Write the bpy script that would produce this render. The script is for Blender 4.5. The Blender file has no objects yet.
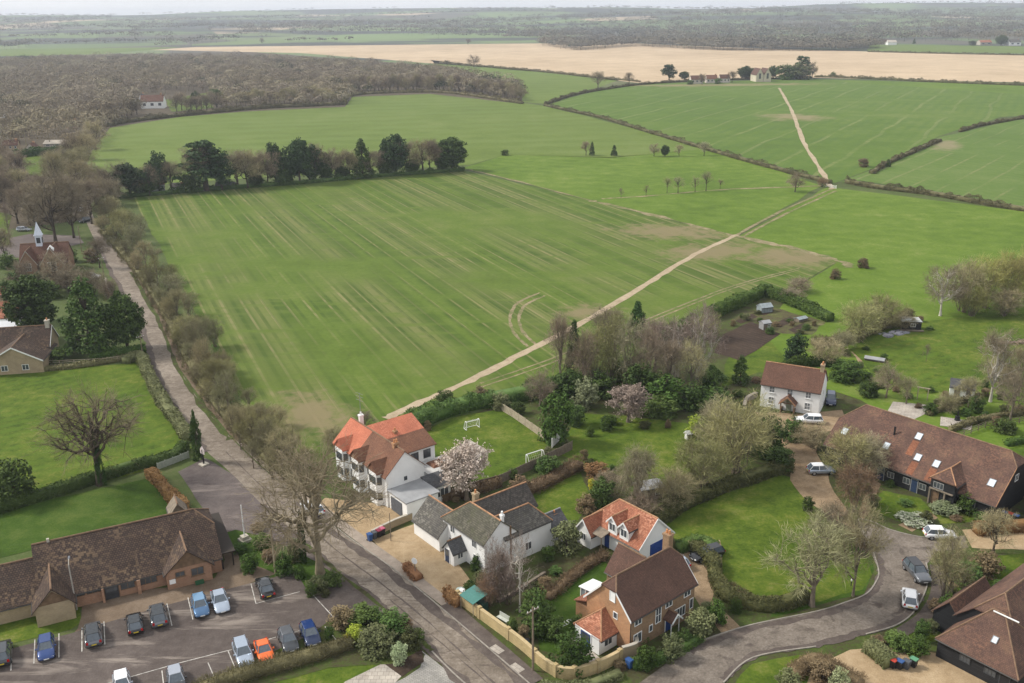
import bpy, math, random
import numpy as np
from mathutils import Vector, Matrix
SC = bpy.context.scene
COL = SC.collection
R = math.radians
rnd = random.Random(7)
# ------------------------------------------------------------------ camera model (pixel -> ground)
F, HZ, ROLL, CH = 950.0, 14.0, R(0.6), 65.0
PITCH = math.atan((341.5 - HZ) / F)
_f = np.array([0, math.cos(PITCH), -math.sin(PITCH)])
_r0 = np.array([1.0, 0, 0]); _u0 = np.cross(_r0, _f)
_r = math.cos(ROLL) * _r0 - math.sin(ROLL) * _u0
_u = math.sin(ROLL) * _r0 + math.cos(ROLL) * _u0
def at(px, py, z=0.0):
    d = _f * F + _r * (px - 512) + _u * (341.5 - py)
    t = (z - CH) / d[2]
    p = np.array([0, 0, CH]) + d * t
    return Vector((p[0], p[1], z))
def proj(p):
    v = np.array(p) - np.array([0, 0, CH]); k = F / np.dot(v, _f)
    return 512 + k * np.dot(v, _r), 341.5 - k * np.dot(v, _u)
def pxm(px, py):
    return F / np.dot(np.array(at(px, py)) - np.array([0, 0, CH]), _f)
def tall(px, py, h):
    p = at(px, py); lo, hi = 0, 80
    for _ in range(40):
        m = (lo + hi) / 2
        if proj((p.x, p.y, m))[1] > py - h: lo = m
        else: hi = m
    return lo
cam = bpy.data.cameras.new('camera'); cam.sensor_width = 36; cam.lens = F / 1024 * 36
cam.clip_start = 1; cam.clip_end = 30000
co = bpy.data.objects.new('camera', cam); COL.objects.link(co)
M = Matrix((( _r[0], _u[0], -_f[0]), (_r[1], _u[1], -_f[1]), (_r[2], _u[2], -_f[2]))).to_4x4()
M.translation = Vector((0, 0, CH)); co.matrix_world = M
SC.camera = co

# ------------------------------------------------------------------ materials
MATS = {}
def newmat(name):
    m = bpy.data.materials.new(name); m.use_nodes = True
    nt = m.node_tree; b = nt.nodes['Principled BSDF']
    b.inputs['Specular IOR Level'].default_value = 0.3
    return m, nt, b
def N(nt, typ, **kw):
    n = nt.nodes.new(typ)
    for k, v in kw.items():
        if k.startswith('i_'): n.inputs[k[2:].replace('_', ' ')].default_value = v
        else: setattr(n, k, v)
    return n
def c4(c): return (c[0], c[1], c[2], 1.0)
def ramp(nt, fac, stops):
    n = nt.nodes.new('ShaderNodeValToRGB'); cr = n.color_ramp
    while len(cr.elements) < len(stops): cr.elements.new(0.5)
    for e, (p, c) in zip(cr.elements, stops): e.position = p; e.color = c4(c) if not isinstance(c, float) else (c, c, c, 1)
    nt.links.new(fac, n.inputs['Fac']); return n.outputs['Color']
def mixc(nt, fac, a, b, mode='MIX'):
    n = nt.nodes.new('ShaderNodeMix'); n.data_type = 'RGBA'; n.blend_type = mode
    def put(sock, v):
        if hasattr(v, 'is_linked'): nt.links.new(v, sock)
        elif isinstance(v, (int, float)): sock.default_value = v
        else: sock.default_value = c4(v)
    put(n.inputs['Factor'], fac); put(n.inputs['A'], a); put(n.inputs['B'], b)
    return n.outputs['Result']
def mth(nt, op, a, b=None, clamp=False):
    n = nt.nodes.new('ShaderNodeMath'); n.operation = op; n.use_clamp = clamp
    for i, v in enumerate((a, b)):
        if v is None: continue
        if hasattr(v, 'is_linked'): nt.links.new(v, n.inputs[i])
        else: n.inputs[i].default_value = v
    return n.outputs[0]
def noise(nt, vec, scale, detail=4, rough=0.55, dist=0.0):
    n = nt.nodes.new('ShaderNodeTexNoise'); n.inputs['Scale'].default_value = scale
    n.inputs['Detail'].default_value = detail; n.inputs['Roughness'].default_value = rough
    n.inputs['Distortion'].default_value = dist
    if vec is not None: nt.links.new(vec, n.inputs['Vector'])
    return n.outputs['Fac']
def pos(nt): return nt.nodes.new('ShaderNodeNewGeometry').outputs['Position']
def mapv(nt, vec, rz=0.0, sc=(1, 1, 1)):
    n = nt.nodes.new('ShaderNodeMapping'); n.inputs['Rotation'].default_value = (0, 0, rz)
    n.inputs['Scale'].default_value = sc; nt.links.new(vec, n.inputs['Vector']); return n.outputs['Vector']
def bump(nt, b, h, strength=0.3, dist=0.1):
    n = nt.nodes.new('ShaderNodeBump'); n.inputs['Strength'].default_value = strength; n.inputs['Distance'].default_value = dist
    nt.links.new(h, n.inputs['Height']); nt.links.new(n.outputs['Normal'], b.inputs['Normal'])
def plain(name, c, rough=0.6, metal=0.0, var=0.12, scale=3.0, coat=0.0):
    if name in MATS: return MATS[name]
    m, nt, b = newmat(name)
    n = noise(nt, nt.nodes.new('ShaderNodeTexCoord').outputs['Object'], scale, 5)
    lo = [x * (1 - var) for x in c]; hi = [min(1, x * (1 + var)) for x in c]
    nt.links.new(ramp(nt, n, [(0.3, lo), (0.7, hi)]), b.inputs['Base Color'])
    b.inputs['Roughness'].default_value = rough; b.inputs['Metallic'].default_value = metal
    b.inputs['Coat Weight'].default_value = coat
    MATS[name] = m; return m
def leafmat(name, a, b_, c=None, scale=0.6, rough=0.75):
    """foliage or twigs: clump-to-clump and object-to-object colour variation"""
    if name in MATS: return MATS[name]
    m, nt, b = newmat(name)
    n = noise(nt, pos(nt), scale, 3, 0.7)
    col = ramp(nt, n, [(0.33, a), (0.52, [(x + y) / 2 for x, y in zip(a, b_)]), (0.68, b_)])
    oi = nt.nodes.new('ShaderNodeObjectInfo')
    hs = nt.nodes.new('ShaderNodeHueSaturation'); nt.links.new(col, hs.inputs['Color'])
    nt.links.new(mth(nt, 'ADD', mth(nt, 'MULTIPLY', oi.outputs['Random'], 0.5), 0.75), hs.inputs['Value'])
    rn = mth(nt, 'FRACT', mth(nt, 'MULTIPLY', oi.outputs['Random'], 7.3))
    nt.links.new(mth(nt, 'ADD', mth(nt, 'MULTIPLY', rn, 0.024), 0.490), hs.inputs['Hue'])
    nt.links.new(hs.outputs['Color'], b.inputs['Base Color'])
    b.inputs['Roughness'].default_value = rough; b.inputs['Specular IOR Level'].default_value = 0.15
    MATS[name] = m; return m
def groundmat(name, stops, s1=0.05, s2=0.6, s3=4.0, stripes=(), patches=(), pcol=None, rough=0.95, bstr=0.4, extra=None, pscale=0.25):
    """broad, middle and fine noise over world position; stripes = (angle, period m, width 0-1, colour, strength); patches = worn spots (x, y, rx, ry, angle)"""
    if name in MATS: return MATS[name]
    m, nt, b = newmat(name); P = pos(nt)
    n1 = noise(nt, P, s1, 4, 0.6); n2 = noise(nt, P, s2, 4, 0.65); n3 = noise(nt, P, s3, 3, 0.7)
    f = mth(nt, 'ADD', mth(nt, 'MULTIPLY', n1, 0.36), mth(nt, 'ADD', mth(nt, 'MULTIPLY', n2, 0.36), mth(nt, 'MULTIPLY', n3, 0.28)))
    col = ramp(nt, f, stops)
    for (ang, period, width, sc, st, *more) in stripes:
        wobk, thr = (more + [0.15, 0.34])[:2] if len(more) < 2 else more[:2]
        v = mapv(nt, P, -R(ang), (1, 1, 1))
        sep = nt.nodes.new('ShaderNodeSeparateXYZ'); nt.links.new(v, sep.inputs[0])
        wob = mth(nt, 'MULTIPLY', mth(nt, 'SUBTRACT', noise(nt, P, 0.012, 2), 0.5), period * 2 * wobk)
        y = mth(nt, 'DIVIDE', mth(nt, 'ADD', sep.outputs['Y'], wob), period)
        tri = mth(nt, 'ABSOLUTE', mth(nt, 'SUBTRACT', mth(nt, 'FRACT', y), 0.5))
        msk = mth(nt, 'LESS_THAN', tri, width * 0.5) if width < 0.3 else mth(nt, 'MULTIPLY', mth(nt, 'SUBTRACT', mth(nt, 'MULTIPLY', tri, 2.0), 0.5 - width * .4), 2.2, True)
        brk = noise(nt, mapv(nt, P, -R(ang), (0.06, 0.25, 1)), 1.0, 3, 0.6)
        brk2 = noise(nt, P, 0.018, 2)
        k = mth(nt, 'MULTIPLY', mth(nt, 'MULTIPLY', msk, mth(nt, 'MULTIPLY', mth(nt, 'SUBTRACT', brk, thr - .06), 4.0, True), True),
                mth(nt, 'MULTIPLY', mth(nt, 'SUBTRACT', brk2, thr), 5.0, True))
        col = mixc(nt, mth(nt, 'MULTIPLY', k, st, True), col, sc)
    if patches:
        tot = None
        for (x, y, rx, ry, ang) in patches:
            mp = nt.nodes.new('ShaderNodeMapping'); mp.vector_type = 'TEXTURE'
            mp.inputs['Location'].default_value = (x, y, 0); mp.inputs['Rotation'].default_value = (0, 0, R(ang)); mp.inputs['Scale'].default_value = (rx, ry, 1000)
            nt.links.new(P, mp.inputs['Vector'])
            ln = nt.nodes.new('ShaderNodeVectorMath'); ln.operation = 'LENGTH'; nt.links.new(mp.outputs[0], ln.inputs[0])
            d = mth(nt, 'SUBTRACT', 1.0, ln.outputs['Value'])
            tot = d if tot is None else mth(nt, 'MAXIMUM', tot, d)
        nz = noise(nt, mapv(nt, P, 0, (1, 1, 1)), pscale, 5, 0.7)
        k = mth(nt, 'MULTIPLY', mth(nt, 'ADD', mth(nt, 'MULTIPLY', mth(nt, 'SUBTRACT', nz, 0.5), 2.6), tot), 1.6, True)
        col = mixc(nt, mth(nt, 'MULTIPLY', k, 0.85), col, pcol)
    if extra: col = extra(nt, P, col)
    nt.links.new(col, b.inputs['Base Color']); b.inputs['Roughness'].default_value = rough
    b.inputs['Specular IOR Level'].default_value = 0.15
    bump(nt, b, n3, bstr, 0.15)
    MATS[name] = m; return m
def uvmat(name, c1, c2, mortar, bw, bh, msize, stain=None, stain_amt=0.5, rough=0.85, freq=0.5, bias=0.0, sscale=0.8, spot=None, spot_amt=0.0):
    """courses of bricks or roof tiles, in metres over the surface"""
    if name in MATS: return MATS[name]
    m, nt, b = newmat(name)
    uv = nt.nodes.new('ShaderNodeTexCoord').outputs['UV']
    br = nt.nodes.new('ShaderNodeTexBrick'); nt.links.new(uv, br.inputs['Vector'])
    br.inputs['Color1'].default_value = c4(c1); br.inputs['Color2'].default_value = c4(c2); br.inputs['Mortar'].default_value = c4(mortar)
    br.inputs['Scale'].default_value = 1.0; br.inputs['Mortar Size'].default_value = msize; br.inputs['Brick Width'].default_value = bw
    br.inputs['Row Height'].default_value = bh; br.inputs['Bias'].default_value = bias; br.offset_frequency = 2
    col = br.outputs['Color']
    big = noise(nt, uv, 0.35, 5, 0.65)
    col = mixc(nt, 1.0, col, ramp(nt, big, [(0.25, (0.72, 0.72, 0.72)), (0.75, (1.22, 1.2, 1.15))]), 'MULTIPLY')
    if stain:
        k = mth(nt, 'MULTIPLY', mth(nt, 'SUBTRACT', noise(nt, uv, sscale, 6, 0.7), 0.5), 4.0, True)
        col = mixc(nt, mth(nt, 'MULTIPLY', k, stain_amt), col, stain)
    if spot:
        w = nt.nodes.new('ShaderNodeTexWhiteNoise'); 
        mpv = mapv(nt, uv, 0, (1 / bw, 1 / bh, 1)); fl = nt.nodes.new('ShaderNodeVectorMath'); fl.operation = 'FLOOR'
        nt.links.new(mpv, fl.inputs[0]); nt.links.new(fl.outputs[0], w.inputs['Vector'])
        k = mth(nt, 'MULTIPLY', mth(nt, 'GREATER_THAN', w.outputs['Value'], 0.62), mth(nt, 'MULTIPLY', mth(nt, 'SUBTRACT', noise(nt, uv, 0.25, 4), 0.42), 5.0, True))
        col = mixc(nt, mth(nt, 'MULTIPLY', k, spot_amt), col, spot)
    nt.links.new(col, b.inputs['Base Color']); b.inputs['Roughness'].default_value = rough
    bump(nt, b, br.outputs['Fac'], 0.4, -0.03)
    MATS[name] = m; return m

# ------------------------------------------------------------------ mesh helpers
def finish(name, me, mats, parent=None, loc=None, rz=0.0, smooth=False):
    for m in (mats if isinstance(mats, (list, tuple)) else [mats]): me.materials.append(m)
    if smooth: me.polygons.foreach_set('use_smooth', [True] * len(me.polygons))
    o = bpy.data.objects.new(name, me); COL.objects.link(o)
    if parent: o.parent = parent
    if loc is not None: o.location = loc
    o.rotation_euler = (0, 0, rz)
    return o
def np_mesh(name, V, F_, uv=False):
    V = np.asarray(V, np.float32); F_ = np.asarray(F_, np.int32)
    me = bpy.data.meshes.new(name); n, k = F_.shape
    me.vertices.add(len(V)); me.vertices.foreach_set('co', V.ravel())
    me.loops.add(n * k); me.loops.foreach_set('vertex_index', F_.ravel())
    me.polygons.add(n); me.polygons.foreach_set('loop_start', np.arange(0, n * k, k, dtype=np.int32))
    me.update(calc_edges=True); return me
class MB:
    def __init__(s, xf=None): s.v = []; s.f = []; s.m = []; s.xf = xf
    def pts(s, ps):
        i = len(s.v)
        for p in ps:
            p = Vector(p)
            s.v.append(s.xf(p) if s.xf else p)
        return list(range(i, i + len(ps)))
    def poly(s, ps, m=0): s.f.append(s.pts(ps)); s.m.append(m)
    def box(s, x0, x1, y0, y1, z0, z1, m=0, taper=0.0):
        t = taper
        a = s.pts([(x0, y0, z0), (x1, y0, z0), (x1, y1, z0), (x0, y1, z0), (x0 + t, y0 + t, z1), (x1 - t, y0 + t, z1), (x1 - t, y1 - t, z1), (x0 + t, y1 - t, z1)])
        for q in ((3, 2, 1, 0), (4, 5, 6, 7), (0, 1, 5, 4), (1, 2, 6, 5), (2, 3, 7, 6), (3, 0, 4, 7)):
            s.f.append([a[i] for i in q]); s.m.append(m)
    def tube(s, path, rad, n=6, m=0, cap=True):
        path = [Vector(p) for p in path]; rings = []
        for i, p in enumerate(path):
            d = (path[min(i + 1, len(path) - 1)] - path[max(i - 1, 0)])
            d = d.normalized() if d.length > 1e-9 else Vector((0, 0, 1))
            a = d.cross(Vector((0.31, 0.17, 0.93)) if abs(d.z) < 0.9 else Vector((1, 0.1, 0))).normalized(); b = d.cross(a)
            r = rad[i] if isinstance(rad, (list, tuple)) else rad
            rings.append(s.pts([p + (a * math.cos(2 * math.pi * k / n) + b * math.sin(2 * math.pi * k / n)) * r for k in range(n)]))
        for A, B in zip(rings, rings[1:]):
            for k in range(n): s.f.append([A[k], A[(k + 1) % n], B[(k + 1) % n], B[k]]); s.m.append(m)
        if cap:
            s.f.append(rings[0][::-1]); s.m.append(m); s.f.append(rings[-1]); s.m.append(m)
    def prism(s, outline, z0, z1, m=0):
        a = s.pts([(x, y, z0) for x, y in outline]); b = s.pts([(x, y, z1) for x, y in outline]); n = len(outline)
        s.f.append(a[::-1]); s.m.append(m); s.f.append(b); s.m.append(m)
        for i in range(n): s.f.append([a[i], a[(i + 1) % n], b[(i + 1) % n], b[i]]); s.m.append(m)
    def slab(s, polys, t, ms=None):
        """roof planes (lists of points) of thickness t, with edge faces only round the outside"""
        cnt = {}; key = lambda p: (round(p[0], 3), round(p[1], 3), round(p[2], 3))
        for P in polys:
            for a, b in zip(P, P[1:] + P[:1]):
                k = frozenset((key(a), key(b))); cnt[k] = cnt.get(k, 0) + 1
        for i, P in enumerate(polys):
            mm = ms[i] if ms else 0
            s.poly([(p[0], p[1], p[2] + t) for p in P], mm); s.poly(list(reversed(P)), mm)
            for a, b in zip(P, P[1:] + P[:1]):
                if cnt[frozenset((key(a), key(b)))] == 1:
                    s.poly([a, b, (b[0], b[1], b[2] + t), (a[0], a[1], a[2] + t)], mm)
    def mesh(s, name, uv=True):
        me = bpy.data.meshes.new(name); me.from_pydata([tuple(v) for v in s.v], [], s.f)
        if any(s.m): me.polygons.foreach_set('material_index', s.m)
        me.update()
        if uv:
            lay = me.uv_layers.new(name='UV'); data = np.zeros(len(me.loops) * 2, np.float32)
            for p in me.polygons:
                n = p.normal
                if abs(n.z) > 0.995: t, b = Vector((1, 0, 0)), Vector((0, 1, 0))
                else:
                    t = Vector((0, 0, 1)).cross(n).normalized(); b = n.cross(t)
                for li in p.loop_indices:
                    c = me.vertices[me.loops[li].vertex_index].co
                    data[2 * li] = c.dot(t); data[2 * li + 1] = c.dot(b)
            lay.data.foreach_set('uv', data)
        return me
    def build(s, name, mats, parent=None, loc=None, rz=0.0, smooth=False):
        return finish(name, s.mesh(name), mats, parent, loc, rz, smooth)
def tag(o, label=None, cat=None, group=None, kind=None):
    for k, v in (('label', label), ('category', cat), ('group', group), ('kind', kind)):
        if v: o[k] = v
    return o
def thing(name, label, cat, loc, rz=0.0, group=None):
    o = bpy.data.objects.new(name, None); COL.objects.link(o); o.empty_display_size = 0.5
    o.location = loc; o.rotation_euler = (0, 0, rz)
    return tag(o, label, cat, group)
def copy_tree(o, parent=None):
    c = o.copy(); COL.objects.link(c)
    if parent: c.parent = parent
    for ch in list(o.children): copy_tree(ch, c)
    return c
def rough_edge(pts, step, amp, seed=0, closed=True):
    rg = random.Random(seed); out = []; n = len(pts)
    for i in range(n if closed else n - 1):
        a, b = Vector(pts[i]), Vector(pts[(i + 1) % n]); k = max(1, int((b - a).length / step))
        nrm = Vector((-(b - a).y, (b - a).x, 0)).normalized()
        for j in range(k):
            q = a.lerp(b, j / k)
            if j: q = q + nrm * rg.uniform(-amp, amp)
            out.append(q)
    if not closed: out.append(Vector(pts[-1]))
    return out
def smooth_line(pts, sub=6):
    P = [Vector(p) for p in pts]; out = []
    for i in range(len(P) - 1):
        p0, p1, p2, p3 = P[max(i - 1, 0)], P[i], P[i + 1], P[min(i + 2, len(P) - 1)]
        for k in range(sub):
            t = k / sub
            out.append(0.5 * ((2 * p1) + (p2 - p0) * t + (2 * p0 - 5 * p1 + 4 * p2 - p3) * t * t + (3 * p1 - p0 - 3 * p2 + p3) * t ** 3))
    out.append(P[-1]); return out
def px_line(pts): return [at(*p) for p in pts]
def area(name, pix, z, mat, step=3.0, amp=0.3, kind='structure', seed=1, smooth=False):
    P = px_line(pix)
    if smooth: P = smooth_line(P + [P[0]], 5)[:-1]
    if amp: P = rough_edge(P, step, amp, seed)
    mb = MB(); mb.poly([(p.x, p.y, z) for p in P])
    o = mb.build(name, mat)
    if o.data.polygons[0].normal.z < 0: o.data.flip_normals()
    return tag(o, kind=kind)
def strip(name, pix, w, z, mat, kind='structure', amp=0.0, seed=2, world=False):
    P = smooth_line(pix if world else px_line(pix), 8); rg = random.Random(seed); L, Rr = [], []
    for i, p in enumerate(P):
        d = (P[min(i + 1, len(P) - 1)] - P[max(i - 1, 0)]); n = Vector((-d.y, d.x, 0)).normalized()
        L.append(p + n * (w / 2 + rg.uniform(-amp, amp))); Rr.append(p - n * (w / 2 + rg.uniform(-amp, amp)))
    mb = MB()
    for i in range(len(P) - 1):
        mb.poly([(Rr[i].x, Rr[i].y, z), (Rr[i + 1].x, Rr[i + 1].y, z), (L[i + 1].x, L[i + 1].y, z), (L[i].x, L[i].y, z)])
    return tag(mb.build(name, mat), kind=kind)
def ribbon_box(mb, P, w, z0, z1, m=0):
    """a continuous box following a line"""
    rows = []
    for i, p in enumerate(P):
        a = (P[i] - P[i - 1]).normalized() if i else (P[1] - P[0]).normalized()
        b = (P[i + 1] - P[i]).normalized() if i < len(P) - 1 else a
        d = (a + b).normalized(); n = Vector((-d.y, d.x, 0)); k = w / 2 / max(0.5, d.dot(a))
        l, r = p + n * k, p - n * k
        rows.append(mb.pts([(l.x, l.y, z0), (r.x, r.y, z0), (r.x, r.y, z1), (l.x, l.y, z1)]))
    for A, B in zip(rows, rows[1:]):
        for k in range(4): mb.f.append([A[k], A[(k + 1) % 4], B[(k + 1) % 4], B[k]]); mb.m.append(m)
    mb.f.append(rows[0][::-1]); mb.m.append(m); mb.f.append(rows[-1]); mb.m.append(m)
# ------------------------------------------------------------------ ground, fields, roads
G1, G2, G3 = (0.040, 0.085, 0.014), (0.062, 0.135, 0.020), (0.090, 0.170, 0.030)
TAN = (0.29, 0.215, 0.125)
m_base = groundmat('rough_grass', [(0.37, (0.055, 0.058, 0.022)), (0.5, (0.070, 0.092, 0.022)), (0.63, (0.115, 0.120, 0.046))], 0.03, 0.35, 3)
m_lawn = groundmat('lawn', [(0.39, (0.036, 0.066, 0.006)), (0.46, (0.060, 0.096, 0.009)), (0.52, (0.079, 0.118, 0.012)), (0.57, (0.116, 0.141, 0.021)), (0.64, (0.165, 0.170, 0.056))], 0.11, 0.6, 2.6,
                   stripes=((38, 2.6, 0.5, (0.085, 0.150, 0.014), 0.5, .25, .42),))
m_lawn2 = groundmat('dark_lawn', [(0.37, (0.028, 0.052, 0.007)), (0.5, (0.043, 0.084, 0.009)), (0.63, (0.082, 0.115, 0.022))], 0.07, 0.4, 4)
m_pasture = groundmat('pasture', [(0.36, (0.062, 0.108, 0.010)), (0.47, (0.088, 0.146, 0.014)), (0.55, (0.112, 0.172, 0.021)), (0.65, (0.165, 0.200, 0.050))], 0.02, 0.16, 1.2,
                      stripes=((150, 9, 0.5, (0.12, 0.175, 0.03), 0.4, .4, .4),))
p1, p2, p3, p4, p5 = at(668, 232), at(712, 252), at(790, 257), at(590, 312), at(835, 268)
m_crop = groundmat('crop', [(0.35, (0.064, 0.098, 0.013)), (0.5, (0.093, 0.140, 0.020)), (0.65, (0.140, 0.168, 0.042))], 0.012, 0.10, 0.9,
                   stripes=((-66, 29, 0.5, (0.158, 0.160, 0.060), 0.7, .12, .35), (-66, 9.5, 0.4, (0.052, 0.092, 0.011), 0.8, .05, .35), (-66, 4.6, 0.12, (0.225, 0.20, 0.095), 0.7, .05, .37), (-66, 4.3, 0.18, (0.046, 0.082, 0.011), 0.75, .05, .37), (-66, 2.1, 0.24, (0.060, 0.098, 0.014), 0.6, .03, .38)),
                   patches=((p1.x, p1.y, 20, 13, -20), (p2.x, p2.y, 19, 12, 20), (p3.x, p3.y, 17, 14, 0), (p4.x, p4.y, 9, 7, 0), (at(310, 415).x, at(310, 415).y, 13, 7, -60)), pcol=(0.205, 0.165, 0.090), pscale=0.22, bstr=0.15)
m_church = groundmat('winter_wheat', [(0.35, (0.062, 0.104, 0.014)), (0.5, (0.086, 0.142, 0.020)), (0.65, (0.130, 0.172, 0.040))], 0.005, 0.05, 0.5,
                     stripes=((61, 23, 0.085, (0.19, 0.21, 0.08), 0.68, .22, .35), (61, 7, 0.5, (0.060, 0.115, 0.018), 0.5, .2, .38)),
                     patches=((at(793, 117).x, at(793, 117).y, 26, 26, 0), (at(720, 85).x, at(720, 85).y, 120, 20, 0)),
                     pcol=(0.225, 0.190, 0.100), pscale=0.06, bstr=0.06)
m_slope = groundmat('slope_wheat', [(0.34, (0.070, 0.112, 0.022)), (0.5, (0.088, 0.145, 0.027)), (0.66, (0.130, 0.175, 0.048))], 0.008, 0.06, 0.7,
                    stripes=((52, 11, 0.10, (0.20, 0.20, 0.09), 0.6, .2, .38), (-70, 5, 0.5, (0.12, 0.17, 0.04), 0.4, .2, .38)),
                    patches=((at(945, 145).x, at(945, 145).y, 30, 9, 60),), pcol=(0.23, 0.195, 0.11), pscale=0.08, bstr=0.06)
m_far = groundmat('far_crop', [(0.35, (0.080, 0.116, 0.018)), (0.5, (0.106, 0.152, 0.026)), (0.65, (0.150, 0.185, 0.052))], 0.006, 0.05, 0.5,
                  stripes=((8, 26, 0.5, (0.13, 0.18, 0.045), 0.6, .5, .35),), bstr=0.05)
m_stubble = groundmat('stubble', [(0.38, (0.35, 0.262, 0.165)), (0.5, (0.455, 0.348, 0.228)), (0.62, (0.55, 0.43, 0.29))], 0.004, 0.03, 0.3,
                      stripes=((12, 30, 0.5, (0.40, 0.30, 0.19), 0.4, .3, .4),), bstr=0.04)
m_dirt = groundmat('trodden_earth', [(0.36, (0.26, 0.20, 0.125)), (0.5, (0.37, 0.295, 0.20)), (0.64, (0.44, 0.36, 0.255))], 0.1, 0.8, 4)
m_fdirt = groundmat('faint_track', [(0.40, (0.105, 0.130, 0.04)), (0.5, (0.20, 0.17, 0.09)), (0.62, (0.32, 0.26, 0.165))], 0.1, 0.4, 3)
m_soil = groundmat('soil', [(0.36, (0.040, 0.027, 0.020)), (0.5, (0.055, 0.038, 0.027)), (0.64, (0.085, 0.060, 0.042))], 0.2, 0.9, 4,
                   stripes=((-50, 1.2, 0.5, (0.035, 0.024, 0.018), 0.8),))
m_bed = groundmat('garden_soil', [(0.38, (0.040, 0.036, 0.018)), (0.47, (0.062, 0.060, 0.026)), (0.54, (0.058, 0.085, 0.018)), (0.63, (0.115, 0.120, 0.042))], 0.12, 0.6, 3)
m_gravel = groundmat('gravel', [(0.37, (0.27, 0.190, 0.105)), (0.5, (0.375, 0.272, 0.160)), (0.63, (0.48, 0.365, 0.23))], 0.12, 0.8, 7, bstr=0.7)
m_gravel2 = groundmat('damp_gravel', [(0.38, (0.175, 0.122, 0.072)), (0.5, (0.275, 0.197, 0.120)), (0.62, (0.38, 0.28, 0.18))], 0.16, 0.7, 5, bstr=0.7)
m_plot = groundmat('weedy_plot', [(0.38, (0.060, 0.048, 0.028)), (0.48, (0.085, 0.075, 0.036)), (0.55, (0.090, 0.105, 0.030)), (0.63, (0.19, 0.155, 0.09))], 0.15, 0.7, 3)
m_fore = groundmat('brown_grit', [(0.36, (0.115, 0.082, 0.055)), (0.5, (0.165, 0.122, 0.085)), (0.64, (0.225, 0.172, 0.125))], 0.15, 0.7, 5)
m_leaf = groundmat('wood_floor', [(0.36, (0.060, 0.046, 0.032)), (0.5, (0.085, 0.068, 0.045)), (0.64, (0.115, 0.095, 0.06))], 0.02, 0.2, 1.5)
def patchy(dark, amt, thr, sc, ang=None, crack=0.55):
    def fn(nt, P, col):
        v = mapv(nt, P, -R(ang), (0.16, 1, 1)) if ang is not None else P
        k = mth(nt, 'MULTIPLY', mth(nt, 'SUBTRACT', noise(nt, v, sc, 6, 0.68, 0.6), thr), 9.0, True)
        k2 = mth(nt, 'LESS_THAN', mth(nt, 'ABSOLUTE', mth(nt, 'SUBTRACT', noise(nt, v, sc * 0.7, 3, 0.55), 0.5)), 0.006)
        col = mixc(nt, mth(nt, 'MULTIPLY', k, amt), col, dark)
        return mixc(nt, mth(nt, 'MULTIPLY', k2, crack), col, dark) if crack else col
    return fn
m_road = groundmat('worn_road', [(0.38, (0.128, 0.104, 0.080)), (0.5, (0.205, 0.171, 0.136)), (0.62, (0.31, 0.266, 0.218))], 0.10, 0.9, 4,
                   extra=patchy((0.085, 0.066, 0.056), 0.75, 0.60, 0.5, -50))
m_lane = groundmat('patched_lane', [(0.38, (0.108, 0.090, 0.074)), (0.5, (0.168, 0.142, 0.117)), (0.62, (0.255, 0.218, 0.182))], 0.06, 0.5, 4,
                   extra=patchy((0.060, 0.047, 0.041), 0.85, 0.535, 0.26, None, 0.0))
m_tarmac = groundmat('car_park_tarmac', [(0.36, (0.072, 0.058, 0.052)), (0.5, (0.100, 0.082, 0.073)), (0.64, (0.135, 0.112, 0.10))], 0.1, 0.8, 5,
                     extra=patchy((0.275, 0.235, 0.20), 0.80, 0.53, 0.42, 30, 0.0))
m_layby = groundmat('layby_tarmac', [(0.36, (0.085, 0.068, 0.064)), (0.5, (0.120, 0.100, 0.093)), (0.64, (0.165, 0.138, 0.125))], 0.1, 0.7, 5,
                    extra=patchy((0.30, 0.25, 0.215), 0.7, 0.57, 0.3, -50, 0.0))
m_path = groundmat('pavement', [(0.36, (0.075, 0.060, 0.052)), (0.5, (0.105, 0.085, 0.074)), (0.64, (0.15, 0.125, 0.105))], 0.15, 1.2, 6)
m_path2 = groundmat('pale_pavement', [(0.36, (0.22, 0.18, 0.145)), (0.5, (0.29, 0.24, 0.195)), (0.64, (0.36, 0.305, 0.25))], 0.15, 1.2, 6)
m_kerb = plain('kerb_stone', (0.26, 0.235, 0.20), 0.85, var=0.25, scale=1.5)
m_line = plain('worn_white_paint', (0.45, 0.43, 0.39), 0.7, var=0.45, scale=2.0)
m_sett = uvmat('grey_setts', (0.27, 0.26, 0.24), (0.36, 0.345, 0.32), (0.16, 0.15, 0.135), 0.4, 0.2, 0.02, stain=(0.17, 0.16, 0.14), stain_amt=0.4)
m_slabs = uvmat('paving_slabs', (0.36, 0.325, 0.285), (0.44, 0.40, 0.35), (0.2, 0.18, 0.16), 0.6, 0.6, 0.02, stain=(0.20, 0.16, 0.13), stain_amt=0.5)

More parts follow.
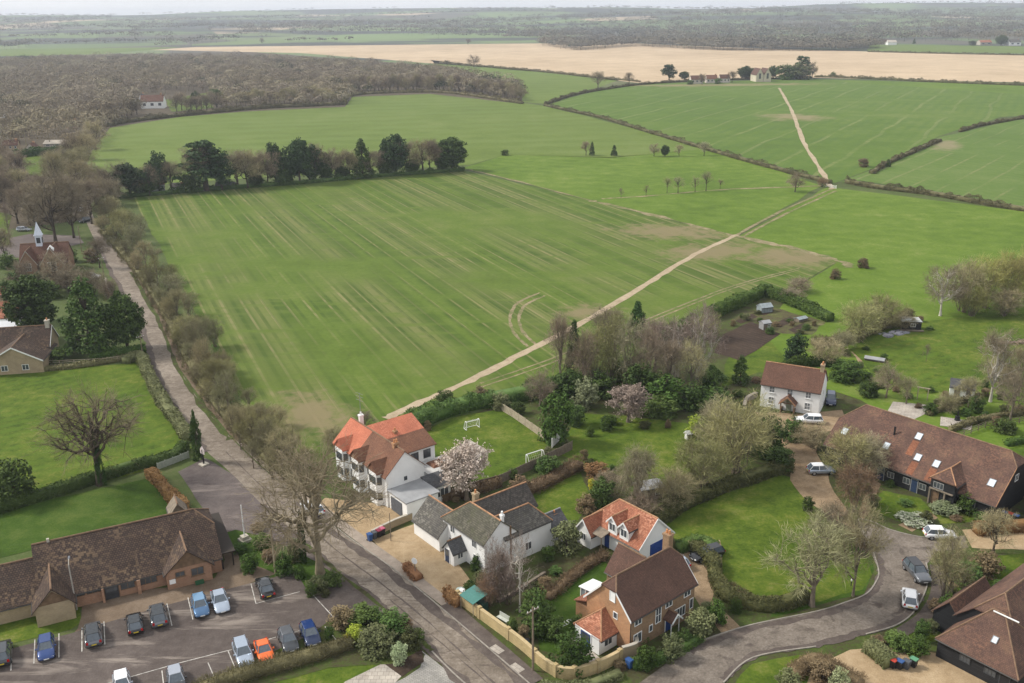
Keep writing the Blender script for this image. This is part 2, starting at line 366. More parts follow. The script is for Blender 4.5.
def hz(x, y):
    if y <= 2300: return 0.0
    t = (y - 2300) / 4200
    z = 97 * min(1, t) ** 1.1 * (1 + 0.055 * math.sin(x / 900 + 1.0) + 0.04 * math.sin(x / 330 + y / 900))
    z += min(1, t * 2) * (9 * math.sin(x / 520 + y / 700) + 9 * math.sin(y / 260 - x / 680) + 2 * math.sin(x / 160 + y / 330))
    if t > 1: z -= (t - 1) * 330
    return max(-2.0, min(106.0, z))
def big_ground():
    # one sheet to the horizon, flat round the village and rising to low hills far off
    ys = list(np.linspace(-150, 2300, 30)) + list(np.geomspace(2400, 8800, 60)); xs = np.linspace(-1, 1, 91)
    V, Fc = [], []
    for i, y in enumerate(ys):
        half = 900 + max(0, y) * 0.85
        for x in xs:
            X = x * half; z = 0.0
            if y > 2300:
                z = hz(X, y)
            V.append((X, y, z))
    n = len(xs)
    for i in range(len(ys) - 1):
        for j in range(n - 1): Fc.append((i * n + j, i * n + j + 1, (i + 1) * n + j + 1, (i + 1) * n + j))
    me = np_mesh('ground', V, Fc)
    def extra(nt, P, col):
        vo = nt.nodes.new('ShaderNodeTexVoronoi'); vo.inputs['Scale'].default_value = 1.0
        nt.links.new(mapv(nt, P, 0.3, (0.0036, 0.0022, 0)), vo.inputs['Vector'])
        sep = nt.nodes.new('ShaderNodeSeparateColor'); nt.links.new(vo.outputs['Color'], sep.inputs[0])
        fields = ramp(nt, sep.outputs[0], [(0.0, (0.12, 0.165, 0.07)), (0.35, (0.14, 0.19, 0.075)), (0.5, (0.11, 0.105, 0.08)), (0.68, (0.15, 0.19, 0.085)), (0.78, (0.42, 0.34, 0.235)), (0.88, (0.15, 0.21, 0.08))])
        fields.node.color_ramp.interpolation = 'CONSTANT'
        woods = mth(nt, 'MULTIPLY', mth(nt, 'SUBTRACT', noise(nt, mapv(nt, P, 0, (0.0012, 0.0030, 0)), 1.0, 4, 0.6), 0.48), 14.0, True)
        c2 = mixc(nt, woods, fields, mixc(nt, noise(nt, P, 0.02, 4, 0.7), (0.042, 0.048, 0.044), (0.075, 0.078, 0.066)))
        sy = nt.nodes.new('ShaderNodeSeparateXYZ'); nt.links.new(P, sy.inputs[0])
        k = mth(nt, 'MULTIPLY', mth(nt, 'SUBTRACT', sy.outputs['Y'], 900.0), 0.004, True)
        return mixc(nt, k, col, c2)
    m = groundmat('land', [(0.36, (0.060, 0.062, 0.026)), (0.5, (0.070, 0.098, 0.028)), (0.64, (0.115, 0.122, 0.052))], 0.03, 0.35, 3, extra=extra)
    return tag(finish('ground', me, m, smooth=True), kind='structure')
big_ground()

Z = [0.02, 0.03, 0.04, 0.05, 0.06, 0.07]
FZ = 0.06
# fields
area('stubble_field', [(150, 50), (260, 43), (380, 38.5), (560, 40), (720, 47), (880, 52), (1060, 55), (1060, 83), (1000, 82), (800, 77.5), (640, 83), (540, 72), (440, 64), (300, 53)], FZ, m_stubble, 60, 4)
area('green_field', [(868, 44), (1060, 47), (1060, 54), (868, 51)], FZ, m_far, 80, 3)
area('green_field', [(-40, 50), (60, 47), (160, 40), (250, 41), (150, 50), (90, 55), (-40, 57)], FZ, m_far, 80, 3)
area('stubble_field', [(45, 43.5), (92, 40), (94, 44), (48, 46)], FZ, m_stubble, 80, 3)
area('green_field', [(430, 60), (540, 71.5), (620, 80), (548, 104), (522, 102), (450, 76)], FZ, m_far, 40, 2)
area('wheat_field', [(545, 105), (600, 90), (640, 84), (800, 79), (1060, 86), (1060, 114), (1000, 117), (940, 136), (880, 166), (835, 183), (750, 162), (640, 129)], FZ, m_church, 30, 1)
area('headland', [(800, 79), (1060, 86), (1060, 97), (900, 86)], FZ + .03, m_pasture, 30, 2)
area('wheat_field', [(1060, 110), (1060, 212), (855, 180), (875, 168), (940, 137)], FZ + .02, m_slope, 20, 1)
area('crop_field', [(85, 165), (92, 140), (105, 126), (140, 120), (180, 115.5), (240, 110), (300, 107), (343, 105), (352, 96), (400, 93), (440, 93), (545, 106), (640, 130), (705, 149), (610, 158), (505, 155), (470, 165), (100, 188)], FZ, m_far, 20, 1)
area('pasture', [(462, 168), (505, 155), (610, 157.5), (705, 149), (760, 164), (822, 186), (735, 236), (600, 202)], FZ, m_pasture, 15, .7)
area('crop_field', [(133, 197), (215, 189), (330, 180), (466, 171), (600, 203), (735, 236), (800, 250), (838, 262), (800, 285), (735, 305), (650, 350), (560, 392), (480, 408), (400, 432), (330, 460), (280, 470), (240, 400), (190, 300), (150, 230)], FZ + .02, m_crop, 8, .5)
area('pasture', [(828, 187), (1060, 216), (1060, 330), (1060, 440), (960, 460), (860, 400), (800, 380), (760, 330), (800, 285), (838, 262), (740, 236)], FZ, m_pasture, 10, .5)
area('garden_lawn', [(850, 350), (880, 325), (960, 318), (1060, 312), (1060, 372), (1000, 372), (980, 390), (900, 395), (870, 372)], FZ + .04, m_lawn, 5, .4)
area('wood_floor', [(-60, 62), (60, 55), (250, 52), (440, 66), (520, 84), (523, 104), (430, 94), (352, 97), (345, 107), (240, 112), (180, 117), (110, 128), (85, 160), (100, 190), (85, 220), (-80, 240)], FZ + .03, m_leaf, 20, 1)
area('garden_lawn', [(165, 100), (212, 92), (214, 108), (172, 112)], FZ + .06, m_lawn, 20, 1)
area('garden_lawn', [(22, 158), (62, 152), (66, 166), (70, 178), (30, 176)], FZ + .06, m_lawn, 20, 1)
area('garden_lawn', [(-40, 205), (12, 215), (10, 245), (-40, 250)], FZ + .06, m_lawn, 20, 1)
# worn paths over the fields
strip('footpath', [(386, 419), (420, 403), (470, 381), (530, 350), (600, 313), (660, 276), (700, 252), (737, 235)], 1.75, FZ + .05, m_dirt, amp=.3)
strip('footpath', [(737, 235), (780, 212), (832, 189)], 1.1, FZ + .05, m_fdirt, amp=.2)
strip('footpath', [(741, 238), (786, 214), (836, 191)], 1.0, FZ + .052, m_fdirt, amp=.2)
strip('footpath', [(832, 189), (822, 172), (805, 145), (796, 122), (789, 105), (779, 88)], 2.0, FZ + .05, m_dirt, amp=.45)
strip('field_edge', [(592, 201), (660, 217), (735, 236), (800, 250), (840, 262), (850, 268)], 2.0, FZ + .04, m_fdirt, amp=1.2)
strip('field_edge', [(602, 199), (650, 196), (720, 190), (822, 186)], 1.3, FZ + .04, m_fdirt, amp=.6)
strip('field_edge', [(470, 170), (520, 182), (592, 201)], 1.2, FZ + .04, m_fdirt, amp=.6)
strip('field_edge', [(848, 183), (890, 165), (930, 146), (980, 133), (1040, 125)], 5, FZ + .05, m_slope, amp=1.5)
strip('wheel_track', [(536, 345), (523, 332), (519, 318), (526, 305), (545, 296)], .7, FZ + .045, m_fdirt, amp=.15)
strip('wheel_track', [(528, 347), (514, 333), (510, 318), (518, 303), (540, 293)], .7, FZ + .045, m_fdirt, amp=.15)

for dx_ in (0, 6):
    strip('wheel_track', [(480, 388 - dx_ * .7), (560, 360 - dx_ * .7), (650, 322 - dx_ * .6), (735, 288 - dx_ * .4), (800, 270 - dx_ * .3)], .45, FZ + .044, m_fdirt, amp=.12)
# village ground
Y0 = 0.02
area('garden_ground', [(390, 440), (500, 405), (560, 385), (650, 345), (735, 305), (800, 290), (860, 310), (900, 380), (1060, 420), (1060, 760), (300, 760), (330, 600), (330, 480)], Y0, m_bed, 3, .2)
area('lawn', [(-60, 376), (60, 370), (140, 362), (150, 388), (170, 418), (192, 448), (180, 462), (100, 483), (-60, 512)], .03, m_lawn, 3, .3)
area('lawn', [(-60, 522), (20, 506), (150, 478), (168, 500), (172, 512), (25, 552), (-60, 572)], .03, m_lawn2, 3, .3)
area('lawn', [(-60, 618), (78, 592), (82, 622), (70, 630), (-60, 660)], .03, m_lawn, 3, .2)
area('lawn', [(415, 436), (452, 418), (505, 408), (530, 425), (548, 447), (520, 466), (478, 492), (440, 482)], .03, m_lawn, 3, .3)
area('lawn', [(505, 500), (580, 470), (592, 500), (575, 525), (540, 524)], .03, m_lawn, 3, .3)
area('lawn', [(575, 412), (640, 418), (690, 424), (706, 440), (690, 472), (650, 490), (610, 472), (560, 455)], .03, m_lawn, 3, .3)
area('lawn', [(655, 520), (740, 478), (765, 470), (792, 478), (812, 505), (850, 540), (866, 556), (872, 575), (862, 590), (820, 602), (770, 612), (730, 600), (690, 552)], .03, m_lawn, 3, .3)
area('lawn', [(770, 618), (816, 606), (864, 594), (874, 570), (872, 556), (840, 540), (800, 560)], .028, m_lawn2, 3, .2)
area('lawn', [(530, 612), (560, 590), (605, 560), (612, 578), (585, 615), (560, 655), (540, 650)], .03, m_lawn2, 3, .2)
area('lawn', [(735, 330), (790, 345), (830, 335), (852, 345), (870, 372), (850, 395), (830, 385), (760, 372), (720, 388)], .03, m_lawn, 3, .3)
area('lawn', [(880, 490), (920, 498), (935, 516), (900, 522), (875, 512)], .03, m_lawn, 2, .2)
area('lawn', [(930, 500), (985, 505), (985, 522), (940, 524)], .03, m_lawn, 2, .2)
area('lawn', [(960, 562), (1030, 552), (1030, 568), (985, 590), (950, 600)], .03, m_lawn, 2, .2)
area('lawn', [(925, 615), (945, 612), (940, 640), (905, 650), (880, 640)], .03, m_lawn, 2, .2)
area('lawn', [(720, 700), (752, 664), (800, 655), (824, 658), (836, 672), (780, 720)], .03, m_lawn, 2, .2)
area('lawn', [(915, 395), (1000, 410), (1060, 428), (1060, 380), (960, 372)], .03, m_lawn, 2, .2)
area('lawn', [(960, 430), (1000, 425), (1040, 440), (1040, 460), (985, 445)], .035, m_lawn, 2, .2)
area('lawn', [(250, 700), (300, 668), (375, 652), (386, 664), (345, 690)], .03, m_lawn, 2, .2)
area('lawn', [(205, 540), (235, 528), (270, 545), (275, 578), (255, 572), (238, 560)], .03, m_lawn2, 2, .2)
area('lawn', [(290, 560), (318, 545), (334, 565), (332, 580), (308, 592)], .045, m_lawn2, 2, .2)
area('vegetable_bed', [(724, 334), (751, 322), (781, 334), (740, 361), (714, 353)], .078, m_soil, 3, .2)
area('vegetable_bed', [(728, 321), (767, 306), (826, 322), (812, 335), (783, 334), (752, 321)], .074, m_plot, 2, .4)
for q_ in ([(735, 321), (752, 314), (758, 317), (741, 324)], [(772, 324), (790, 317), (797, 320), (780, 328)], [(788, 330), (804, 323), (811, 326), (796, 334)], [(757, 313), (768, 308), (775, 311), (764, 316)]): area('vegetable_bed', q_, .079, m_soil, 2, .15)
area('rubble_bed', [(851, 352), (868, 347), (884, 356), (878, 364), (858, 362)], .074, m_gravel2, 2, .4)
# drives
area('gravel_drive', [(325, 498), (388, 505), (412, 520), (393, 528), (370, 540), (338, 522), (318, 505)], .04, m_gravel, 2, .1)
area('gravel_drive', [(372, 540), (415, 524), (446, 548), (470, 580), (452, 600), (440, 603), (405, 578)], .04, m_gravel, 2, .1)
area('gravel_drive', [(752, 412), (800, 414), (842, 410), (850, 428), (818, 434), (816, 452), (828, 474), (834, 492), (846, 508), (856, 530), (834, 520), (808, 502), (790, 480), (786, 450), (770, 430)], .04, m_gravel2, 2, .2)
area('gravel_drive', [(815, 664), (850, 650), (905, 648), (950, 655), (1040, 700), (1000, 760), (790, 720)], .04, m_gravel, 2, .2)
area('gravel_drive', [(962, 530), (1050, 520), (1050, 552), (972, 548)], .04, m_gravel, 2, .2)
area('gravel_drive', [(680, 548), (720, 540), (722, 566), (712, 600), (745, 632), (728, 640), (700, 606), (676, 576)], .04, m_gravel2, 2, .2)
area('forecourt', [(78, 628), (82, 606), (120, 592), (165, 588), (215, 578), (225, 560), (212, 530), (226, 530), (240, 560), (276, 574), (240, 588), (165, 606), (72, 636)], .035, m_fore, 2, .2)
area('patio', [(893, 402), (926, 405), (930, 412), (905, 424), (886, 414)], .08, m_slabs, 5, 0)
area('patio', [(455, 448), (470, 440), (490, 452), (470, 462)], .045, m_slabs, 5, 0)
area('patio', [(565, 640), (575, 636), (604, 662), (596, 668)], .045, m_slabs, 5, 0)
area('garden_path', [(858, 512), (873, 480), (881, 484), (868, 515), (862, 522)], .04, m_gravel2, 2, .1)
area('garden_path', [(898, 525), (930, 512), (938, 518), (912, 532)], .04, m_gravel2, 2, .1)
area('garden_path', [(950, 575), (990, 585), (985, 595), (948, 584)], .04, m_gravel2, 2, .1)
area('barn_ground', [(944, 640), (1060, 690), (1060, 720), (1000, 700)], .035, m_gravel2, 2, .1)
area('school_yard', [(-40, 256), (0, 240), (30, 234), (80, 236), (84, 243), (24, 258)], .045, m_layby, 4, .2)
area('drive', [(-20, 318), (0, 300), (30, 298), (40, 304), (18, 312), (4, 330)], .045, m_layby, 3, .2)
# roads
RR = [(556, 709), (528, 683), (455, 620), (393, 569), (343, 533.5), (300, 498), (262, 468), (230, 437), (200, 402), (180, 370), (168, 340), (154, 310), (131, 270), (112, 246), (98, 225), (91, 210), (88, 195), (80, 180), (55, 165)]
RL = [(494, 709), (456, 676), (405, 626), (378, 605), (334, 569), (300, 540), (262, 505), (232, 474), (207, 452), (185, 425), (165, 392), (152, 362), (147, 340), (135, 312), (110, 271), (98, 247), (88, 226), (82, 210), (78, 195), (70, 182), (48, 168)]
def two_edge(name, A, B, z, mat):
    a, b = smooth_line(px_line(A), 5), smooth_line(px_line(B), 5)
    n = 80
    def rs(P):
        d = [0]
        for p, q in zip(P, P[1:]): d.append(d[-1] + (q - p).length)
        o = []; j = 0
        for k in range(n + 1):
            t = d[-1] * k / n
            while j < len(P) - 2 and d[j + 1] < t: j += 1
            o.append(P[j].lerp(P[j + 1], (t - d[j]) / max(1e-6, d[j + 1] - d[j])))
        return o
    a, b = rs(a), rs(b); mb = MB()
    for i in range(n):
        mb.poly([(b[i].x, b[i].y, z), (a[i].x, a[i].y, z), (a[i + 1].x, a[i + 1].y, z), (b[i + 1].x, b[i + 1].y, z)])
    o = mb.build(name, mat)
    if o.data.polygons[0].normal.z < 0: o.data.flip_normals()
    tag(o, kind='structure')
two_edge('main_road', RR, RL, .062, m_road)
area('layby', [(178, 472), (205, 458), (232, 474), (262, 505), (300, 540), (334, 569), (312, 560), (290, 548), (262, 536), (236, 530), (222, 534), (205, 512), (192, 492)], .052, m_layby, 2, .1)
area('car_park', [(-90, 690), (0, 652), (70, 634), (160, 607), (237, 587), (296, 572), (308, 592), (332, 582), (345, 578), (372, 596), (405, 626), (385, 634), (330, 652), (250, 676), (190, 700), (100, 760), (-120, 760)], .055, m_tarmac, 3, .05)
strip('pavement', [(536, 683), (503, 654), (462, 618), (447, 604)], 1.9, .10, m_path)
strip('pavement', [(447, 604), (404, 571), (352, 533), (312, 502), (272, 470), (240, 440)], 1.5, .10, m_path2)
def kerb(pix, w=.16, h=.13):
    mb = MB(); ribbon_box(mb, smooth_line(px_line(pix), 6), w, -.05, h); tag(mb.build('kerb', m_kerb), kind='structure')
strip('road_edge_mud', [(494, 709), (456, 676), (405, 626), (378, 605), (334, 569), (300, 540), (262, 505)], 1.1, .068, m_path, amp=.35)
strip('road_edge_mud', [(550, 709), (522, 684), (451, 624), (390, 573), (340, 537), (297, 502)], .9, .068, m_path, amp=.35)
strip('road_joint', [(522, 709), (488, 678), (428, 622), (385, 587), (336, 550), (297, 515), (262, 487), (226, 452)], .16, .067, m_path, amp=.07)
strip('road_joint', [(506, 700), (470, 668), (418, 624), (390, 600)], .12, .067, m_path, amp=.06)
strip('road_edge_mud', [(207, 452), (185, 425), (165, 392), (152, 362), (147, 340), (135, 312), (110, 271), (98, 247)], 1.0, .068, m_path, amp=.4)
strip('road_edge_mud', [(230, 440), (200, 404), (180, 372), (168, 342), (154, 312), (131, 272)], .8, .068, m_bed, amp=.35)
strip('lane_edge_mud', [(690, 652), (748, 630), (816, 616), (848, 606), (869, 596), (879, 582), (881, 570), (877, 554)], .9, .068, m_path, amp=.22)
strip('lane_edge_mud', [(723, 680), (756, 655), (816, 645), (866, 632), (894, 623), (911, 611), (922, 594)], .8, .068, m_path, amp=.22)
kerb(RR[0:6])
strip('pavement', [(240, 440), (212, 406), (188, 374), (174, 345), (160, 312), (136, 272), (118, 248)], 1.5, .09, m_fore, amp=.2)
kerb([(494, 709), (456, 676), (432, 652)])
KO = [(630, 692), (640, 683), (703, 640.6), (750, 625.7), (816, 612), (845, 603), (866, 594.5), (876, 582), (878.6, 572), (873.6, 554), (866, 538), (858, 520)]
KI = [(700, 700), (723.5, 683), (753, 658), (816, 647), (866, 634.6), (896, 625.7), (914, 612), (925, 592), (928, 576), (926, 563), (935, 550), (962, 549)]
two_edge('cul_de_sac', KO[:10] + [(880, 540), (885, 528)], KI, .062, m_lane)
area('cul_de_sac', [(856, 522), (872, 524), (884, 529), (915, 538), (965, 536), (968, 548), (936, 552), (926, 566), (900, 575), (876, 565), (868, 545)], .057, m_lane, 3, .05)
kerb(KO[2:]); kerb(KI[4:10]); kerb([(858, 519), (872, 522), (890, 530), (918, 537), (940, 538)]); kerb(KI[1:4])
strip('pavement', [(900, 634), (924, 617), (936, 598), (938, 580), (936, 566)], 1.5, .09, m_path)
strip('verge', [(432, 651), (405, 626), (330, 566), (300, 540)], .5, .07, m_bed, amp=.15)
# paved corner and bed by the car park
area('paved_corner', [(425, 655), (418, 648), (436, 662), (470, 690), (500, 720), (400, 760), (380, 690), (405, 678), (420, 668)], .05, m_sett, 9, 0)
area('paved_drive', [(345, 682), (386, 662), (402, 676), (360, 720), (310, 720)], .054, m_slabs, 9, 0)
area('planting_bed', [(384, 664), (402, 643), (422, 650), (424, 662), (402, 677)], .058, m_soil, 2, .1)
area('planting_bed', [(300, 640), (345, 612), (385, 612), (412, 632), (425, 648), (395, 664), (330, 668), (190, 705), (180, 690), (250, 662)], .06, m_bed, 2, .15)
# parking lines
def line(a, b, w=.1):
    P, Q = at(*a), at(*b); d = (Q - P).normalized(); n = Vector((-d.y, d.x, 0)) * w / 2
    mb = MB(); z = .066
    mb.poly([(*(P - n).xy, z), (*(Q - n).xy, z), (*(Q + n).xy, z), (*(P + n).xy, z)])
    o = mb.build('parking_line', m_line)
    if o.data.polygons[0].normal.z < 0: o.data.flip_normals()
    tag(o, kind='structure')
for a, b in (((12, 646), (11, 671)), ((35, 640), (34, 664)), ((59, 634), (59, 658)), ((82, 628), (82, 652)), ((104, 622), (105, 645)), ((167, 604), (172, 626)), ((188, 598), (193, 620)), ((251, 584), (256, 604)),
             ((256, 604), (300, 592)), ((309, 591), (333, 617)), ((181, 663), (232, 650)), ((258, 643), (276, 637.5)), ((283, 636), (300, 631)), ((162, 671), (164, 688)), ((208, 663), (214, 677)), ((228, 651), (235, 668)), ((325, 627), (336, 640)), ((100, 686), (181, 663))):
    line(a, b)
# kerb-side concrete covers in the pavement
for p in ((497, 650), (517, 668.5)):
    c = at(*p); mb = MB(); mb.box(-.75, .75, -.45, .45, .095, .112)
    tag(mb.build('utility_cover', m_slabs, None, (c.x, c.y, 0), R(-48)), 'pale concrete utility cover in the dark pavement, ' + ('the one farther from the telegraph pole' if p[0] < 500 else 'beside the foot of the telegraph pole'), 'cover')
# ------------------------------------------------------------------ building parts
WHITE = plain('white_render', (0.80, 0.80, 0.78), 0.85, var=0.05, scale=0.6)
TRIM = plain('white_paint', (0.80, 0.80, 0.78), 0.5, var=0.03)
PALEF = plain('weathered_frame', (.30, .30, .29), .6)
DARKF = plain('dark_window_frame', (0.045, 0.048, 0.052), 0.45, var=0.1)
GLASS = plain('window_glass', (0.075, 0.085, 0.095), 0.06, var=0.6, scale=0.8, coat=0.8)  # base lifted to stand in for reflected sky and curtains
SKYCURT = plain('sky_and_curtain_glass', (0.20, 0.21, 0.22), 0.1, var=0.5, scale=1.5)  # greyer pane: sky reflection and curtains put into the base colour
BLUE = plain('blue_painted_door', (0.020, 0.055, 0.22), 0.45, var=0.1)
BLACKB = uvmat('black_weatherboard', (0.016, 0.017, 0.019), (0.024, 0.025, 0.028), (0.006, 0.006, 0.007), 4.0, 0.19, 0.02, rough=0.7)
BRICK_R = uvmat('red_and_sunlit_brick', (0.43, 0.215, 0.105), (0.53, 0.285, 0.145), (0.33, 0.27, 0.20), 0.225, 0.075, 0.008, stain=(0.24, 0.14, 0.09), stain_amt=0.5)  # red brick; also the painted sunlit tone of the brick house gable
BRICK_H = uvmat('hall_brick', (0.33, 0.165, 0.095), (0.42, 0.225, 0.14), (0.32, 0.27, 0.21), 0.225, 0.075, 0.008, stain=(0.22, 0.15, 0.10), stain_amt=0.5)
BRICK_Y = uvmat('pale_brick', (0.36, 0.27, 0.165), (0.43, 0.33, 0.205), (0.34, 0.30, 0.23), 0.225, 0.075, 0.008, stain=(0.25, 0.19, 0.12), stain_amt=0.5)
STONE_Y = uvmat('yellow_stone', (0.44, 0.335, 0.165), (0.52, 0.405, 0.215), (0.36, 0.29, 0.17), 0.4, 0.15, 0.012, stain=(0.30, 0.23, 0.13), stain_amt=0.5)
SHADEBRICK = uvmat('shaded_brown_brick', (0.245, 0.150, 0.085), (0.335, 0.215, 0.125), (0.27, 0.21, 0.15), 0.225, 0.075, 0.008, stain=(0.13, 0.085, 0.055), stain_amt=0.5)  # brick house walls off the gable, shade put into the darker tone
T_ORANGE = uvmat('new_orange_tile', (0.47, 0.155, 0.090), (0.56, 0.205, 0.125), (0.28, 0.085, 0.05), 0.17, 0.11, 0.012, stain=(0.34, 0.095, 0.055), stain_amt=0.55, rough=0.9, spot=(0.66, 0.27, 0.17), spot_amt=0.4)
T_RED = uvmat('red_clay_tile', (0.29, 0.105, 0.060), (0.43, 0.180, 0.105), (0.15, 0.055, 0.035), 0.24, 0.18, 0.018, stain=(0.13, 0.068, 0.045), stain_amt=0.8, spot=(0.60, 0.30, 0.19), spot_amt=0.6)
T_TERRA = uvmat('terracotta_brown_tile', (0.165, 0.078, 0.048), (0.245, 0.118, 0.072), (0.08, 0.038, 0.025), 0.2, 0.14, 0.014, stain=(0.115, 0.062, 0.04), stain_amt=0.6)
T_BROWN = uvmat('brown_clay_tile', (0.118, 0.060, 0.042), (0.175, 0.090, 0.062), (0.06, 0.032, 0.024), 0.2, 0.14, 0.014, stain=(0.115, 0.062, 0.04), stain_amt=0.6)
T_DARK = uvmat('dark_plain_tile', (0.105, 0.058, 0.044), (0.155, 0.085, 0.062), (0.048, 0.028, 0.022), 0.2, 0.14, 0.014, stain=(0.075, 0.048, 0.038), stain_amt=0.5)
T_BARN = uvmat('old_barn_tile', (0.098, 0.058, 0.046), (0.150, 0.084, 0.064), (0.05, 0.030, 0.024), 0.22, 0.15, 0.014, stain=(0.20, 0.125, 0.070), stain_amt=0.5, spot=(0.24, 0.125, 0.078), spot_amt=0.45, sscale=0.35)
T_HALL = uvmat('lichened_hall_tile', (0.058, 0.038, 0.030), (0.098, 0.064, 0.048), (0.022, 0.015, 0.012), 0.30, 0.27, 0.03, stain=(0.036, 0.030, 0.024), stain_amt=0.7, spot=(0.25, 0.17, 0.10), spot_amt=0.45, sscale=0.3)
T_GREY = uvmat('grey_pantile', (0.082, 0.078, 0.072), (0.130, 0.122, 0.110), (0.042, 0.039, 0.036), 0.28, 0.25, 0.02, stain=(0.10, 0.095, 0.065), stain_amt=0.6, spot=(0.24, 0.225, 0.19), spot_amt=0.5)
T_MOSS = uvmat('mossy_grey_tile', (0.072, 0.070, 0.050), (0.118, 0.110, 0.082), (0.036, 0.034, 0.028), 0.28, 0.25, 0.02, stain=(0.080, 0.090, 0.035), stain_amt=0.6, spot=(0.21, 0.19, 0.15), spot_amt=0.4)
T_PATCH = uvmat('rusty_tile_patch', (0.23, 0.085, 0.045), (0.31, 0.13, 0.07), (0.09, 0.04, 0.028), 0.2, 0.14, 0.014)
T_GREYD = uvmat('dark_grey_tile', (0.058, 0.052, 0.048), (0.092, 0.082, 0.074), (0.03, 0.027, 0.025), 0.28, 0.25, 0.02, stain=(0.05, 0.045, 0.038), stain_amt=0.6, spot=(0.15, 0.135, 0.11), spot_amt=0.4)
T_SLATE = uvmat('slate', (0.070, 0.072, 0.078), (0.11, 0.112, 0.12), (0.04, 0.04, 0.044), 0.3, 0.22, 0.012, stain=(0.10, 0.09, 0.075), stain_amt=0.4)
RIDGE_O = plain('orange_ridge_tile', (0.36, 0.20, 0.11), 0.85, var=0.3, scale=3)
RIDGE_B = plain('brown_ridge_tile', (0.19, 0.12, 0.075), 0.85, var=0.3, scale=3)
FLATR = plain('grey_flat_roof', (0.30, 0.305, 0.31), 0.6, var=0.18, scale=0.5)
LEAD = plain('lead_sheet', (0.22, 0.23, 0.24), 0.55, var=0.15, scale=1)
TIMBER = plain('weathered_timber', (0.20, 0.165, 0.125), 0.85, var=0.3, scale=2)
OAKT = plain('brown_timber', (0.165, 0.105, 0.062), 0.8, var=0.3, scale=2)
BLACK = plain('black_plastic', (0.018, 0.018, 0.02), 0.45)
POT = plain('orange_chimney_pot', (0.52, 0.235, 0.10), 0.8, var=0.2)
STONE = plain('pale_stone', (0.42, 0.385, 0.32), 0.85, var=0.2, scale=1)
LAWNG = plain('light_glass', (0.62, 0.68, 0.74), 0.12, var=0.12, scale=1.0)

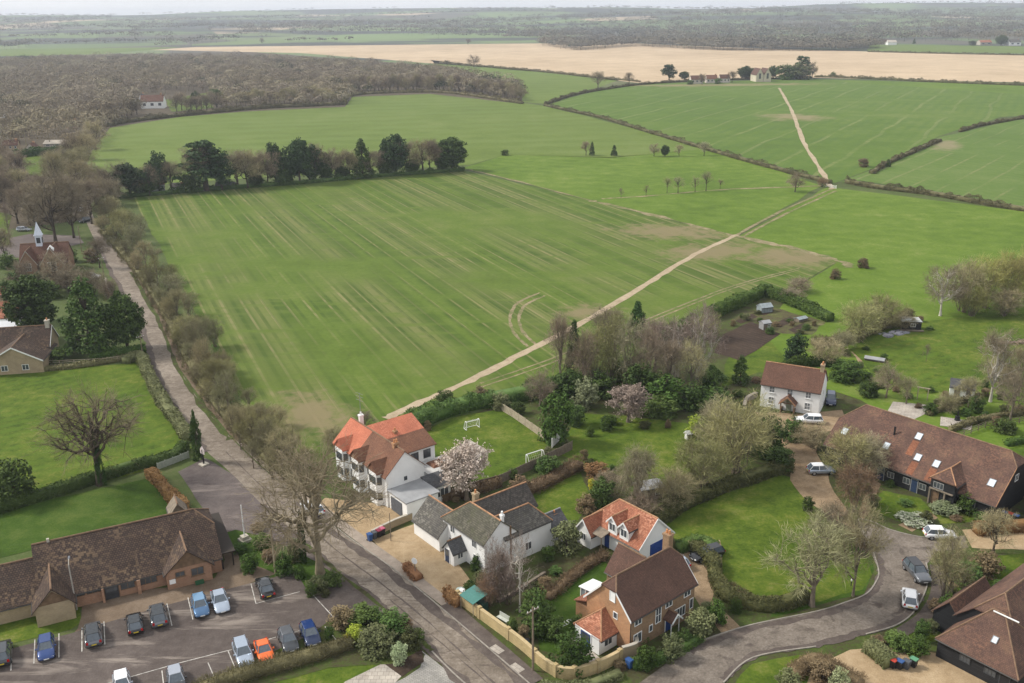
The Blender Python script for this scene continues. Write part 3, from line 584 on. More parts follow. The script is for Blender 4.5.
GUT = plain('dark_gutter', (.05, .048, .045), .5)
def swap(axis): return (lambda p: Vector((p[1], p[0], p[2]))) if axis == 'y' else None
def gable(root, x0, x1, y0, y1, ze, zr, wm, rm, axis='x', over=.3, gover=.18, hips=(0, 0), z0=0.0, mid=None, t=.13, rms=None, wall=True, ridge=RIDGE_B, barge=None, ze2=None):
    """pitched block: x0..x1 along the ridge, y0..y1 across (swapped for axis 'y'); hips 0 = gable .. 1 = full hip"""
    xf = swap(axis); ym = (y0 + y1) / 2 if mid is None else mid
    pf = (zr - ze) / (ym - y0); zb = zr - (y1 - ym) * pf if ze2 is None else ze2; pb = (zr - zb) / (y1 - ym)
    def xs(end, f, o):      # x of the rake or hip at height fraction f of the rise
        h = hips[end]; base = x0 - o if end == 0 else x1 + o; s = 1 if end == 0 else -1
        return base + s * max(0, f - (1 - h)) * (ym - y0) if h > 0 else base
    if wall:
        w_ = MB(xf); 
        def gab(end):
            x = x0 if end == 0 else x1; h = hips[end]; f = 1 - h
            P = [(x, y0, z0), (x, y1, z0), (x, y1, zb)]
            if f > 0.01:
                zf = ze + f * (zr - ze); 
                if h > 0: P += [(x, y1 - (zf - zb) / pb, zf), (x, y0 + (zf - ze) / pf, zf)]
                else: P += [(x, ym, zr)]
            P += [(x, y0, ze)]; return P
        w_.poly(gab(0)); w_.poly(gab(1)); w_.poly([(x0, y0, z0), (x1, y0, z0), (x1, y0, ze), (x0, y0, ze)]); w_.poly([(x1, y1, z0), (x0, y1, z0), (x0, y1, zb), (x1, y1, zb)])
        w_.build('wall', wm, root)
    a, b = y0 - over, y1 + over; za, zbb = ze - over * pf, zb - over * pb; f0, f1 = 1 - hips[0], 1 - hips[1]
    def rk(end, f, back): # rake point
        x = x0 - gover if end == 0 else x1 + gover
        z = za + f * (zr - za); 
        if back: z = max(z, zbb)
        return (x, (ym + (zr - z) / pb) if back else (ym - (zr - z) / pf), z)
    inset = lambda h: h * (ym - a)
    r0, r1 = (x0 - gover + inset(hips[0]), ym, zr), (x1 + gover - inset(hips[1]), ym, zr)
    front = [(x0 - gover, a, za), (x1 + gover, a, za)]; back = [(x1 + gover, b, zbb), (x0 - gover, b, zbb)]
    polys = []
    if 0 < hips[1] < 1: front.append(rk(1, f1, False))
    front += [r1, r0]
    if 0 < hips[0] < 1: front.append(rk(0, f0, False))
    if 0 < hips[0] < 1: back.append(rk(0, f0, True))
    back += [r0, r1]
    if 0 < hips[1] < 1: back.append(rk(1, f1, True))
    polys = [front, back]
    for e, r in ((0, r0), (1, r1)):
        h = hips[e]
        if h >= 1: polys.append([((x0 - gover) if e == 0 else (x1 + gover), b, zbb), ((x0 - gover) if e == 0 else (x1 + gover), a, za), r])
        elif h > 0: polys.append([rk(e, 1 - h, True), rk(e, 1 - h, False), r])
    mb = MB(xf); mb.slab(polys, t, rms)
    roof = mb.build('roof', rm, root)
    if wall:
        for yy, zz in ((a - .04, za), (b + .04, zbb)): k = MB(xf); k.tube([(x0 - gover, yy, zz), (x1 + gover, yy, zz)], .065, 5); k.build('gutter', GUT, roof)
    if ridge:
        k = MB(xf); k.tube([(r0[0] + .02, ym, zr + t), (r1[0] - .02, ym, zr + t)], .11, 6)
        for e, r in ((0, r0), (1, r1)):
            x = (x0 - gover) if e == 0 else (x1 + gover); h = hips[e]
            if h > 0:
                for bk in (False, True):
                    p = rk(e, 1 - h, bk) if h < 1 else (x, b if bk else a, zbb if bk else za)
                    k.tube([(p[0], p[1], p[2] + t), (r[0], r[1], r[2] + t)], .09, 6)
        k.build('ridge_tile', ridge, roof)
    if barge:
        for e in (0, 1):
            if hips[e] >= 1 or (isinstance(barge, tuple) and e not in barge[1]): continue
            bm = barge[0] if isinstance(barge, tuple) else barge
            x = (x0 - gover - .03) if e == 0 else (x1 + gover + .03)
            for bk in (False, True):
                k = MB(xf)
                p = rk(e, 0, bk) if not bk else (x, b, zbb); q = rk(e, 1 - hips[e], bk)
                if not bk: p = (x, a, za)
                k.poly([(x, p[1], p[2] - .12), (x, q[1], q[2] - .12), (x, q[1], q[2] + t + .02), (x, p[1], p[2] + t + .02)])
                k.poly([(x - .06, p[1], p[2] - .12), (x - .06, q[1], q[2] - .12), (x - .06, q[1], q[2] + t + .02), (x - .06, p[1], p[2] + t + .02)])
                k.poly([(x, p[1], p[2] + t + .02), (x, q[1], q[2] + t + .02), (x - .06, q[1], q[2] + t + .02), (x - .06, p[1], p[2] + t + .02)])
                k.build('bargeboard', bm, roof)
    return roof
WC = {}
def window(root, x, y, z, w, h, ang=0, cols=2, rows=1, fm=None, sill=False, name='window', glass=None):
    """ang: 0 faces -y, 90 faces +x, 180 faces +y, 270 faces -x; a frame with bars, a pane as its child"""
    fm = fm or TRIM; glass = glass or GLASS; key = (round(w, 2), round(h, 2), cols, rows, fm.name, sill, glass.name)
    if key not in WC:
        m = MB(); t = .07
        m.box(-w / 2, w / 2, -.06, .01, -t, 0); m.box(-w / 2, w / 2, -.06, .01, h, h + t); m.box(-w / 2 - t, -w / 2, -.06, .01, -t, h + t); m.box(w / 2, w / 2 + t, -.06, .01, -t, h + t)
        for i in range(1, cols): m.box(-w / 2 + w * i / cols - .03, -w / 2 + w * i / cols + .03, -.05, .008, 0, h)
        for j in range(1, rows):
            for i in range(cols): m.box(-w / 2 + w * i / cols + (.03 if i else 0), -w / 2 + w * (i + 1) / cols - (.03 if i < cols - 1 else 0), -.045, .006, h * j / rows - .025, h * j / rows + .025)
        if sill: m.box(-w / 2 - .15, w / 2 + .15, -.14, .01, -t - .07, -t)
        p = MB(); p.box(-w / 2, w / 2, -.025, .004, 0, h)
        mf, mp = m.mesh('window'), p.mesh('pane'); mf.materials.append(fm); mp.materials.append(glass); WC[key] = (mf, mp)
    mf, mp = WC[key]
    o = bpy.data.objects.new(name, mf); COL.objects.link(o); o.parent = root; o.location = (x, y, z); o.rotation_euler = (0, 0, R(ang))
    q = bpy.data.objects.new('pane', mp); COL.objects.link(q); q.parent = o
    return o
def door(root, x, y, z, w, h, ang=0, mat=None, frame=None, name='door', glaze=False):
    k = MB(); k.box(-w / 2, w / 2, -.05, .01, 0, h)
    for i in range(3): k.box(-w / 2 + .08, w / 2 - .08, -.065, -.05, h * (.06 + .31 * i), h * (.32 + .31 * i))
    o = k.build(name, mat or BLUE, root, (x, y, z), R(ang))
    f = MB(); f.box(-w / 2 - .09, -w / 2, -.07, .01, 0, h); f.box(w / 2, w / 2 + .09, -.07, .01, 0, h); f.box(-w / 2 - .09, w / 2 + .09, -.07, .01, h, h + .09)
    f.build('door_frame', frame or TRIM, o)
    hd = MB(); hd.box(w / 2 - .16, w / 2 - .08, -.11, -.066, h * .47, h * .52); hd.build('handle', BLACK, o)
    if glaze:
        g = MB(); g.box(-w / 2 + .12, w / 2 - .12, -.07, -.066, h * .5, h * .92); g.build('pane', GLASS, o)
    return o
def block(root, name, mat, x0, x1, y0, y1, z0, z1, taper=0.0):
    k = MB(); k.box(x0, x1, y0, y1, z0, z1, 0, taper); return k.build(name, mat, root)
def chimney(roof, x, y, z0, z1, w=.6, d=.8, mat=None, pots=1, pm=None):
    k = MB(); k.box(x - w / 2, x + w / 2, y - d / 2, y + d / 2, z0, z1 - .25); k.box(x - w / 2 - .07, x + w / 2 + .07, y - d / 2 - .07, y + d / 2 + .07, z1 - .25, z1)
    for i in range(pots):
        yy = y + (i - (pots - 1) / 2) * .38; k.tube([(x, yy, z1), (x, yy, z1 + .45)], [.15, .12], 8, 1)
    return k.build('chimney', [mat or BRICK_R, pm or POT], roof)
def skylight(roof, x, y, z, w, h, pitch, ang=0, glass=None):
    """roof window lying in a slope that rises towards +y (ang 0)"""
    k = MB(); t = .07
    k.box(-w / 2, w / 2, -h / 2, -h / 2 + t, 0, .1); k.box(-w / 2, w / 2, h / 2 - t, h / 2, 0, .1); k.box(-w / 2, -w / 2 + t, -h / 2 + t, h / 2 - t, 0, .1); k.box(w / 2 - t, w / 2, -h / 2 + t, h / 2 - t, 0, .1)
    g = MB(); g.box(-w / 2 + t, w / 2 - t, -h / 2 + t, h / 2 - t, .01, .07)
    o = k.build('skylight', LEAD, roof, (x, y, z)); o.rotation_euler = (pitch, 0, R(ang))
    g.build('pane', glass or LAWNG, o)
    return o
def dirx(rz): return Vector((math.cos(rz), math.sin(rz), 0))
def to_local(o, p):
    d = Vector(p) - Vector(o.location); c, s = math.cos(-o.rotation_euler.z), math.sin(-o.rotation_euler.z)
    return Vector((d.x * c - d.y * s, d.x * s + d.y * c, p[2]))
def on_slope(o, px, py, zf):
    lo, hi = 0.0, 12.0
    for _ in range(40):
        m = (lo + hi) / 2; q = to_local(o, at(px, py, m))
        if zf(q) > m: lo = m
        else: hi = m
    return q, lo

# ------------------------------------------------------------------ village hall
p = at(168.5, 590.5)
hall = thing('village_hall', 'long low brick village hall with lichened dark roof and two gabled wings', 'hall', p, R(26.5))
# local x along the front; right wing front corner at the origin
rh = gable(hall, -13.6, 6.6, 1.3, 12.5, 2.15, 6.3, BRICK_H, T_HALL, hips=(0, .35), over=.35, ridge=RIDGE_B)
gable(hall, -3.2, 4.6, 0, 5.3, 2.3, 4.75, BRICK_H, T_HALL, axis='y', over=.3) if False else gable(hall, 0, 6.2, 0, 5.2, 2.3, 4.7, BRICK_H, T_HALL, axis='y', over=.28, gover=.3)
gable(hall, -.9, 5.4, -14.2, -10.2, 2.3, 4.5, BRICK_Y, T_HALL, axis='y', over=.28, gover=.3)
gable(hall, -34, -13.7, 1.7, 10.2, 2.1, 5.1, BRICK_Y, T_HALL, over=.3)
for (xa, xb, yy) in ((.35, 4.85, -.32), (-13.9, -10.5, -1.22)):        # timber gables above the brick
    k = MB(); c = (xa + xb) / 2; k.poly([(xa, yy + .27, 2.62), (xb, yy + .27, 2.62), (c, yy + .27, 2.62 + (xb - xa) * .44)]); k.poly([(xa, yy + .3, 2.62), (c, yy + .3, 2.62 + (xb - xa) * .44), (xb, yy + .3, 2.62)])
    k.build('gable_board', OAKT, hall)
window(hall, 1.55, 0, 1.55, 1.0, .55, 0, 2, 1, OAKT, sill=True); window(hall, 3.55, 0, 1.2, 1.35, .9, 0, 2, 1, OAKT, sill=True)
window(hall, -2.0, 1.3, .9, 1.9, 1.15, 0, 3, 1, OAKT); window(hall, -4.3, 1.3, .9, 1.5, 1.15, 0, 2, 1, OAKT); window(hall, -7.9, 1.3, 1.45, 1.6, .6, 0, 3, 1, OAKT); window(hall, -9.6, 1.3, 1.45, 1.2, .6, 0, 2, 1, OAKT)
door(hall, -6.1, 1.3, 0, 1.5, 2.05, 0, DARKF, OAKT, glaze=True)
block(hall, 'buttress', BRICK_H, -3.3, -2.9, .75, 1.29, 0, 1.9); block(hall, 'buttress', BRICK_H, -7.2, -6.95, .75, 1.29, 0, 1.9)
k = MB(); k.box(.25, .95, -.05, -.002, .75, 1.35); k.build('notice', TRIM, hall)
block(hall, 'planter', plain('green_plastic', (.03, .11, .05), .5), 3.1, 4.1, -.5, -.06, 0, .42)
k = MB(); k.box(6.7, 6.85, 1.6, 12.2, 0, 2.1); k.tube([(8.1, 2.0, 0), (8.1, 2.0, 2.2)], .09); k.tube([(8.1, 7, 0), (8.1, 7, 2.2)], .09); k.tube([(8.1, 11.8, 0), (8.1, 11.8, 2.2)], .09)
k.box(6.6, 8.4, 1.5, 12.3, 2.2, 2.32); k.build('side_porch', plain('dark_timber', (.035, .028, .022), .8), hall)
block(rh, 'vent', STONE, -12.1, -11.8, 6.75, 7.05, 6.2, 6.75)
# shelter gable behind the hall
sh = thing('shelter', 'small pointed timber shelter roof rising behind the hall ridge by the low hedge', 'shelter', at(180, 524), R(26))
gable(sh, 0, 2.6, -1.1, 1.1, 1.6, 3.0, TIMBER, TIMBER, axis='y', over=.15)

# ------------------------------------------------------------------ white semi-detached house with orange roof
p = at(334.7, 441.3, 4.8); p.z = 0
wh = thing('white_house', 'white house with half orange and half brown roof and dark bay windows', 'house', p, R(-52.3))
rw = gable(wh, 0, 14.9, 0, 6.2, 4.8, 7.7, WHITE, [T_ORANGE, T_TERRA], over=.3, ridge=None, rms=[0, 0], gover=.15) if False else None
w_ = MB(); L, D, ze, zr = 14.9, 6.2, 4.8, 7.7
for x in (0, L): w_.poly([(x, 0, 0), (x, D, 0), (x, D, ze), (x, D / 2, zr), (x, 0, ze)])
w_.poly([(0, 0, 0), (L, 0, 0), (L, 0, ze), (0, 0, ze)]); w_.poly([(L, D, 0), (0, D, 0), (0, D, ze), (L, D, ze)]); w_.build('wall', WHITE, wh)
def two_tone(name, xs, y0, y1, ze, zr, mats, parent):
    k = MB(); ym = (y0 + y1) / 2; pt = (zr - ze) / (ym - y0); o = .3; polys = []; ms = []
    for i in range(len(xs) - 1):
        a, b = xs[i], xs[i + 1]
        polys.append([(a, y0 - o, ze - o * pt), (b, y0 - o, ze - o * pt), (b, ym, zr), (a, ym, zr)]); ms.append(i)
        polys.append([(b, y1 + o, ze - o * pt), (a, y1 + o, ze - o * pt), (a, ym, zr), (b, ym, zr)]); ms.append(i)
    k.slab(polys, .13, ms); return k.build(name, mats, parent)
rw = two_tone('roof', [-.18, 6.3, 15.08], 0, 6.2, 4.8, 7.7, [T_ORANGE, T_TERRA], wh)
k = MB(); k.tube([(-.16, 3.1, 7.83), (15.06, 3.1, 7.83)], .11, 6); k.build('ridge_tile', RIDGE_B, rw)
# rear wing, ridge across; the far half in new orange tile
k = MB(); xa, xm, xb = .6, 3.9, 10.4; zr2, pt = 7.6, .40; ya, yb = 3.2, 11.2
zl = zr2 - (xm - xa) * .75; zrr = zr2 - (xb - xm) * pt; zmid = zr2 - 3.4 * pt
k.slab([[(xa, ya, zl), (xm, ya, zr2), (xm, yb, zr2), (xa, yb, zl)], [(xm, ya, zr2), (xm + 3.4, ya, zmid), (xm + 3.4, yb, zmid), (xm, yb, zr2)], [(xm + 3.4, ya, zmid), (xb + .3, ya, zrr - .12), (xb + .3, yb, zrr - .12), (xm + 3.4, yb, zmid)]], .13, [0, 0, 1])
rw2 = k.build('roof', [T_ORANGE, T_TERRA], wh)
k = MB(); k.poly([(xa, yb - .2, 0), (xb, yb - .2, 0), (xb, yb - .2, zrr - .02), (xm, yb - .2, zr2 - .02), (xa, yb - .2, zl - .02)]); k.poly([(xb, 5.8, 0), (xb, yb - .2, 0), (xb, yb - .2, zrr - .02), (xb, 5.8, zrr - .02)]); k.poly([(xa + .02, yb - .2, 0), (xa + .02, 5.8, 0), (xa + .02, 5.8, zl - .02), (xa + .02, yb - .2, zl - .02)])
k.build('wall', WHITE, wh)
chimney(rw, 12.6, 3.1, 7.2, 8.3, .5, .8, BRICK_R, 2); chimney(rw2, 6.6, 6.6, 5.9, 7.0, .5, .5, BRICK_R, 1); chimney(rw, .45, 4.4, 5.8, 8.1, .5, .6, WHITE, 1, TRIM)
# three two-storey bays with gablets
for xc, mat_ in ((2.9, T_ORANGE), (7.6, T_TERRA), (12.6, T_TERRA)):
    k = MB(); k.prism([(xc - 1.35, -.002), (xc - .95, -.85), (xc + .95, -.85), (xc + 1.35, -.002)], 0, 5.0)
    bay = k.build('bay', WHITE, wh)
    for z in (.95, 3.3):
        window(bay, xc, -.85, z, 1.55, 1.0, 0, 3, 1, DARKF); 
        for s in (-1, 1):
            f = window(bay, xc + s * 1.15, -.43, z, .5, 1.0, 0, 1, 1, DARKF); f.rotation_euler.z = math.atan2(s * .85, .4)
    g = MB(); pol = [[(xc - 1.45, -1.0, 4.95), (xc, -1.0, 6.4), (xc, 1.9, 6.4), (xc - 1.45, .2, 4.95)], [(xc, -1.0, 6.4), (xc + 1.45, -1.0, 4.95), (xc + 1.45, .2, 4.95), (xc, 1.9, 6.4)]]
    g.slab(pol, .12); gr = g.build('gablet', mat_, wh)
    g = MB(); g.poly([(xc - 1.3, -.86, 5.01), (xc + 1.3, -.86, 5.01), (xc, -.86, 6.3)]); g.build('gable_board', mat_, gr)
window(wh, 10.15, 0, 3.3, .75, 1.2, 0, 1, 1, DARKF); window(wh, 5.2, 0, 3.3, .75, 1.2, 0, 1, 1, DARKF)
door(wh, 10.15, 0, .1, .95, 2.1, 0, DARKF, TRIM, glaze=True); door(wh, 5.2, 0, .1, .95, 2.1, 0, DARKF, TRIM, glaze=True)
window(wh, 14.9, 3.1, 3.4, .35, .45, 90, 1, 1, DARKF)
for y in (7.5, 9.6): window(wh, 10.4, y, 3.2, 1.1, 1.2, 90, 2, 1, DARKF)
block(wh, 'garage', WHITE, 14.92, 19.7, .25, 5.3, 0, 2.65)
block(wh, 'flat_roof', FLATR, 14.93, 19.95, 0, 5.5, 2.66, 2.84)
k = MB(); k.box(15.6, 18.4, .18, .24, 0, 2.1)
for i in range(5): k.box(15.6, 18.4, .15, .179, .04 + i * .42, .40 + i * .42)
k.build('garage_door', plain('grey_door', (.10, .11, .125), .5), wh)
gr = block(wh, 'extension', WHITE, 14.92, 18.2, 5.55, 8.4, 0, 2.5)
k = MB(); k.slab([[(14.93, 5.52, 2.95), (18.4, 5.52, 2.52), (18.4, 8.6, 2.52), (14.93, 8.6, 2.95)]], .1); k.build('slate_roof', T_SLATE, gr)
window(gr, 18.2, 7.0, .9, 2.0, 1.2, 90, 3, 1, TRIM)
block(wh, 'extension', WHITE, 10.42, 14.6, 7.4, 12.6, 0, 2.5); block(wh, 'flat_roof', plain('pale_flat_roof', (.46, .45, .43), .7, var=.12), 10.43, 14.8, 7.2, 12.8, 2.51, 2.7)
block(wh, 'roof_lantern', T_TERRA, 11.2, 13.4, 8.8, 11.2, 2.71, 3.0, .3)
# television aerial on the white chimney
k = MB(); k.tube([(.45, 4.4, 8.1), (.45, 4.4, 11.6)], .04, 5)
for z in (10.4, 11.0, 11.5):
    k.tube([(-.4, 4.25, z), (1.2, 4.55, z)], .022, 5)
k.build('aerial', plain('aerial_metal', (.22, .22, .23), .6), wh)

# ------------------------------------------------------------------ white cottage with grey tiled roofs
p = at(442.9, 516.2, 4.3); p.z = 0
ct = thing('cottage', 'white rendered cottage of joined blocks under mossy grey tiles with a small gabled porch', 'house', p, R(-51.5))
rc = gable(ct, 0, 8.8, 0, 5.0, 4.3, 6.5, WHITE, T_MOSS, hips=(1, 0), ridge=RIDGE_O, over=.25, gover=.12)
gable(ct, 3, 11.6, .3, 4.8, 4.0, 6.2, WHITE, T_GREYD, axis='y', ridge=RIDGE_O, over=.2, gover=.1)
rc3 = gable(ct, 3, 10.6, 4.9, 8.9, 3.9, 6.0, WHITE, T_GREY, axis='y', hips=(0, 1), ridge=RIDGE_O, over=.2, gover=.1)
lw = gable(ct, -5.0, .9, -1.3, 3.9, 2.2, 4.7, WHITE, T_GREY, ridge=RIDGE_O, over=.25, gover=.1)
gable(ct, 10.6, 13.4, 5.6, 9.0, 2.3, 3.7, WHITE, T_SLATE, axis='y', ridge=LEAD, over=.2)
gable(ct, -1.9, .4, 2.9, 4.9, 1.95, 3.1, WHITE, T_SLATE, axis='y', ridge=RIDGE_B, over=.2, gover=.25)
door(ct, 3.55, -1.9, .05, .9, 1.9, 0, plain('navy_door', (.03, .05, .10), .4), TRIM, glaze=True); window(ct, 4.9, -.9, .9, .7, .75, 90, 2, 1, TRIM)
for x in (2.1, 6.7): window(ct, x, 0, 2.9, .8, .95, 0, 2, 1, TRIM)
for x in (1.9, 7.1): window(ct, x, 0, .8, 1.1, 1.1, 0, 2, 1, TRIM)
window(ct, 8.9, 6.8, 1.0, .9, 1.0, 90, 2, 1, TRIM); window(ct, 8.8, 2.5, .9, 1.0, 1.0, 90, 2, 1, TRIM); window(ct, 9.0, 11.8, .9, 1.0, 1.0, 90, 2, 1, TRIM)
chimney(rc, 1.7, 4.0, 5.0, 7.0, .6, .7, BRICK_Y, 1); chimney(rc, 8.5, 3.0, 6.1, 7.15, .35, .35, WHITE, 1, TRIM)
k = MB(); k.box(8.82, 9.0, 3.9, 4.05, 0, 5.4); k.build('drainpipe', OAKT, ct)
# brick garden building with a pot, behind the cottage
gb = thing('garden_store', 'little tiled garden building with a bright orange chimney pot behind the white cottage', 'outbuilding', at(545, 535), R(-51))
rg = gable(gb, -1.6, 1.6, -1.4, 1.4, 1.9, 2.9, BRICK_R, T_GREY, over=.2); chimney(rg, 1.1, .6, 2.2, 3.5, .5, .5, BRICK_R, 1)

# ------------------------------------------------------------------ brick house
p = at(630.9, 617.8, 4.5); p.z = 0
bh = thing('brick_house', 'brown brick house with steep dark tiled roof and tall chimney beside the lane', 'house', p, R(40))
rb = gable(bh, 0, 10.5, 0, 6.6, 4.4, 7.7, SHADEBRICK, T_DARK, hips=(.32, .32), over=.3, gover=.2, barge=(TRIM, (0, 1)), mid=3.1)
k = MB(); k.poly([(-.015, .02, 0), (-.015, 6.58, 0), (-.015, 6.58, 3.95), (-.015, 4.1, 6.55), (-.015, 2.1, 6.55), (-.015, .02, 4.35)]); k.build('sunlit_gable', BRICK_R, bh)  # gable skin in brighter brick, sunlight put into its colour
gable(bh, 5.0, 9.0, 5.6, 9.6, 3.7, 6.3, SHADEBRICK, T_DARK, axis='y', over=.25, ridge=RIDGE_B)
chimney(rb, 9.9, 3.7, 6.2, 9.2, .75, .9, SHADEBRICK, 2)
an = gable(bh, -2.7, 1.0, 1.9, 5.7, 2.1, 3.9, WHITE, T_RED, hips=(1, 0), over=.28, gover=.28, ridge=RIDGE_O) if False else gable(bh, -2.75, -.03, 1.9, 5.6, 2.05, 3.75, WHITE, T_RED, hips=(1, 0), over=.28, gover=.0, ridge=RIDGE_O)
door(bh, -2.75, 3.9, .05, 1.5, 1.85, 270, BLUE, TRIM, glaze=True); window(bh, -1.4, 1.9, .75, 1.1, .95, 0, 2, 1, TRIM)
k = MB(); k.slab([[(.2, 6.6, 3.0), (2.4, 6.6, 3.0), (2.4, 8.9, 2.0), (.2, 8.9, 2.0)]], .12); k.build('lean_to_roof', T_RED, bh); block(bh, 'lean_to', BRICK_R, .35, 2.25, 6.62, 8.7, 0, 1.95)
cs = block(bh, 'conservatory', plain('conservatory_glass', (.20, .23, .25), .1, var=.3), 2.3, 4.4, 6.65, 9.9, .5, 2.3)
block(cs, 'plinth', WHITE, 2.28, 4.42, 6.64, 9.92, 0, .5)
k = MB(); k.slab([[(2.1, 6.65, 2.85), (4.45, 6.65, 2.85), (4.45, 10.1, 2.35), (2.1, 10.1, 2.35)]], .1); k.build('conservatory_roof', plain('white_sheet_roof', (.74, .75, .76), .35, var=.04), cs)
k = MB()
for y in (6.7, 7.5, 8.3, 9.1, 9.88): k.box(2.23, 2.31, y - .05, y + .05, .45, 2.4)
for x in (2.9, 3.6, 4.3): k.box(x - .05, x + .05, 9.86, 9.95, .45, 2.35)
k.build('conservatory_frame', TRIM, cs)
for (x, z, w, h, c) in ((1.15, 3.15, 1.0, .85, 2), (1.15, .85, 1.15, 1.15, 2), (6.1, 3.15, 1.0, .85, 2), (9.2, 3.15, 1.0, .85, 2), (8.0, .95, 1.8, 1.15, 4), (3.25, 1.3, .45, .75, 1), (10.0, 1.2, .5, 1.2, 1)):
    window(bh, x, 0, z, w, h, 0, c, 1, TRIM)
window(bh, 4.4, 0, 1.9, .8, 1.9, 0, 2, 2, TRIM)
window(bh, -.02, 2.2, 3.3, .5, .7, 270, 1, 1, TRIM); window(bh, -.02, 2.7, 5.2, .7, 1.1, 270, 1, 1, TRIM, glass=TRIM)
po = gable(bh, -1.1, .2, 5.4, 6.9, 2.0, 2.75, WHITE, T_DARK, axis='y', over=.15, wall=False, barge=(TRIM, (0,)))
k = MB(); k.tube([(5.5, -1.0, 0), (5.5, -1.0, 2.0)], .06); k.tube([(6.8, -1.0, 0), (6.8, -1.0, 2.0)], .06); k.build('porch_post', TRIM, po)
door(bh, 6.15, 0, .05, .95, 1.95, 0, BLUE, TRIM)
k = MB(); k.tube([(-.1, -.1, 0), (-.1, -.1, 4.2)], .05); k.build('drainpipe', BLACK, bh)

# ------------------------------------------------------------------ dormered white outbuilding
p = at(616.5, 498.4, 5.4); p.z = 0
dh = thing('dormer_house', 'white house with two dormers in its orange tiled roof and a blue garage door', 'house', p - 3.0 * Vector((.766, .643, 0)) - 2.6 * Vector((.643, -.766, 0)), R(-50))
rd = gable(dh, .3, 9.6, 0, 6.0, 2.5, 5.4, WHITE, T_RED, hips=(.9, 0), over=.35, ridge=RIDGE_O, barge=(TRIM, (1,)))
gable(dh, -2.0, 1.2, .4, 3.0, 2.1, 3.8, WHITE, T_RED, axis='y', over=.25, ridge=RIDGE_O, barge=(TRIM, (0,)))
for x in (5.0, 7.0):
    gable(dh, -.15, 2.6, x - .75, x + .75, 4.1, 4.9, WHITE, T_RED, axis='y', over=.2, z0=2.2, ridge=RIDGE_O, barge=(TRIM, (0,)))
    window(dh, x, -.15, 2.95, .95, .95, 0, 2, 1, TRIM)
k = MB(); k.box(9.58, 9.66, 1.9, 4.6, 0, 2.1)
for i in range(5): k.box(9.661, 9.68, 1.95, 4.55, .05 + i * .41, .40 + i * .41)
k.build('garage_door', BLUE, dh)
door(dh, 2.4, 0, .05, .85, 1.9, 0, BLUE, TRIM); door(dh, 4.0, 0, .05, .85, 1.9, 0, BLUE, TRIM); window(dh, 1.7, -2.0, .9, .75, .9, 0, 2, 1, TRIM); window(dh, 7.4, 0, .8, 1.0, 1.0, 0, 2, 1, TRIM)
k = MB(); k.slab([[(2.6, -1.7, 2.2), (4.6, -1.7, 2.2), (4.6, -.1, 2.5), (2.6, -.1, 2.5)]], .08); k.tube([(2.7, -1.6, 0), (2.7, -1.6, 2.2)], .06); k.tube([(4.5, -1.6, 0), (4.5, -1.6, 2.2)], .06); k.build('pergola', TIMBER, dh)

# ------------------------------------------------------------------ white house by the gravel drive
rh2 = thing('farmhouse', 'symmetrical white two-storey farmhouse with brown tiled roof and a timber gabled porch', 'house', at(759.5, 406), R(-27.5))
rr = gable(rh2, 0, 9.9, 0, 6.4, 4.25, 7.1, WHITE, T_BROWN, over=.25, gover=.15, ridge=RIDGE_O)
for x in (1.9, 4.95, 8.0): window(rh2, x, 0, 2.95, .8, .95, 0, 2, 2, TRIM, sill=True, glass=SKYCURT)
for x in (1.9, 8.0): window(rh2, x, 0, .85, .85, 1.15, 0, 2, 2, TRIM, sill=True, glass=SKYCURT)
window(rh2, 9.9, 3.2, 2.8, .7, .9, 90, 2, 1, TRIM)
door(rh2, 4.95, 0, .05, .95, 1.95, 0, plain('sage_door', (.28, .32, .24), .5), TRIM)
po = gable(rh2, -1.5, .2, 3.75, 6.15, 1.95, 3.1, TIMBER, T_BROWN, axis='y', over=.25, gover=.2, wall=False, barge=(RIDGE_O, (0,)), ridge=None)
k = MB()
for x in (3.85, 6.05): k.box(x - .09, x + .09, -1.5, -1.32, 0, 1.95); k.box(x - .08, x + .08, -1.31, -.02, 0, .8)
k.box(3.8, 6.1, -1.5, -1.34, 1.86, 2.0); k.build('porch_frame', OAKT, po)
chimney(rr, 9.4, 3.2, 6.6, 8.2, .6, .8, BRICK_Y, 2)

# ------------------------------------------------------------------ long converted barn
p = at(995, 504.6, 2.6); p.z = 0
ba = thing('long_barn', 'very long black weatherboarded barn with weathered brown tiled roof and six roof windows', 'barn', p - 25.5 * dirx(R(-50)), R(-50))
rb2 = gable(ba, 0, 25.5, 0, 12.4, 2.6, 7.9, BLACKB, T_BARN, hips=(.42, .25), over=.3, gover=.25, ridge=RIDGE_B, barge=(RIDGE_O, (1,)))
pit = math.atan2(5.3, 6.2)
for (px, py) in ((844.8, 431.5), (886.5, 446), (919, 436.5), (918, 457.5), (936.5, 464), (991.8, 483)):
    q, z = on_slope(ba, px, py, lambda q: 2.73 + (q.y) * 5.3 / 6.2)
    skylight(rb2, q.x, q.y, z + .02, .95, 1.15, pit)
    if px in (919, 918, 936.5):
        k = MB(); y1_ = q.y - .62; y0_ = max(-.2, y1_ - 1.9); zs = lambda y: 2.73 + y * 5.3 / 6.2 + .012; k.poly([(q.x - .5, y0_, zs(y0_)), (q.x + .5, y0_, zs(y0_)), (q.x + .5, y1_, zs(y1_)), (q.x - .5, y1_, zs(y1_))]); k.build('tile_patch', T_PATCH, rb2)
gable(ba, -1.2, 4.6, 17.2, 20.6, 3.9, 5.3, BLACKB, T_BARN, axis='y', hips=(.9, 0), over=.3, ridge=RIDGE_O)
window(ba, 18.3, -1.2, 2.6, 1.3, .8, 0, 3, 1, PALEF); door(ba, 18.0, -1.2, .05, .9, 1.95, 0, OAKT, OAKT)
k = MB()
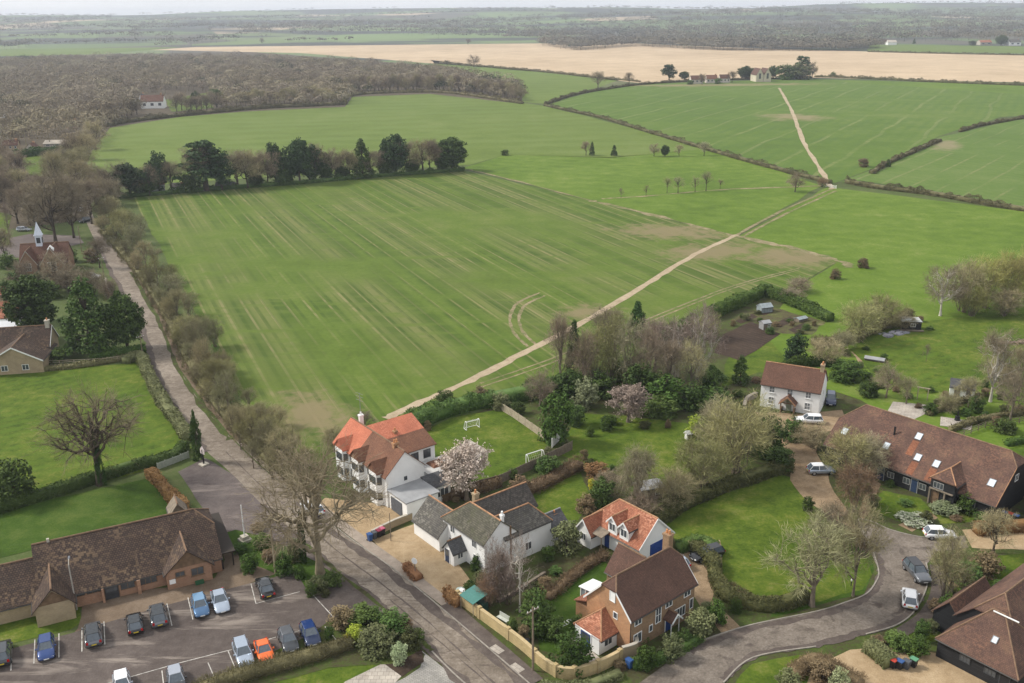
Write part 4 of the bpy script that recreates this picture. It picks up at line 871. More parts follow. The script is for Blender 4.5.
for x in (17.3, 19.4): k.box(x - .09, x + .09, -1.55, -1.37, 0, 2.4)
k.box(17.2, 20.5, -1.6, -1.35, 2.35, 2.5); k.build('porch_frame', TIMBER, ba)
for x in (2.2, 5.0, 8.0, 10.8, 13.2, 15.6, 22.5): window(ba, x, 0, .95, .9, .8, 0, 2, 1, PALEF)
for x in (9.3, 14.4): door(ba, x, 0, .05, .9, 1.95, 0, plain('navy_door', (.03, .05, .10), .4), PALEF)
window(ba, 25.5, 5.8, 4.2, .9, .9, 90, 2, 1, TRIM)
block(rb2, 'flue', BLACK, 8.6, 8.8, 3.6, 3.8, 5.4, 7.2)
gb2 = gable(ba, -.9, 4.4, 4.4, 7.2, 3.1, 4.9, BLACKB, T_BARN, axis='y', hips=(.9, 0), over=.25, ridge=RIDGE_B)

# ------------------------------------------------------------------ second barn at the frame edge
b2 = thing('gabled_barn', 'black boarded barn gable with brown tile edge beside the end of the long barn', 'barn', at(1000, 521), R(-50))
gable(b2, 4, 20, 1.4, 9.4, 3.0, 6.8, BLACKB, T_BARN, axis='y', over=.3, gover=.3, ridge=RIDGE_B, barge=(RIDGE_B, (0,)))
window(b2, 5.4, 4.0, 3.4, .7, 1.3, 0, 2, 1, TRIM)
# ------------------------------------------------------------------ hipped barn in the corner
p = at(934.6, 635.7, 2.55); p.z = 0
b3 = thing('hipped_barn', 'dark boarded barn with big hipped tile roofs standing by the pale gravel', 'barn', p, R(-52))
r3 = gable(b3, .3, 8.6, .3, 7.0, 2.6, 6.2, BLACKB, T_BARN, hips=(1, 1), over=.35, ridge=RIDGE_B)
gable(b3, 3.9, 22, .2, 7.6, 3.6, 7.3, BLACKB, T_BARN, axis='y', hips=(.5, 0), over=.3, ridge=RIDGE_B)
gable(b3, 4.6, 12, -2.6, .6, 2.3, 4.2, BLACKB, T_BARN, axis='y', over=.25, ridge=RIDGE_B)
block(b3, 'flashing', TRIM, 4.0, 6.6, 3.3, 3.42, 6.28, 6.38)
q, z = on_slope(b3, 995, 640, lambda q: 2.73 + (q.y - .3) * 3.6 / 3.35); skylight(r3, q.x, q.y, z + .02, .6, .75, math.atan2(3.6, 3.35))
window(b3, 3.3, .3, 1.1, 1.0, .7, 0, 3, 1, DARKF); window(b3, 5.9, .3, 1.1, 1.1, .6, 0, 3, 1, DARKF); door(b3, 7.4, .3, .05, .9, 1.95, 0, BLACK, DARKF)

# ------------------------------------------------------------------ stone gabled house at the frame edge
lh = thing('stone_house', 'old stone house with mossy brown roofs above the green field', 'house', at(-12, 376), R(10))
rl = gable(lh, 0, 9.5, 0, 10.2, 2.6, 5.4, BRICK_Y, T_HALL, axis='y', over=.3, gover=.3, barge=(TRIM, (0,)), ridge=RIDGE_B)
rl2 = gable(lh, -2, 10.0, 6.4, 12.5, 3.4, 6.6, BRICK_Y, T_HALL, over=.3, ridge=RIDGE_B, barge=(TRIM, (0, 1)))
chimney(rl2, 9.4, 9.4, 5.8, 7.8, .8, .9, STONE, 1)
window(lh, 3.2, 0, .8, 1.1, 1.0, 0, 2, 1, TRIM); window(lh, 7.0, 0, .8, 1.1, 1.0, 0, 2, 1, TRIM)
c1 = thing('conservatory', 'white glazed conservatory roof beside the old stone house', 'conservatory', at(-5, 340), R(10))
gable(c1, 0, 5, 0, 4, 2.2, 3.6, LAWNG, plain('white_sheet_roof', (.74, .75, .76), .35), over=.1, ridge=TRIM)
r2h = thing('red_roofed_house', 'red tiled house roof half hidden behind the big dark yew', 'house', at(-14, 332), R(14))
rq = gable(r2h, 0, 10, 0, 7, 3.0, 5.6, WHITE, T_RED, over=.3, ridge=RIDGE_O); chimney(rq, 8, 3.5, 5, 6.8)
window(r2h, 3, 0, .9, 1.1, 1.1, 0, 2, 1, TRIM); window(r2h, 7, 0, .9, 1.1, 1.1, 0, 2, 1, TRIM)
# ------------------------------------------------------------------ school with white bell turret
BRICK_S = uvmat('dark_red_brick', (0.26, 0.135, 0.08), (0.33, 0.18, 0.11), (0.24, 0.2, 0.15), 0.225, 0.075, 0.008, stain=(0.18, 0.12, 0.08), stain_amt=0.5)
sc = thing('school', 'brick school with steep brown gables and a white wooden bell turret', 'school', at(20, 276), R(12))
rs = gable(sc, 0, 12, 2, 9, 3.4, 7.4, BRICK_S, T_BROWN, over=.3, ridge=RIDGE_B)
gable(sc, 0, 9, 0.2, 4.6, 3.2, 6.6, BRICK_S, T_BROWN, axis='y', over=.3, ridge=RIDGE_B, barge=(STONE, (0,)))
gable(sc, -1.5, 6, 6, 11.6, 3.2, 7.4, BRICK_S, T_BROWN, axis='y', over=.3, ridge=RIDGE_B, barge=(STONE, (0,)))
window(sc, 2.4, 0, 1.2, 1.5, 2.0, 0, 3, 2, TRIM); window(sc, 8.8, -1.5, 1.2, 2.0, 2.4, 0, 3, 2, TRIM)
k = MB(); k.box(6.6, 8.2, 4.8, 6.4, 6.3, 9.6); k.box(6.4, 8.4, 4.6, 6.6, 9.6, 9.85); k.poly([(6.5, 4.7, 9.85), (8.3, 4.7, 9.85), (7.4, 5.6, 13.4)]); k.poly([(8.3, 4.7, 9.85), (8.3, 6.5, 9.85), (7.4, 5.6, 13.4)]); k.poly([(8.3, 6.5, 9.85), (6.5, 6.5, 9.85), (7.4, 5.6, 13.4)]); k.poly([(6.5, 6.5, 9.85), (6.5, 4.7, 9.85), (7.4, 5.6, 13.4)])
tu = k.build('bell_turret', plain('turret_paint', (.62, .66, .74), .6, var=.08), rs, (-2.6, 0, 0))
k = MB(); k.box(6.9, 7.9, 4.74, 4.79, 7.6, 9.1); k.box(8.21, 8.26, 5.1, 6.1, 7.6, 9.1); k.build('louvre', DARKF, tu)
k = MB(); k.box(11.6, 13.0, -.9, .2, 6.2, 7.0); k.poly([(11.5, -1, 7), (13.1, -1, 7), (12.3, -.3, 8.1)]); k.poly([(11.5, .3, 7), (13.1, .3, 7), (12.3, -.3, 8.1)]); k.poly([(11.5, -1, 7), (11.5, .3, 7), (12.3, -.3, 8.1)]); k.poly([(13.1, -1, 7), (13.1, .3, 7), (12.3, -.3, 8.1)])
k.build('vent_turret', TRIM, rs, (-3.5, 0, 0))

PALEC = plain('pinkish_cream_render', (.56, .50, .45), .85)
# ------------------------------------------------------------------ far houses
def far_house(px, py, wpx, hpx, rz, label, wm, rm, cat='house', name='distant_house', group=None, chim=True, wins=3, depth=.6):
    w = wpx / pxm(px, py); h = tall(px, py, hpx); o = thing(name, label, cat, at(px, py), R(rz), group)
    d = w * depth; r = gable(o, -w / 2, w / 2, -d / 2, d / 2, h * .56, h, wm, rm, over=.3, ridge=None)
    if chim: chimney(r, w * .38, 0, h * .85, h * 1.15, .9, .9, BRICK_R, 0)
    for i in range(wins): window(o, w * ((i + .5) / wins - .5), -d / 2, h * .22, w / wins * .4, h * .2, 0, 1, 1, TRIM)
    return o
far_house(154, 108, 22, 13, 8, 'white gabled house with brown roof standing at the edge of the far wood', WHITE, T_BROWN)
far_house(143, 104, 9, 10, 90, 'tall white house gable just beyond the wood edge house', WHITE, T_SLATE)
far_house(158, 192, 14, 16, 20, 'white house with reddish roof hidden among the dark pines by the lane', WHITE, T_RED)
far_house(178, 190, 12, 7, 5, 'low pale bungalow between the pine and the spreading cedar', WHITE, T_GREY, wins=2)
far_house(226, 188, 18, 6, 3, 'long low dark shed under the cedar in the tree row', TIMBER, T_SLATE, cat='shed', wins=0, chim=False)
far_house(4, 300, 26, 14, 8, 'low red roofed outbuilding between the school and the big yew', BRICK_Y, T_RED, cat='outbuilding', wins=2)
far_house(12, 150, 14, 10, 12, 'brown roofed house with a rounded dormer behind the long clipped hedge', BRICK_Y, T_BROWN)
far_house(33, 151, 12, 8, 95, 'small cream gabled house beside the long clipped hedge', STONE, T_BROWN)
far_house(60, 146, 26, 6, 5, 'long pale low roof beyond the clipped hedge', STONE, plain('pale_roof', (.46, .41, .34), .8), cat='house', chim=False)
far_house(72, 128, 10, 8, 40, 'pinkish gable end showing among bare trees above the lane', plain('pink_render', (.50, .34, .27), .8), T_BROWN)
far_house(-2, 118, 12, 7, 10, 'white house corner peeping from the wood at the frame edge', WHITE, T_SLATE)
for i, (px, w, lab) in enumerate(((696, 12, 'white cottage nearest the evergreens at the end of the village row beyond the wheat'), (711, 11, 'red roofed cottage in the middle of the distant village row'), (724, 10, 'brown roofed white cottage closest to the church in the distant row'))):
    far_house(px, 83.5 - i * .5, w, 8, 6, lab, PALEC, T_BROWN if i != 1 else T_TERRA, name='cottage', group='distant village cottages')
for px, lab in ((757.5, 'pale stone church gable nearest the cottages'), (765.5, 'pale stone church gable nearest the yew clump')): pass
chq = thing('church', 'pale stone church with twin gables among trees beyond the wheat field', 'church', at(756, 82), R(4))
for x in (0, 7.6): gable(chq, 0, 18, x, x + 7.2, 6.5, 12.5, plain('church_stone', (.52, .47, .36), .85, var=.1, scale=.2), T_DARK, axis='y', over=.2, ridge=None)
for x in (3.6, 11.2): window(chq, x, 0, 3, 2.0, 5.0, 0, 2, 1, STONE)
far_house(884, 44.5, 9, 5, 5, 'cream farm building beside the far green field', STONE, T_BROWN, cat='barn', wins=0, chim=False)
far_house(891, 45, 9, 5, 5, 'white farm building beside the far green field', WHITE, plain('pale_roof', (.46, .41, .34), .8), cat='barn', wins=0, chim=False)
far_house(984, 45, 12, 5, 5, 'pinkish farmhouse left of the round dark tree by the far field' if False else 'pinkish farmhouse before the round dark tree by the far field', STONE, T_RED, wins=2)
far_house(1013, 45.5, 12, 6, 5, 'white farmhouse beyond the round dark tree by the far field', WHITE, T_GREY, wins=2)
far_house(118, 40, 12, 6, 5, 'tiny white farmhouse far off beyond the wood', WHITE, T_SLATE, wins=2)
# ------------------------------------------------------------------ vegetation
BARK = plain('grey_bark', (0.165, 0.135, 0.10), 0.9, var=0.3, scale=1.5)
BARK_D = plain('dark_bark', (0.075, 0.058, 0.042), 0.9, var=0.3, scale=1.5)
BARK_W = plain('birch_bark', (0.50, 0.46, 0.40), 0.85, var=0.25, scale=1.2)
TW_GREY = leafmat('grey_brown_twigs', (0.188, 0.150, 0.102), (0.294, 0.237, 0.166))
TW_OAK = leafmat('oak_twigs', (0.181, 0.144, 0.090), (0.281, 0.231, 0.150))
TW_OLIVE = leafmat('olive_budding_twigs', (0.205, 0.195, 0.082), (0.325, 0.305, 0.140))
TW_TAN = leafmat('tan_olive_twigs', (0.245, 0.212, 0.115), (0.375, 0.330, 0.185))
TW_RED = leafmat('reddish_brown_twigs', (0.215, 0.140, 0.085), (0.31, 0.210, 0.13))
TW_PINK = leafmat('purplish_pink_twigs', (0.190, 0.142, 0.118), (0.286, 0.223, 0.186))
TW_VERGE = leafmat('grey_olive_twigs', (0.190, 0.180, 0.098), (0.300, 0.280, 0.155))
TW_SALLOW = leafmat('sallow_budding_twigs', (0.250, 0.230, 0.080), (0.385, 0.350, 0.130))
BARK_O = plain('pale_oak_bark', (0.225, 0.185, 0.12), 0.9, var=0.3, scale=1.5)
TW_PALE = leafmat('pale_drooping_twigs', (0.288, 0.256, 0.156), (0.413, 0.375, 0.240))
LF_YEW = leafmat('dark_evergreen_leaf', (0.030, 0.054, 0.013), (0.097, 0.142, 0.035), scale=.9)
LF_PINE = leafmat('pine_needles', (0.024, 0.049, 0.019), (0.059, 0.095, 0.033))
LF_LAUREL = leafmat('laurel_leaf', (0.034, 0.067, 0.012), (0.091, 0.143, 0.029), scale=.9)
LF_MID = leafmat('garden_leaf', (0.055, 0.096, 0.022), (0.111, 0.160, 0.041))
LF_GREYG = leafmat('grey_green_leaf', (0.106, 0.121, 0.050), (0.188, 0.197, 0.090))
LF_LIME = leafmat('lime_leaf', (0.20, 0.27, 0.03), (0.33, 0.40, 0.05))
LF_YELL = leafmat('yellow_flower', (0.46, 0.40, 0.03), (0.60, 0.52, 0.05))
LF_BEECH = leafmat('brown_beech_leaf', (0.185, 0.095, 0.042), (0.30, 0.165, 0.075))
LF_BRN = leafmat('brown_dead_stems', (0.144, 0.102, 0.058), (0.231, 0.171, 0.096))
LF_VARI = leafmat('variegated_leaf', (0.26, 0.33, 0.17), (0.40, 0.46, 0.27))
LF_PALE = leafmat('creamy_leaf', (0.194, 0.224, 0.105), (0.302, 0.336, 0.195))
PETAL = leafmat('magnolia_petal', (0.46, 0.36, 0.31), (0.66, 0.56, 0.49))
PETAL2 = leafmat('pink_blossom', (0.195, 0.145, 0.120), (0.295, 0.230, 0.195))
LF_HEDGE = leafmat('field_hedge', (0.094, 0.084, 0.041), (0.188, 0.168, 0.084), scale=.35)
LF_HOLLY = leafmat('holly_leaf', (0.029, 0.061, 0.022), (0.065, 0.109, 0.041))
LF_DKH = leafmat('dark_olive_hedge', (0.044, 0.051, 0.018), (0.114, 0.115, 0.043), scale=.9)
LF_IVY = leafmat('ivy_leaf', (0.033, 0.070, 0.017), (0.072, 0.128, 0.031))
LF_WHITEF = leafmat('white_flowers', (0.08, 0.13, 0.03), (0.62, 0.62, 0.50), scale=2.2)

def unit(v): return v / np.maximum(np.linalg.norm(v, axis=-1, keepdims=True), 1e-9)
def leaves(rg, C, Nn, size, asp=.7):
    """leaf-sized quads at C facing Nn"""
    n = len(C); a = unit(np.cross(Nn, rg.normal(size=(n, 3)))); b = unit(np.cross(Nn, a))
    s = size * rg.uniform(.6, 1.3, (n, 1))
    V = np.stack([C - a * s * .5, C + b * s * asp * .5 , C + a * s * .5, C - b * s * asp * .5], 1).reshape(-1, 3)
    return V, np.arange(n * 4).reshape(n, 4)
def twigs(rg, P, D, ln, wd):
    """thin tapering twigs as narrow quads"""
    n = len(P); D = unit(D); L = ln * rg.uniform(.5, 1.3, (n, 1)); a = unit(np.cross(D, rg.normal(size=(n, 3)))); w = wd * rg.uniform(.7, 1.4, (n, 1))
    mid = P + D * L * .55 + rg.normal(size=(n, 3)) * L * .09; tip = P + D * L + rg.normal(size=(n, 3)) * L * .12
    V = np.stack([P - a * w * .5, mid - a * w * .4, tip, mid + a * w * .4], 1).reshape(-1, 3)
    return V, np.arange(n * 4).reshape(n, 4)
def joinvf(parts):
    V, Q, o = [], [], 0
    for v, f in parts: V.append(v); Q.append(f + o); o += len(v)
    return np.concatenate(V), np.concatenate(Q)
def tubes(paths, sides):
    V, Q, o = [], [], 0; ang = np.arange(sides) * 2 * np.pi / sides
    for P, Rr in paths:
        P = np.asarray(P, float); n = len(P); T = unit(np.gradient(P, axis=0)); ref = np.array([.31, .17, .93])
        A = unit(np.cross(T, ref)); B = np.cross(T, A); Rr = np.asarray(Rr).reshape(n, 1, 1)
        ring = P[:, None, :] + Rr * (A[:, None, :] * np.cos(ang)[None, :, None] + B[:, None, :] * np.sin(ang)[None, :, None])
        V.append(ring.reshape(-1, 3)); i = np.arange(n - 1)[:, None] * sides; k = np.arange(sides)[None, :]; k2 = (k + 1) % sides
        Q.append((np.stack([i + k, i + k2, i + sides + k2, i + sides + k], -1).reshape(-1, 4)) + o); o += n * sides
    return np.concatenate(V), np.concatenate(Q)
def bez(a, b, c, n):
    t = np.linspace(0, 1, n)[:, None]; return (1 - t) ** 2 * a + 2 * t * (1 - t) * b + t * t * c
def bare_tree(seed, nl=9, ns=7, nss=4, nt=9, trunk=.035, clear=.22, tw=.045, twl=1.0, wdr=.42, cz=.60, rz=.40, multi=False, droop=0.0, wob=.06, limb=.5):
    """bare tree of height 10 and width 9: (trunk mesh with limbs, crown mesh of branchlets and twigs)"""
    rg = np.random.default_rng(seed); H = 10.0; big, small, P, D = [], [], [], []
    lean = rg.normal(size=3) * .3; lean[2] = 0; top = np.array([lean[0], lean[1], H * .72]); tr = H * trunk
    if not multi:
        tp = bez(np.zeros(3), np.array([0, 0, H * .3]), top, 7); rad = tr * np.linspace(1, .22, 7); rad[0] *= 1.35
        big.append((tp, rad))
    sc = np.array([H * wdr, H * wdr, H * rz]); cen = np.array([0, 0, H * cz])
    lump = rg.uniform(.72, 1.12, 12); ld = unit(rg.normal(size=(12, 3)))
    def hull(d):
        w = np.exp(4 * (ld @ d)); return cen + d * sc * ((w * lump).sum() / w.sum())
    for i in range(nl):
        az = i * 2.4 + rg.uniform(-.4, .4); el = rg.uniform(-.25, 1.25) if i > 1 else 1.2
        d = np.array([math.cos(az) * math.cos(el), math.sin(az) * math.cos(el), math.sin(el)])
        if multi: s = np.array([rg.normal() * .35, rg.normal() * .35, 0.0])
        else: t = rg.uniform(clear / .72, .75); s = tp[min(6, int(t * 6))] * (1 - (t * 6) % 1) + tp[min(6, int(t * 6) + 1)] * ((t * 6) % 1)
        e = cen + (hull(d) - cen) * .8; m = (s + e) / 2 + np.array([0, 0, -.8 if el < .4 and not multi else .9]) + rg.normal(size=3) * .5
        lp = bez(s, m, e, 9); lp[1:-1] += rg.normal(size=(7, 3)) * H * wob * .35; r0 = tr * (limb if not multi else .42)
        big.append((lp, r0 * np.linspace(1, .22, 9)))
        for j in range(ns):
            t = rg.uniform(.25, 1.0); q = lp[int(t * 8)]; dd = unit(unit(e - cen) + rg.normal(size=3) * .62); h = hull(unit(dd * np.array([1, 1, 1.0])))
            h = q + (h - q) * rg.uniform(.55, .95); mm = (q + h) / 2 + rg.normal(size=3) * .45 + np.array([0, 0, .3])
            sp = bez(q, mm, h, 6); sp[1:-1] += rg.normal(size=(4, 3)) * H * wob * .2; r1 = max(.022, r0 * .36 * (1.1 - t * .5)); big.append((sp, r1 * np.linspace(1, .3, 6)))
            for k in range(nss):
                t2 = rg.uniform(.2, 1.0); q2 = sp[int(t2 * 5)]; d2 = unit(unit(h - q + 1e-6) * .8 + unit(q2 - cen) * .5 + rg.normal(size=3) * .6); ln = rg.uniform(.9, 2.0)
                e2 = q2 + d2 * ln; e2[2] = max(e2[2], .4); s2 = bez(q2, (q2 + e2) / 2 + rg.normal(size=3) * .15, e2, 4); small.append((s2, r1 * .42 * np.linspace(1, .4, 4)))
                for u in range(nt):
                    t3 = rg.uniform(.1, 1.0); P.append(s2[int(t3 * 3)] + rg.normal(size=3) * .05); D.append(d2 * .8 + rg.normal(size=3) * .62 + np.array([0, 0, .25 - droop]))
    tv = twigs(rg, np.array(P), np.array(D), twl, tw)
    return np_mesh('trunk', *tubes(big, 5)), np_mesh('crown', *joinvf([tubes(small, 3), tv]))
def leafy_tree(seed, shape='round', ncl=70, per=75, size=.42, H=10.0, W=8.0, lo=.08, trunk=.03, cls=1.0, gap=0.0):
    """evergreen of height 10 and width 8 made of leaf clumps with gaps between"""
    rg = np.random.default_rng(seed); Cs, Rs = [], []
    for i in range(ncl):
        for _ in range(40):
            u = rg.uniform(-1, 1, 3)
            if shape == 'round': ok = .25 < np.linalg.norm(u) < 1; p = u * np.array([W / 2 * .84, W / 2 * .84, H * (1 - lo) / 2 * .90]) + np.array([0, 0, H * (1 + lo) / 2])
            elif shape == 'cone':
                z = rg.uniform(0, 1) ** 1.3; a = rg.uniform(0, 6.28); r = (1 - z) ** .75 * W / 2 * .86 * math.sqrt(rg.uniform(.3, 1)); p = np.array([r * math.cos(a), r * math.sin(a), H * (lo + (1 - lo) * z * .97)]); ok = True
            elif shape == 'column':
                z = rg.uniform(0, 1); a = rg.uniform(0, 6.28); r = (1 - z ** 3.0) * W / 2 * .85 * math.sqrt(rg.uniform(.25, 1)); p = np.array([r * math.cos(a), r * math.sin(a), H * (lo + (1 - lo) * z * .97)]); ok = True
            elif shape == 'layer':   # flat tiers like an old cedar or pine
                z = rg.integers(0, 6) / 5; a = rg.uniform(0, 6.28); r = (1.0 - .62 * z) * W / 2 * math.sqrt(rg.uniform(.05, 1)) * rg.uniform(.7, 1.05); p = np.array([r * math.cos(a), r * math.sin(a), H * (.30 + .64 * z) + rg.normal() * .22]); ok = True
            if ok: break
        Cs.append(p); Rs.append(cls * rg.uniform(.65, 1.35))
    Cs, Rs = np.array(Cs), np.array(Rs); n = ncl * per
    o = unit(rg.normal(size=(n, 3))) * (rg.uniform(.25, 1.0, (n, 1)) ** .6); sq = np.array([1, 1, .45 if shape == 'layer' else .8])
    C = np.repeat(Cs, per, 0) + o * sq * np.repeat(Rs, per)[:, None]; C[:, 2] = np.maximum(C[:, 2], .05)
    Nn = unit(o * .7 + rg.normal(size=(n, 3)) * .55 + np.array([0, 0, .45]))
    cm = np_mesh('crown', *leaves(rg, C, Nn, size)); tp = bez(np.zeros(3), np.array([.1, 0, H * .4]), np.array([0, .1, H * .86]), 6); tb = [(tp, H * trunk * np.linspace(1.1, .2, 6))]
    for i in range(min(26, ncl)):
        c = Cs[i]; s = np.array([0, 0, max(.3, c[2] * .72)]); tb.append((bez(s, (s + c) / 2 + np.array([0, 0, -.2]), c, 4), H * trunk * .32 * np.linspace(1, .4, 4)))
    return np_mesh('trunk', *tubes(tb, 5)), cm
def blossom_tree(seed):
    tm, cm = bare_tree(seed, nl=9, ns=6, nss=4, nt=4, multi=False, clear=.12, wdr=.44, cz=.54, rz=.42); rg = np.random.default_rng(seed + 1)
    n0 = len(cm.vertices); co_ = np.zeros(n0 * 3, np.float32); cm.vertices.foreach_get('co', co_); P = co_.reshape(-1, 3)
    C = P[rg.integers(0, n0, 9000)] + rg.normal(size=(9000, 3)) * .16
    return tm, cm, np_mesh('blossom', *leaves(rg, C, unit(rg.normal(size=(9000, 3)) + np.array([0, 0, .5])), .27, .9))
PROTO = {}
def proto(kind, v):
    k = (kind, v)
    if k in PROTO: return PROTO[k]
    s = hash(kind) % 1 + v * 17 + sum(map(ord, kind))
    if kind == 'oak': r = bare_tree(s, nl=12, ns=9, nss=6, nt=4, trunk=.032, clear=.20, tw=.032, twl=1.0, wdr=.56, cz=.57, rz=.42, wob=.05, limb=.55)
    elif kind == 'bare': r = bare_tree(s, nl=9, ns=6, nss=5, nt=11, trunk=.026, tw=.05, twl=1.15)
    elif kind == 'thin': r = bare_tree(s, nl=8, ns=5, nss=4, nt=6, trunk=.020, tw=.04, twl=1.0, wdr=.36, clear=.3)
    elif kind == 'tallbare': r = bare_tree(s, nl=11, ns=6, nss=5, nt=10, trunk=.022, tw=.05, twl=1.0, wdr=.40, cz=.6, rz=.42, clear=.18)
    elif kind == 'thicket': r = bare_tree(s, nl=15, ns=6, nss=5, nt=10, trunk=.020, tw=.055, twl=1.15, multi=True, wdr=.46, cz=.48, rz=.50)
    elif kind == 'ash': r = bare_tree(s, nl=13, ns=6, nss=4, nt=9, trunk=.018, tw=.05, twl=1.0, multi=True, wdr=.36, cz=.58, rz=.44)
    elif kind == 'willow': r = bare_tree(s, nl=11, ns=7, nss=5, nt=10, trunk=.03, tw=.045, twl=1.5, wdr=.44, cz=.58, rz=.40, droop=1.1)
    elif kind == 'yew': r = leafy_tree(s, 'round', 230, 44, .40, cls=.72)
    elif kind == 'pine': r = leafy_tree(s, 'round', 62, 75, .50, lo=.10, cls=1.15)
    elif kind == 'cedar': r = leafy_tree(s, 'layer', 60, 70, .48, cls=1.0, trunk=.04)
    elif kind == 'cone': r = leafy_tree(s, 'cone', 80, 70, .40, cls=.85)
    elif kind == 'column': r = leafy_tree(s, 'column', 80, 60, .50, cls=1.1, lo=.03)
    elif kind == 'shrub': r = leafy_tree(s, 'round', 60, 60, .62, lo=-.25, cls=1.35, W=9)
    elif kind == 'blossom': r = blossom_tree(s)
    PROTO[k] = r; return r
MC = {}
def colored(me, mat):
    k = (me.name, mat.name)
    if k not in MC:
        m = me.copy(); m.materials.clear(); m.materials.append(mat); MC[k] = m
    return MC[k]
DIM = {'yew': (10, 8.6), 'pine': (10, 8.6), 'cedar': (10, 8.8), 'cone': (10, 8.4), 'column': (10, 8.6), 'shrub': (9.6, 9.4), 'oak': (9.9, 10.6), 'thin': (10, 7.6), 'tallbare': (10.2, 8.2), 'ash': (10.2, 7.6), 'thicket': (9.9, 9.4)}
CNT = {}
def plant(kind, px, py, wpx, hpx, label, mat, bark=None, name='tree', cat='tree', group=None, v=None, world=None, scale=None, third=None):
    CNT[kind] = CNT.get(kind, -1) + 1; v = CNT[kind] % 3 if v is None else v
    r = proto(kind, v); h0, w0 = DIM.get(kind, (10, 9))
    if world: loc = Vector((world[0], world[1], 0)); sw, sh = scale
    else: loc = at(px, py); sw = wpx / pxm(px, py) / w0; sh = tall(px, py, hpx) / h0
    o = thing(name, label, cat, loc, rnd.uniform(0, 6.28), group); o.scale = (sw, sw, sh)
    ms = [('trunk', r[0], bark or BARK), ('crown', r[1], mat)]
    if len(r) > 2: ms.append(('blossom', r[2], third or PETAL))
    for nm, me, mt in ms:
        if nm == 'trunk' and cat in ('shrub', 'bush'): nm = 'stem'
        q = bpy.data.objects.new(nm, colored(me, mt)); COL.objects.link(q); q.parent = o
    return o
def shrub(px, py, w, h, label, mat, kind='shrub', cat='shrub', group=None, name='shrub'):
    return plant(kind, px, py, w, h, label, mat, BARK_D, name, cat, group)
def hedge(pix, w, h, label, mat, name='hedge', size=None, dens=1.0, rough=.18, cat='hedge', group=None, twiggy=False, world=False, seed=None, core=None):
    P = [Vector(p) for p in (pix if world else px_line(pix))]; P = smooth_line(P, 4) if len(P) > 2 else [P[0].lerp(P[1], i / 6) for i in range(7)]
    rg = np.random.default_rng(seed or int(abs(P[0].x * 13 + P[0].y * 7)) + 1)
    if size is None:
        pm = pxm(*pix[len(pix) // 2]) if not world else 7; size = max(.2, 1.7 / pm)
    A = np.array(P); seg = np.diff(A, axis=0); sl = np.linalg.norm(seg, axis=1); tot = sl.sum()
    n = int(min(26000, dens * 1.5 * tot * (w + 2 * h) / (size * size * .45)))
    t = rg.uniform(0, tot, n); cum = np.concatenate([[0], np.cumsum(sl)]); i = np.clip(np.searchsorted(cum, t) - 1, 0, len(sl) - 1); f = (t - cum[i]) / sl[i]
    B = A[i] + seg[i] * f[:, None]; T = seg[i] / sl[i][:, None]; Nn = np.stack([-T[:, 1], T[:, 0], T[:, 2] * 0], 1)
    ph = rg.uniform(0, 6.28, 6); hv = h * (1 + rough * (np.sin(t / 1.7 + ph[0]) * .5 + np.sin(t / .63 + ph[1]) * .4 + np.sin(t / 4.7 + ph[2]) * .6)); wv = w * (1 + rough * (np.sin(t / 1.3 + ph[3]) * .5 + np.sin(t / 3.9 + ph[4]) * .5))
    a = rg.uniform(0, 1, n) * (2 * h + w); side = np.where(a < h, -1, np.where(a < 2 * h, 1, 0)); z = np.where(side != 0, rg.uniform(0, 1, n) * hv, hv); off = np.where(side != 0, side * wv / 2, rg.uniform(-.5, .5, n) * wv)
    edge = np.clip((z / hv - .75) * 4, 0, 1); off = off * (1 - .22 * edge * (side != 0)); z = z - .18 * h * (np.abs(off / (wv / 2)) ** 3) * (side == 0)
    C = B + Nn * off[:, None] + np.array([0, 0, 1.0]) * z[:, None] + rg.normal(size=(n, 3)) * size * .35; C[:, 2] = np.maximum(C[:, 2], .03)
    No = unit(Nn * side[:, None] + np.array([0, 0, 1.0]) * (side == 0)[:, None] + rg.normal(size=(n, 3)) * .6)
    if twiggy: V, Q = twigs(rg, C, No + np.array([0, 0, .5]), size * 2.4, size * .28)
    else: V, Q = leaves(rg, C, No, size)
    mb = MB(); ribbon_box(mb, P, w * .80, 0.0, h * .86); cv = np.array([tuple(v) for v in mb.v]); cf = [f_ for f_ in mb.f]
    me = np_mesh(name, np.concatenate([cv, V]), np.concatenate([np.array(cf), Q + len(cv)]))
    o = finish(name, me, mat); return tag(o, label, cat, group)

# ---- the two big bare trees, columns and evergreens near the road
plant('oak', 320, 574, 142, 122, 'big spreading bare tree on the grass island by the car park entrance', TW_OAK, BARK_O, 'oak_tree', v=0)
plant('column', 304, 562, 10, 50, 'narrow ivy covered stump beside the big bare tree by the road', LF_IVY, BARK_D, 'ivy_column', 'ivy')
o = plant('oak', 100, 485, 104, 102, 'bare tree with ivy clad trunk standing in the hedge between the two green fields', TW_OAK, BARK_D, 'oak_tree', v=1)
plant('column', 102, 486, 11, 52, 'ivy climbing the trunk of the bare tree in the field hedge', LF_IVY, BARK_D, 'ivy_column', 'ivy')
plant('column', 199, 461, 14, 50, 'dark pointed cypress at the mouth of the lay-by', LF_YEW, BARK_D, 'cypress')
plant('yew', 36, 341, 58, 68, 'large round dark yew beside the old stone house', LF_YEW, BARK_D, 'yew_tree')
plant('cone', 92, 355, 62, 78, 'broad dark evergreen in the pair above the green field, the one nearer the yew', LF_YEW, BARK_D, 'evergreen_tree')
plant('yew', 128, 350, 48, 60, 'dark evergreen of the pair above the green field, the one touching the road', LF_YEW, BARK_D, 'evergreen_tree')
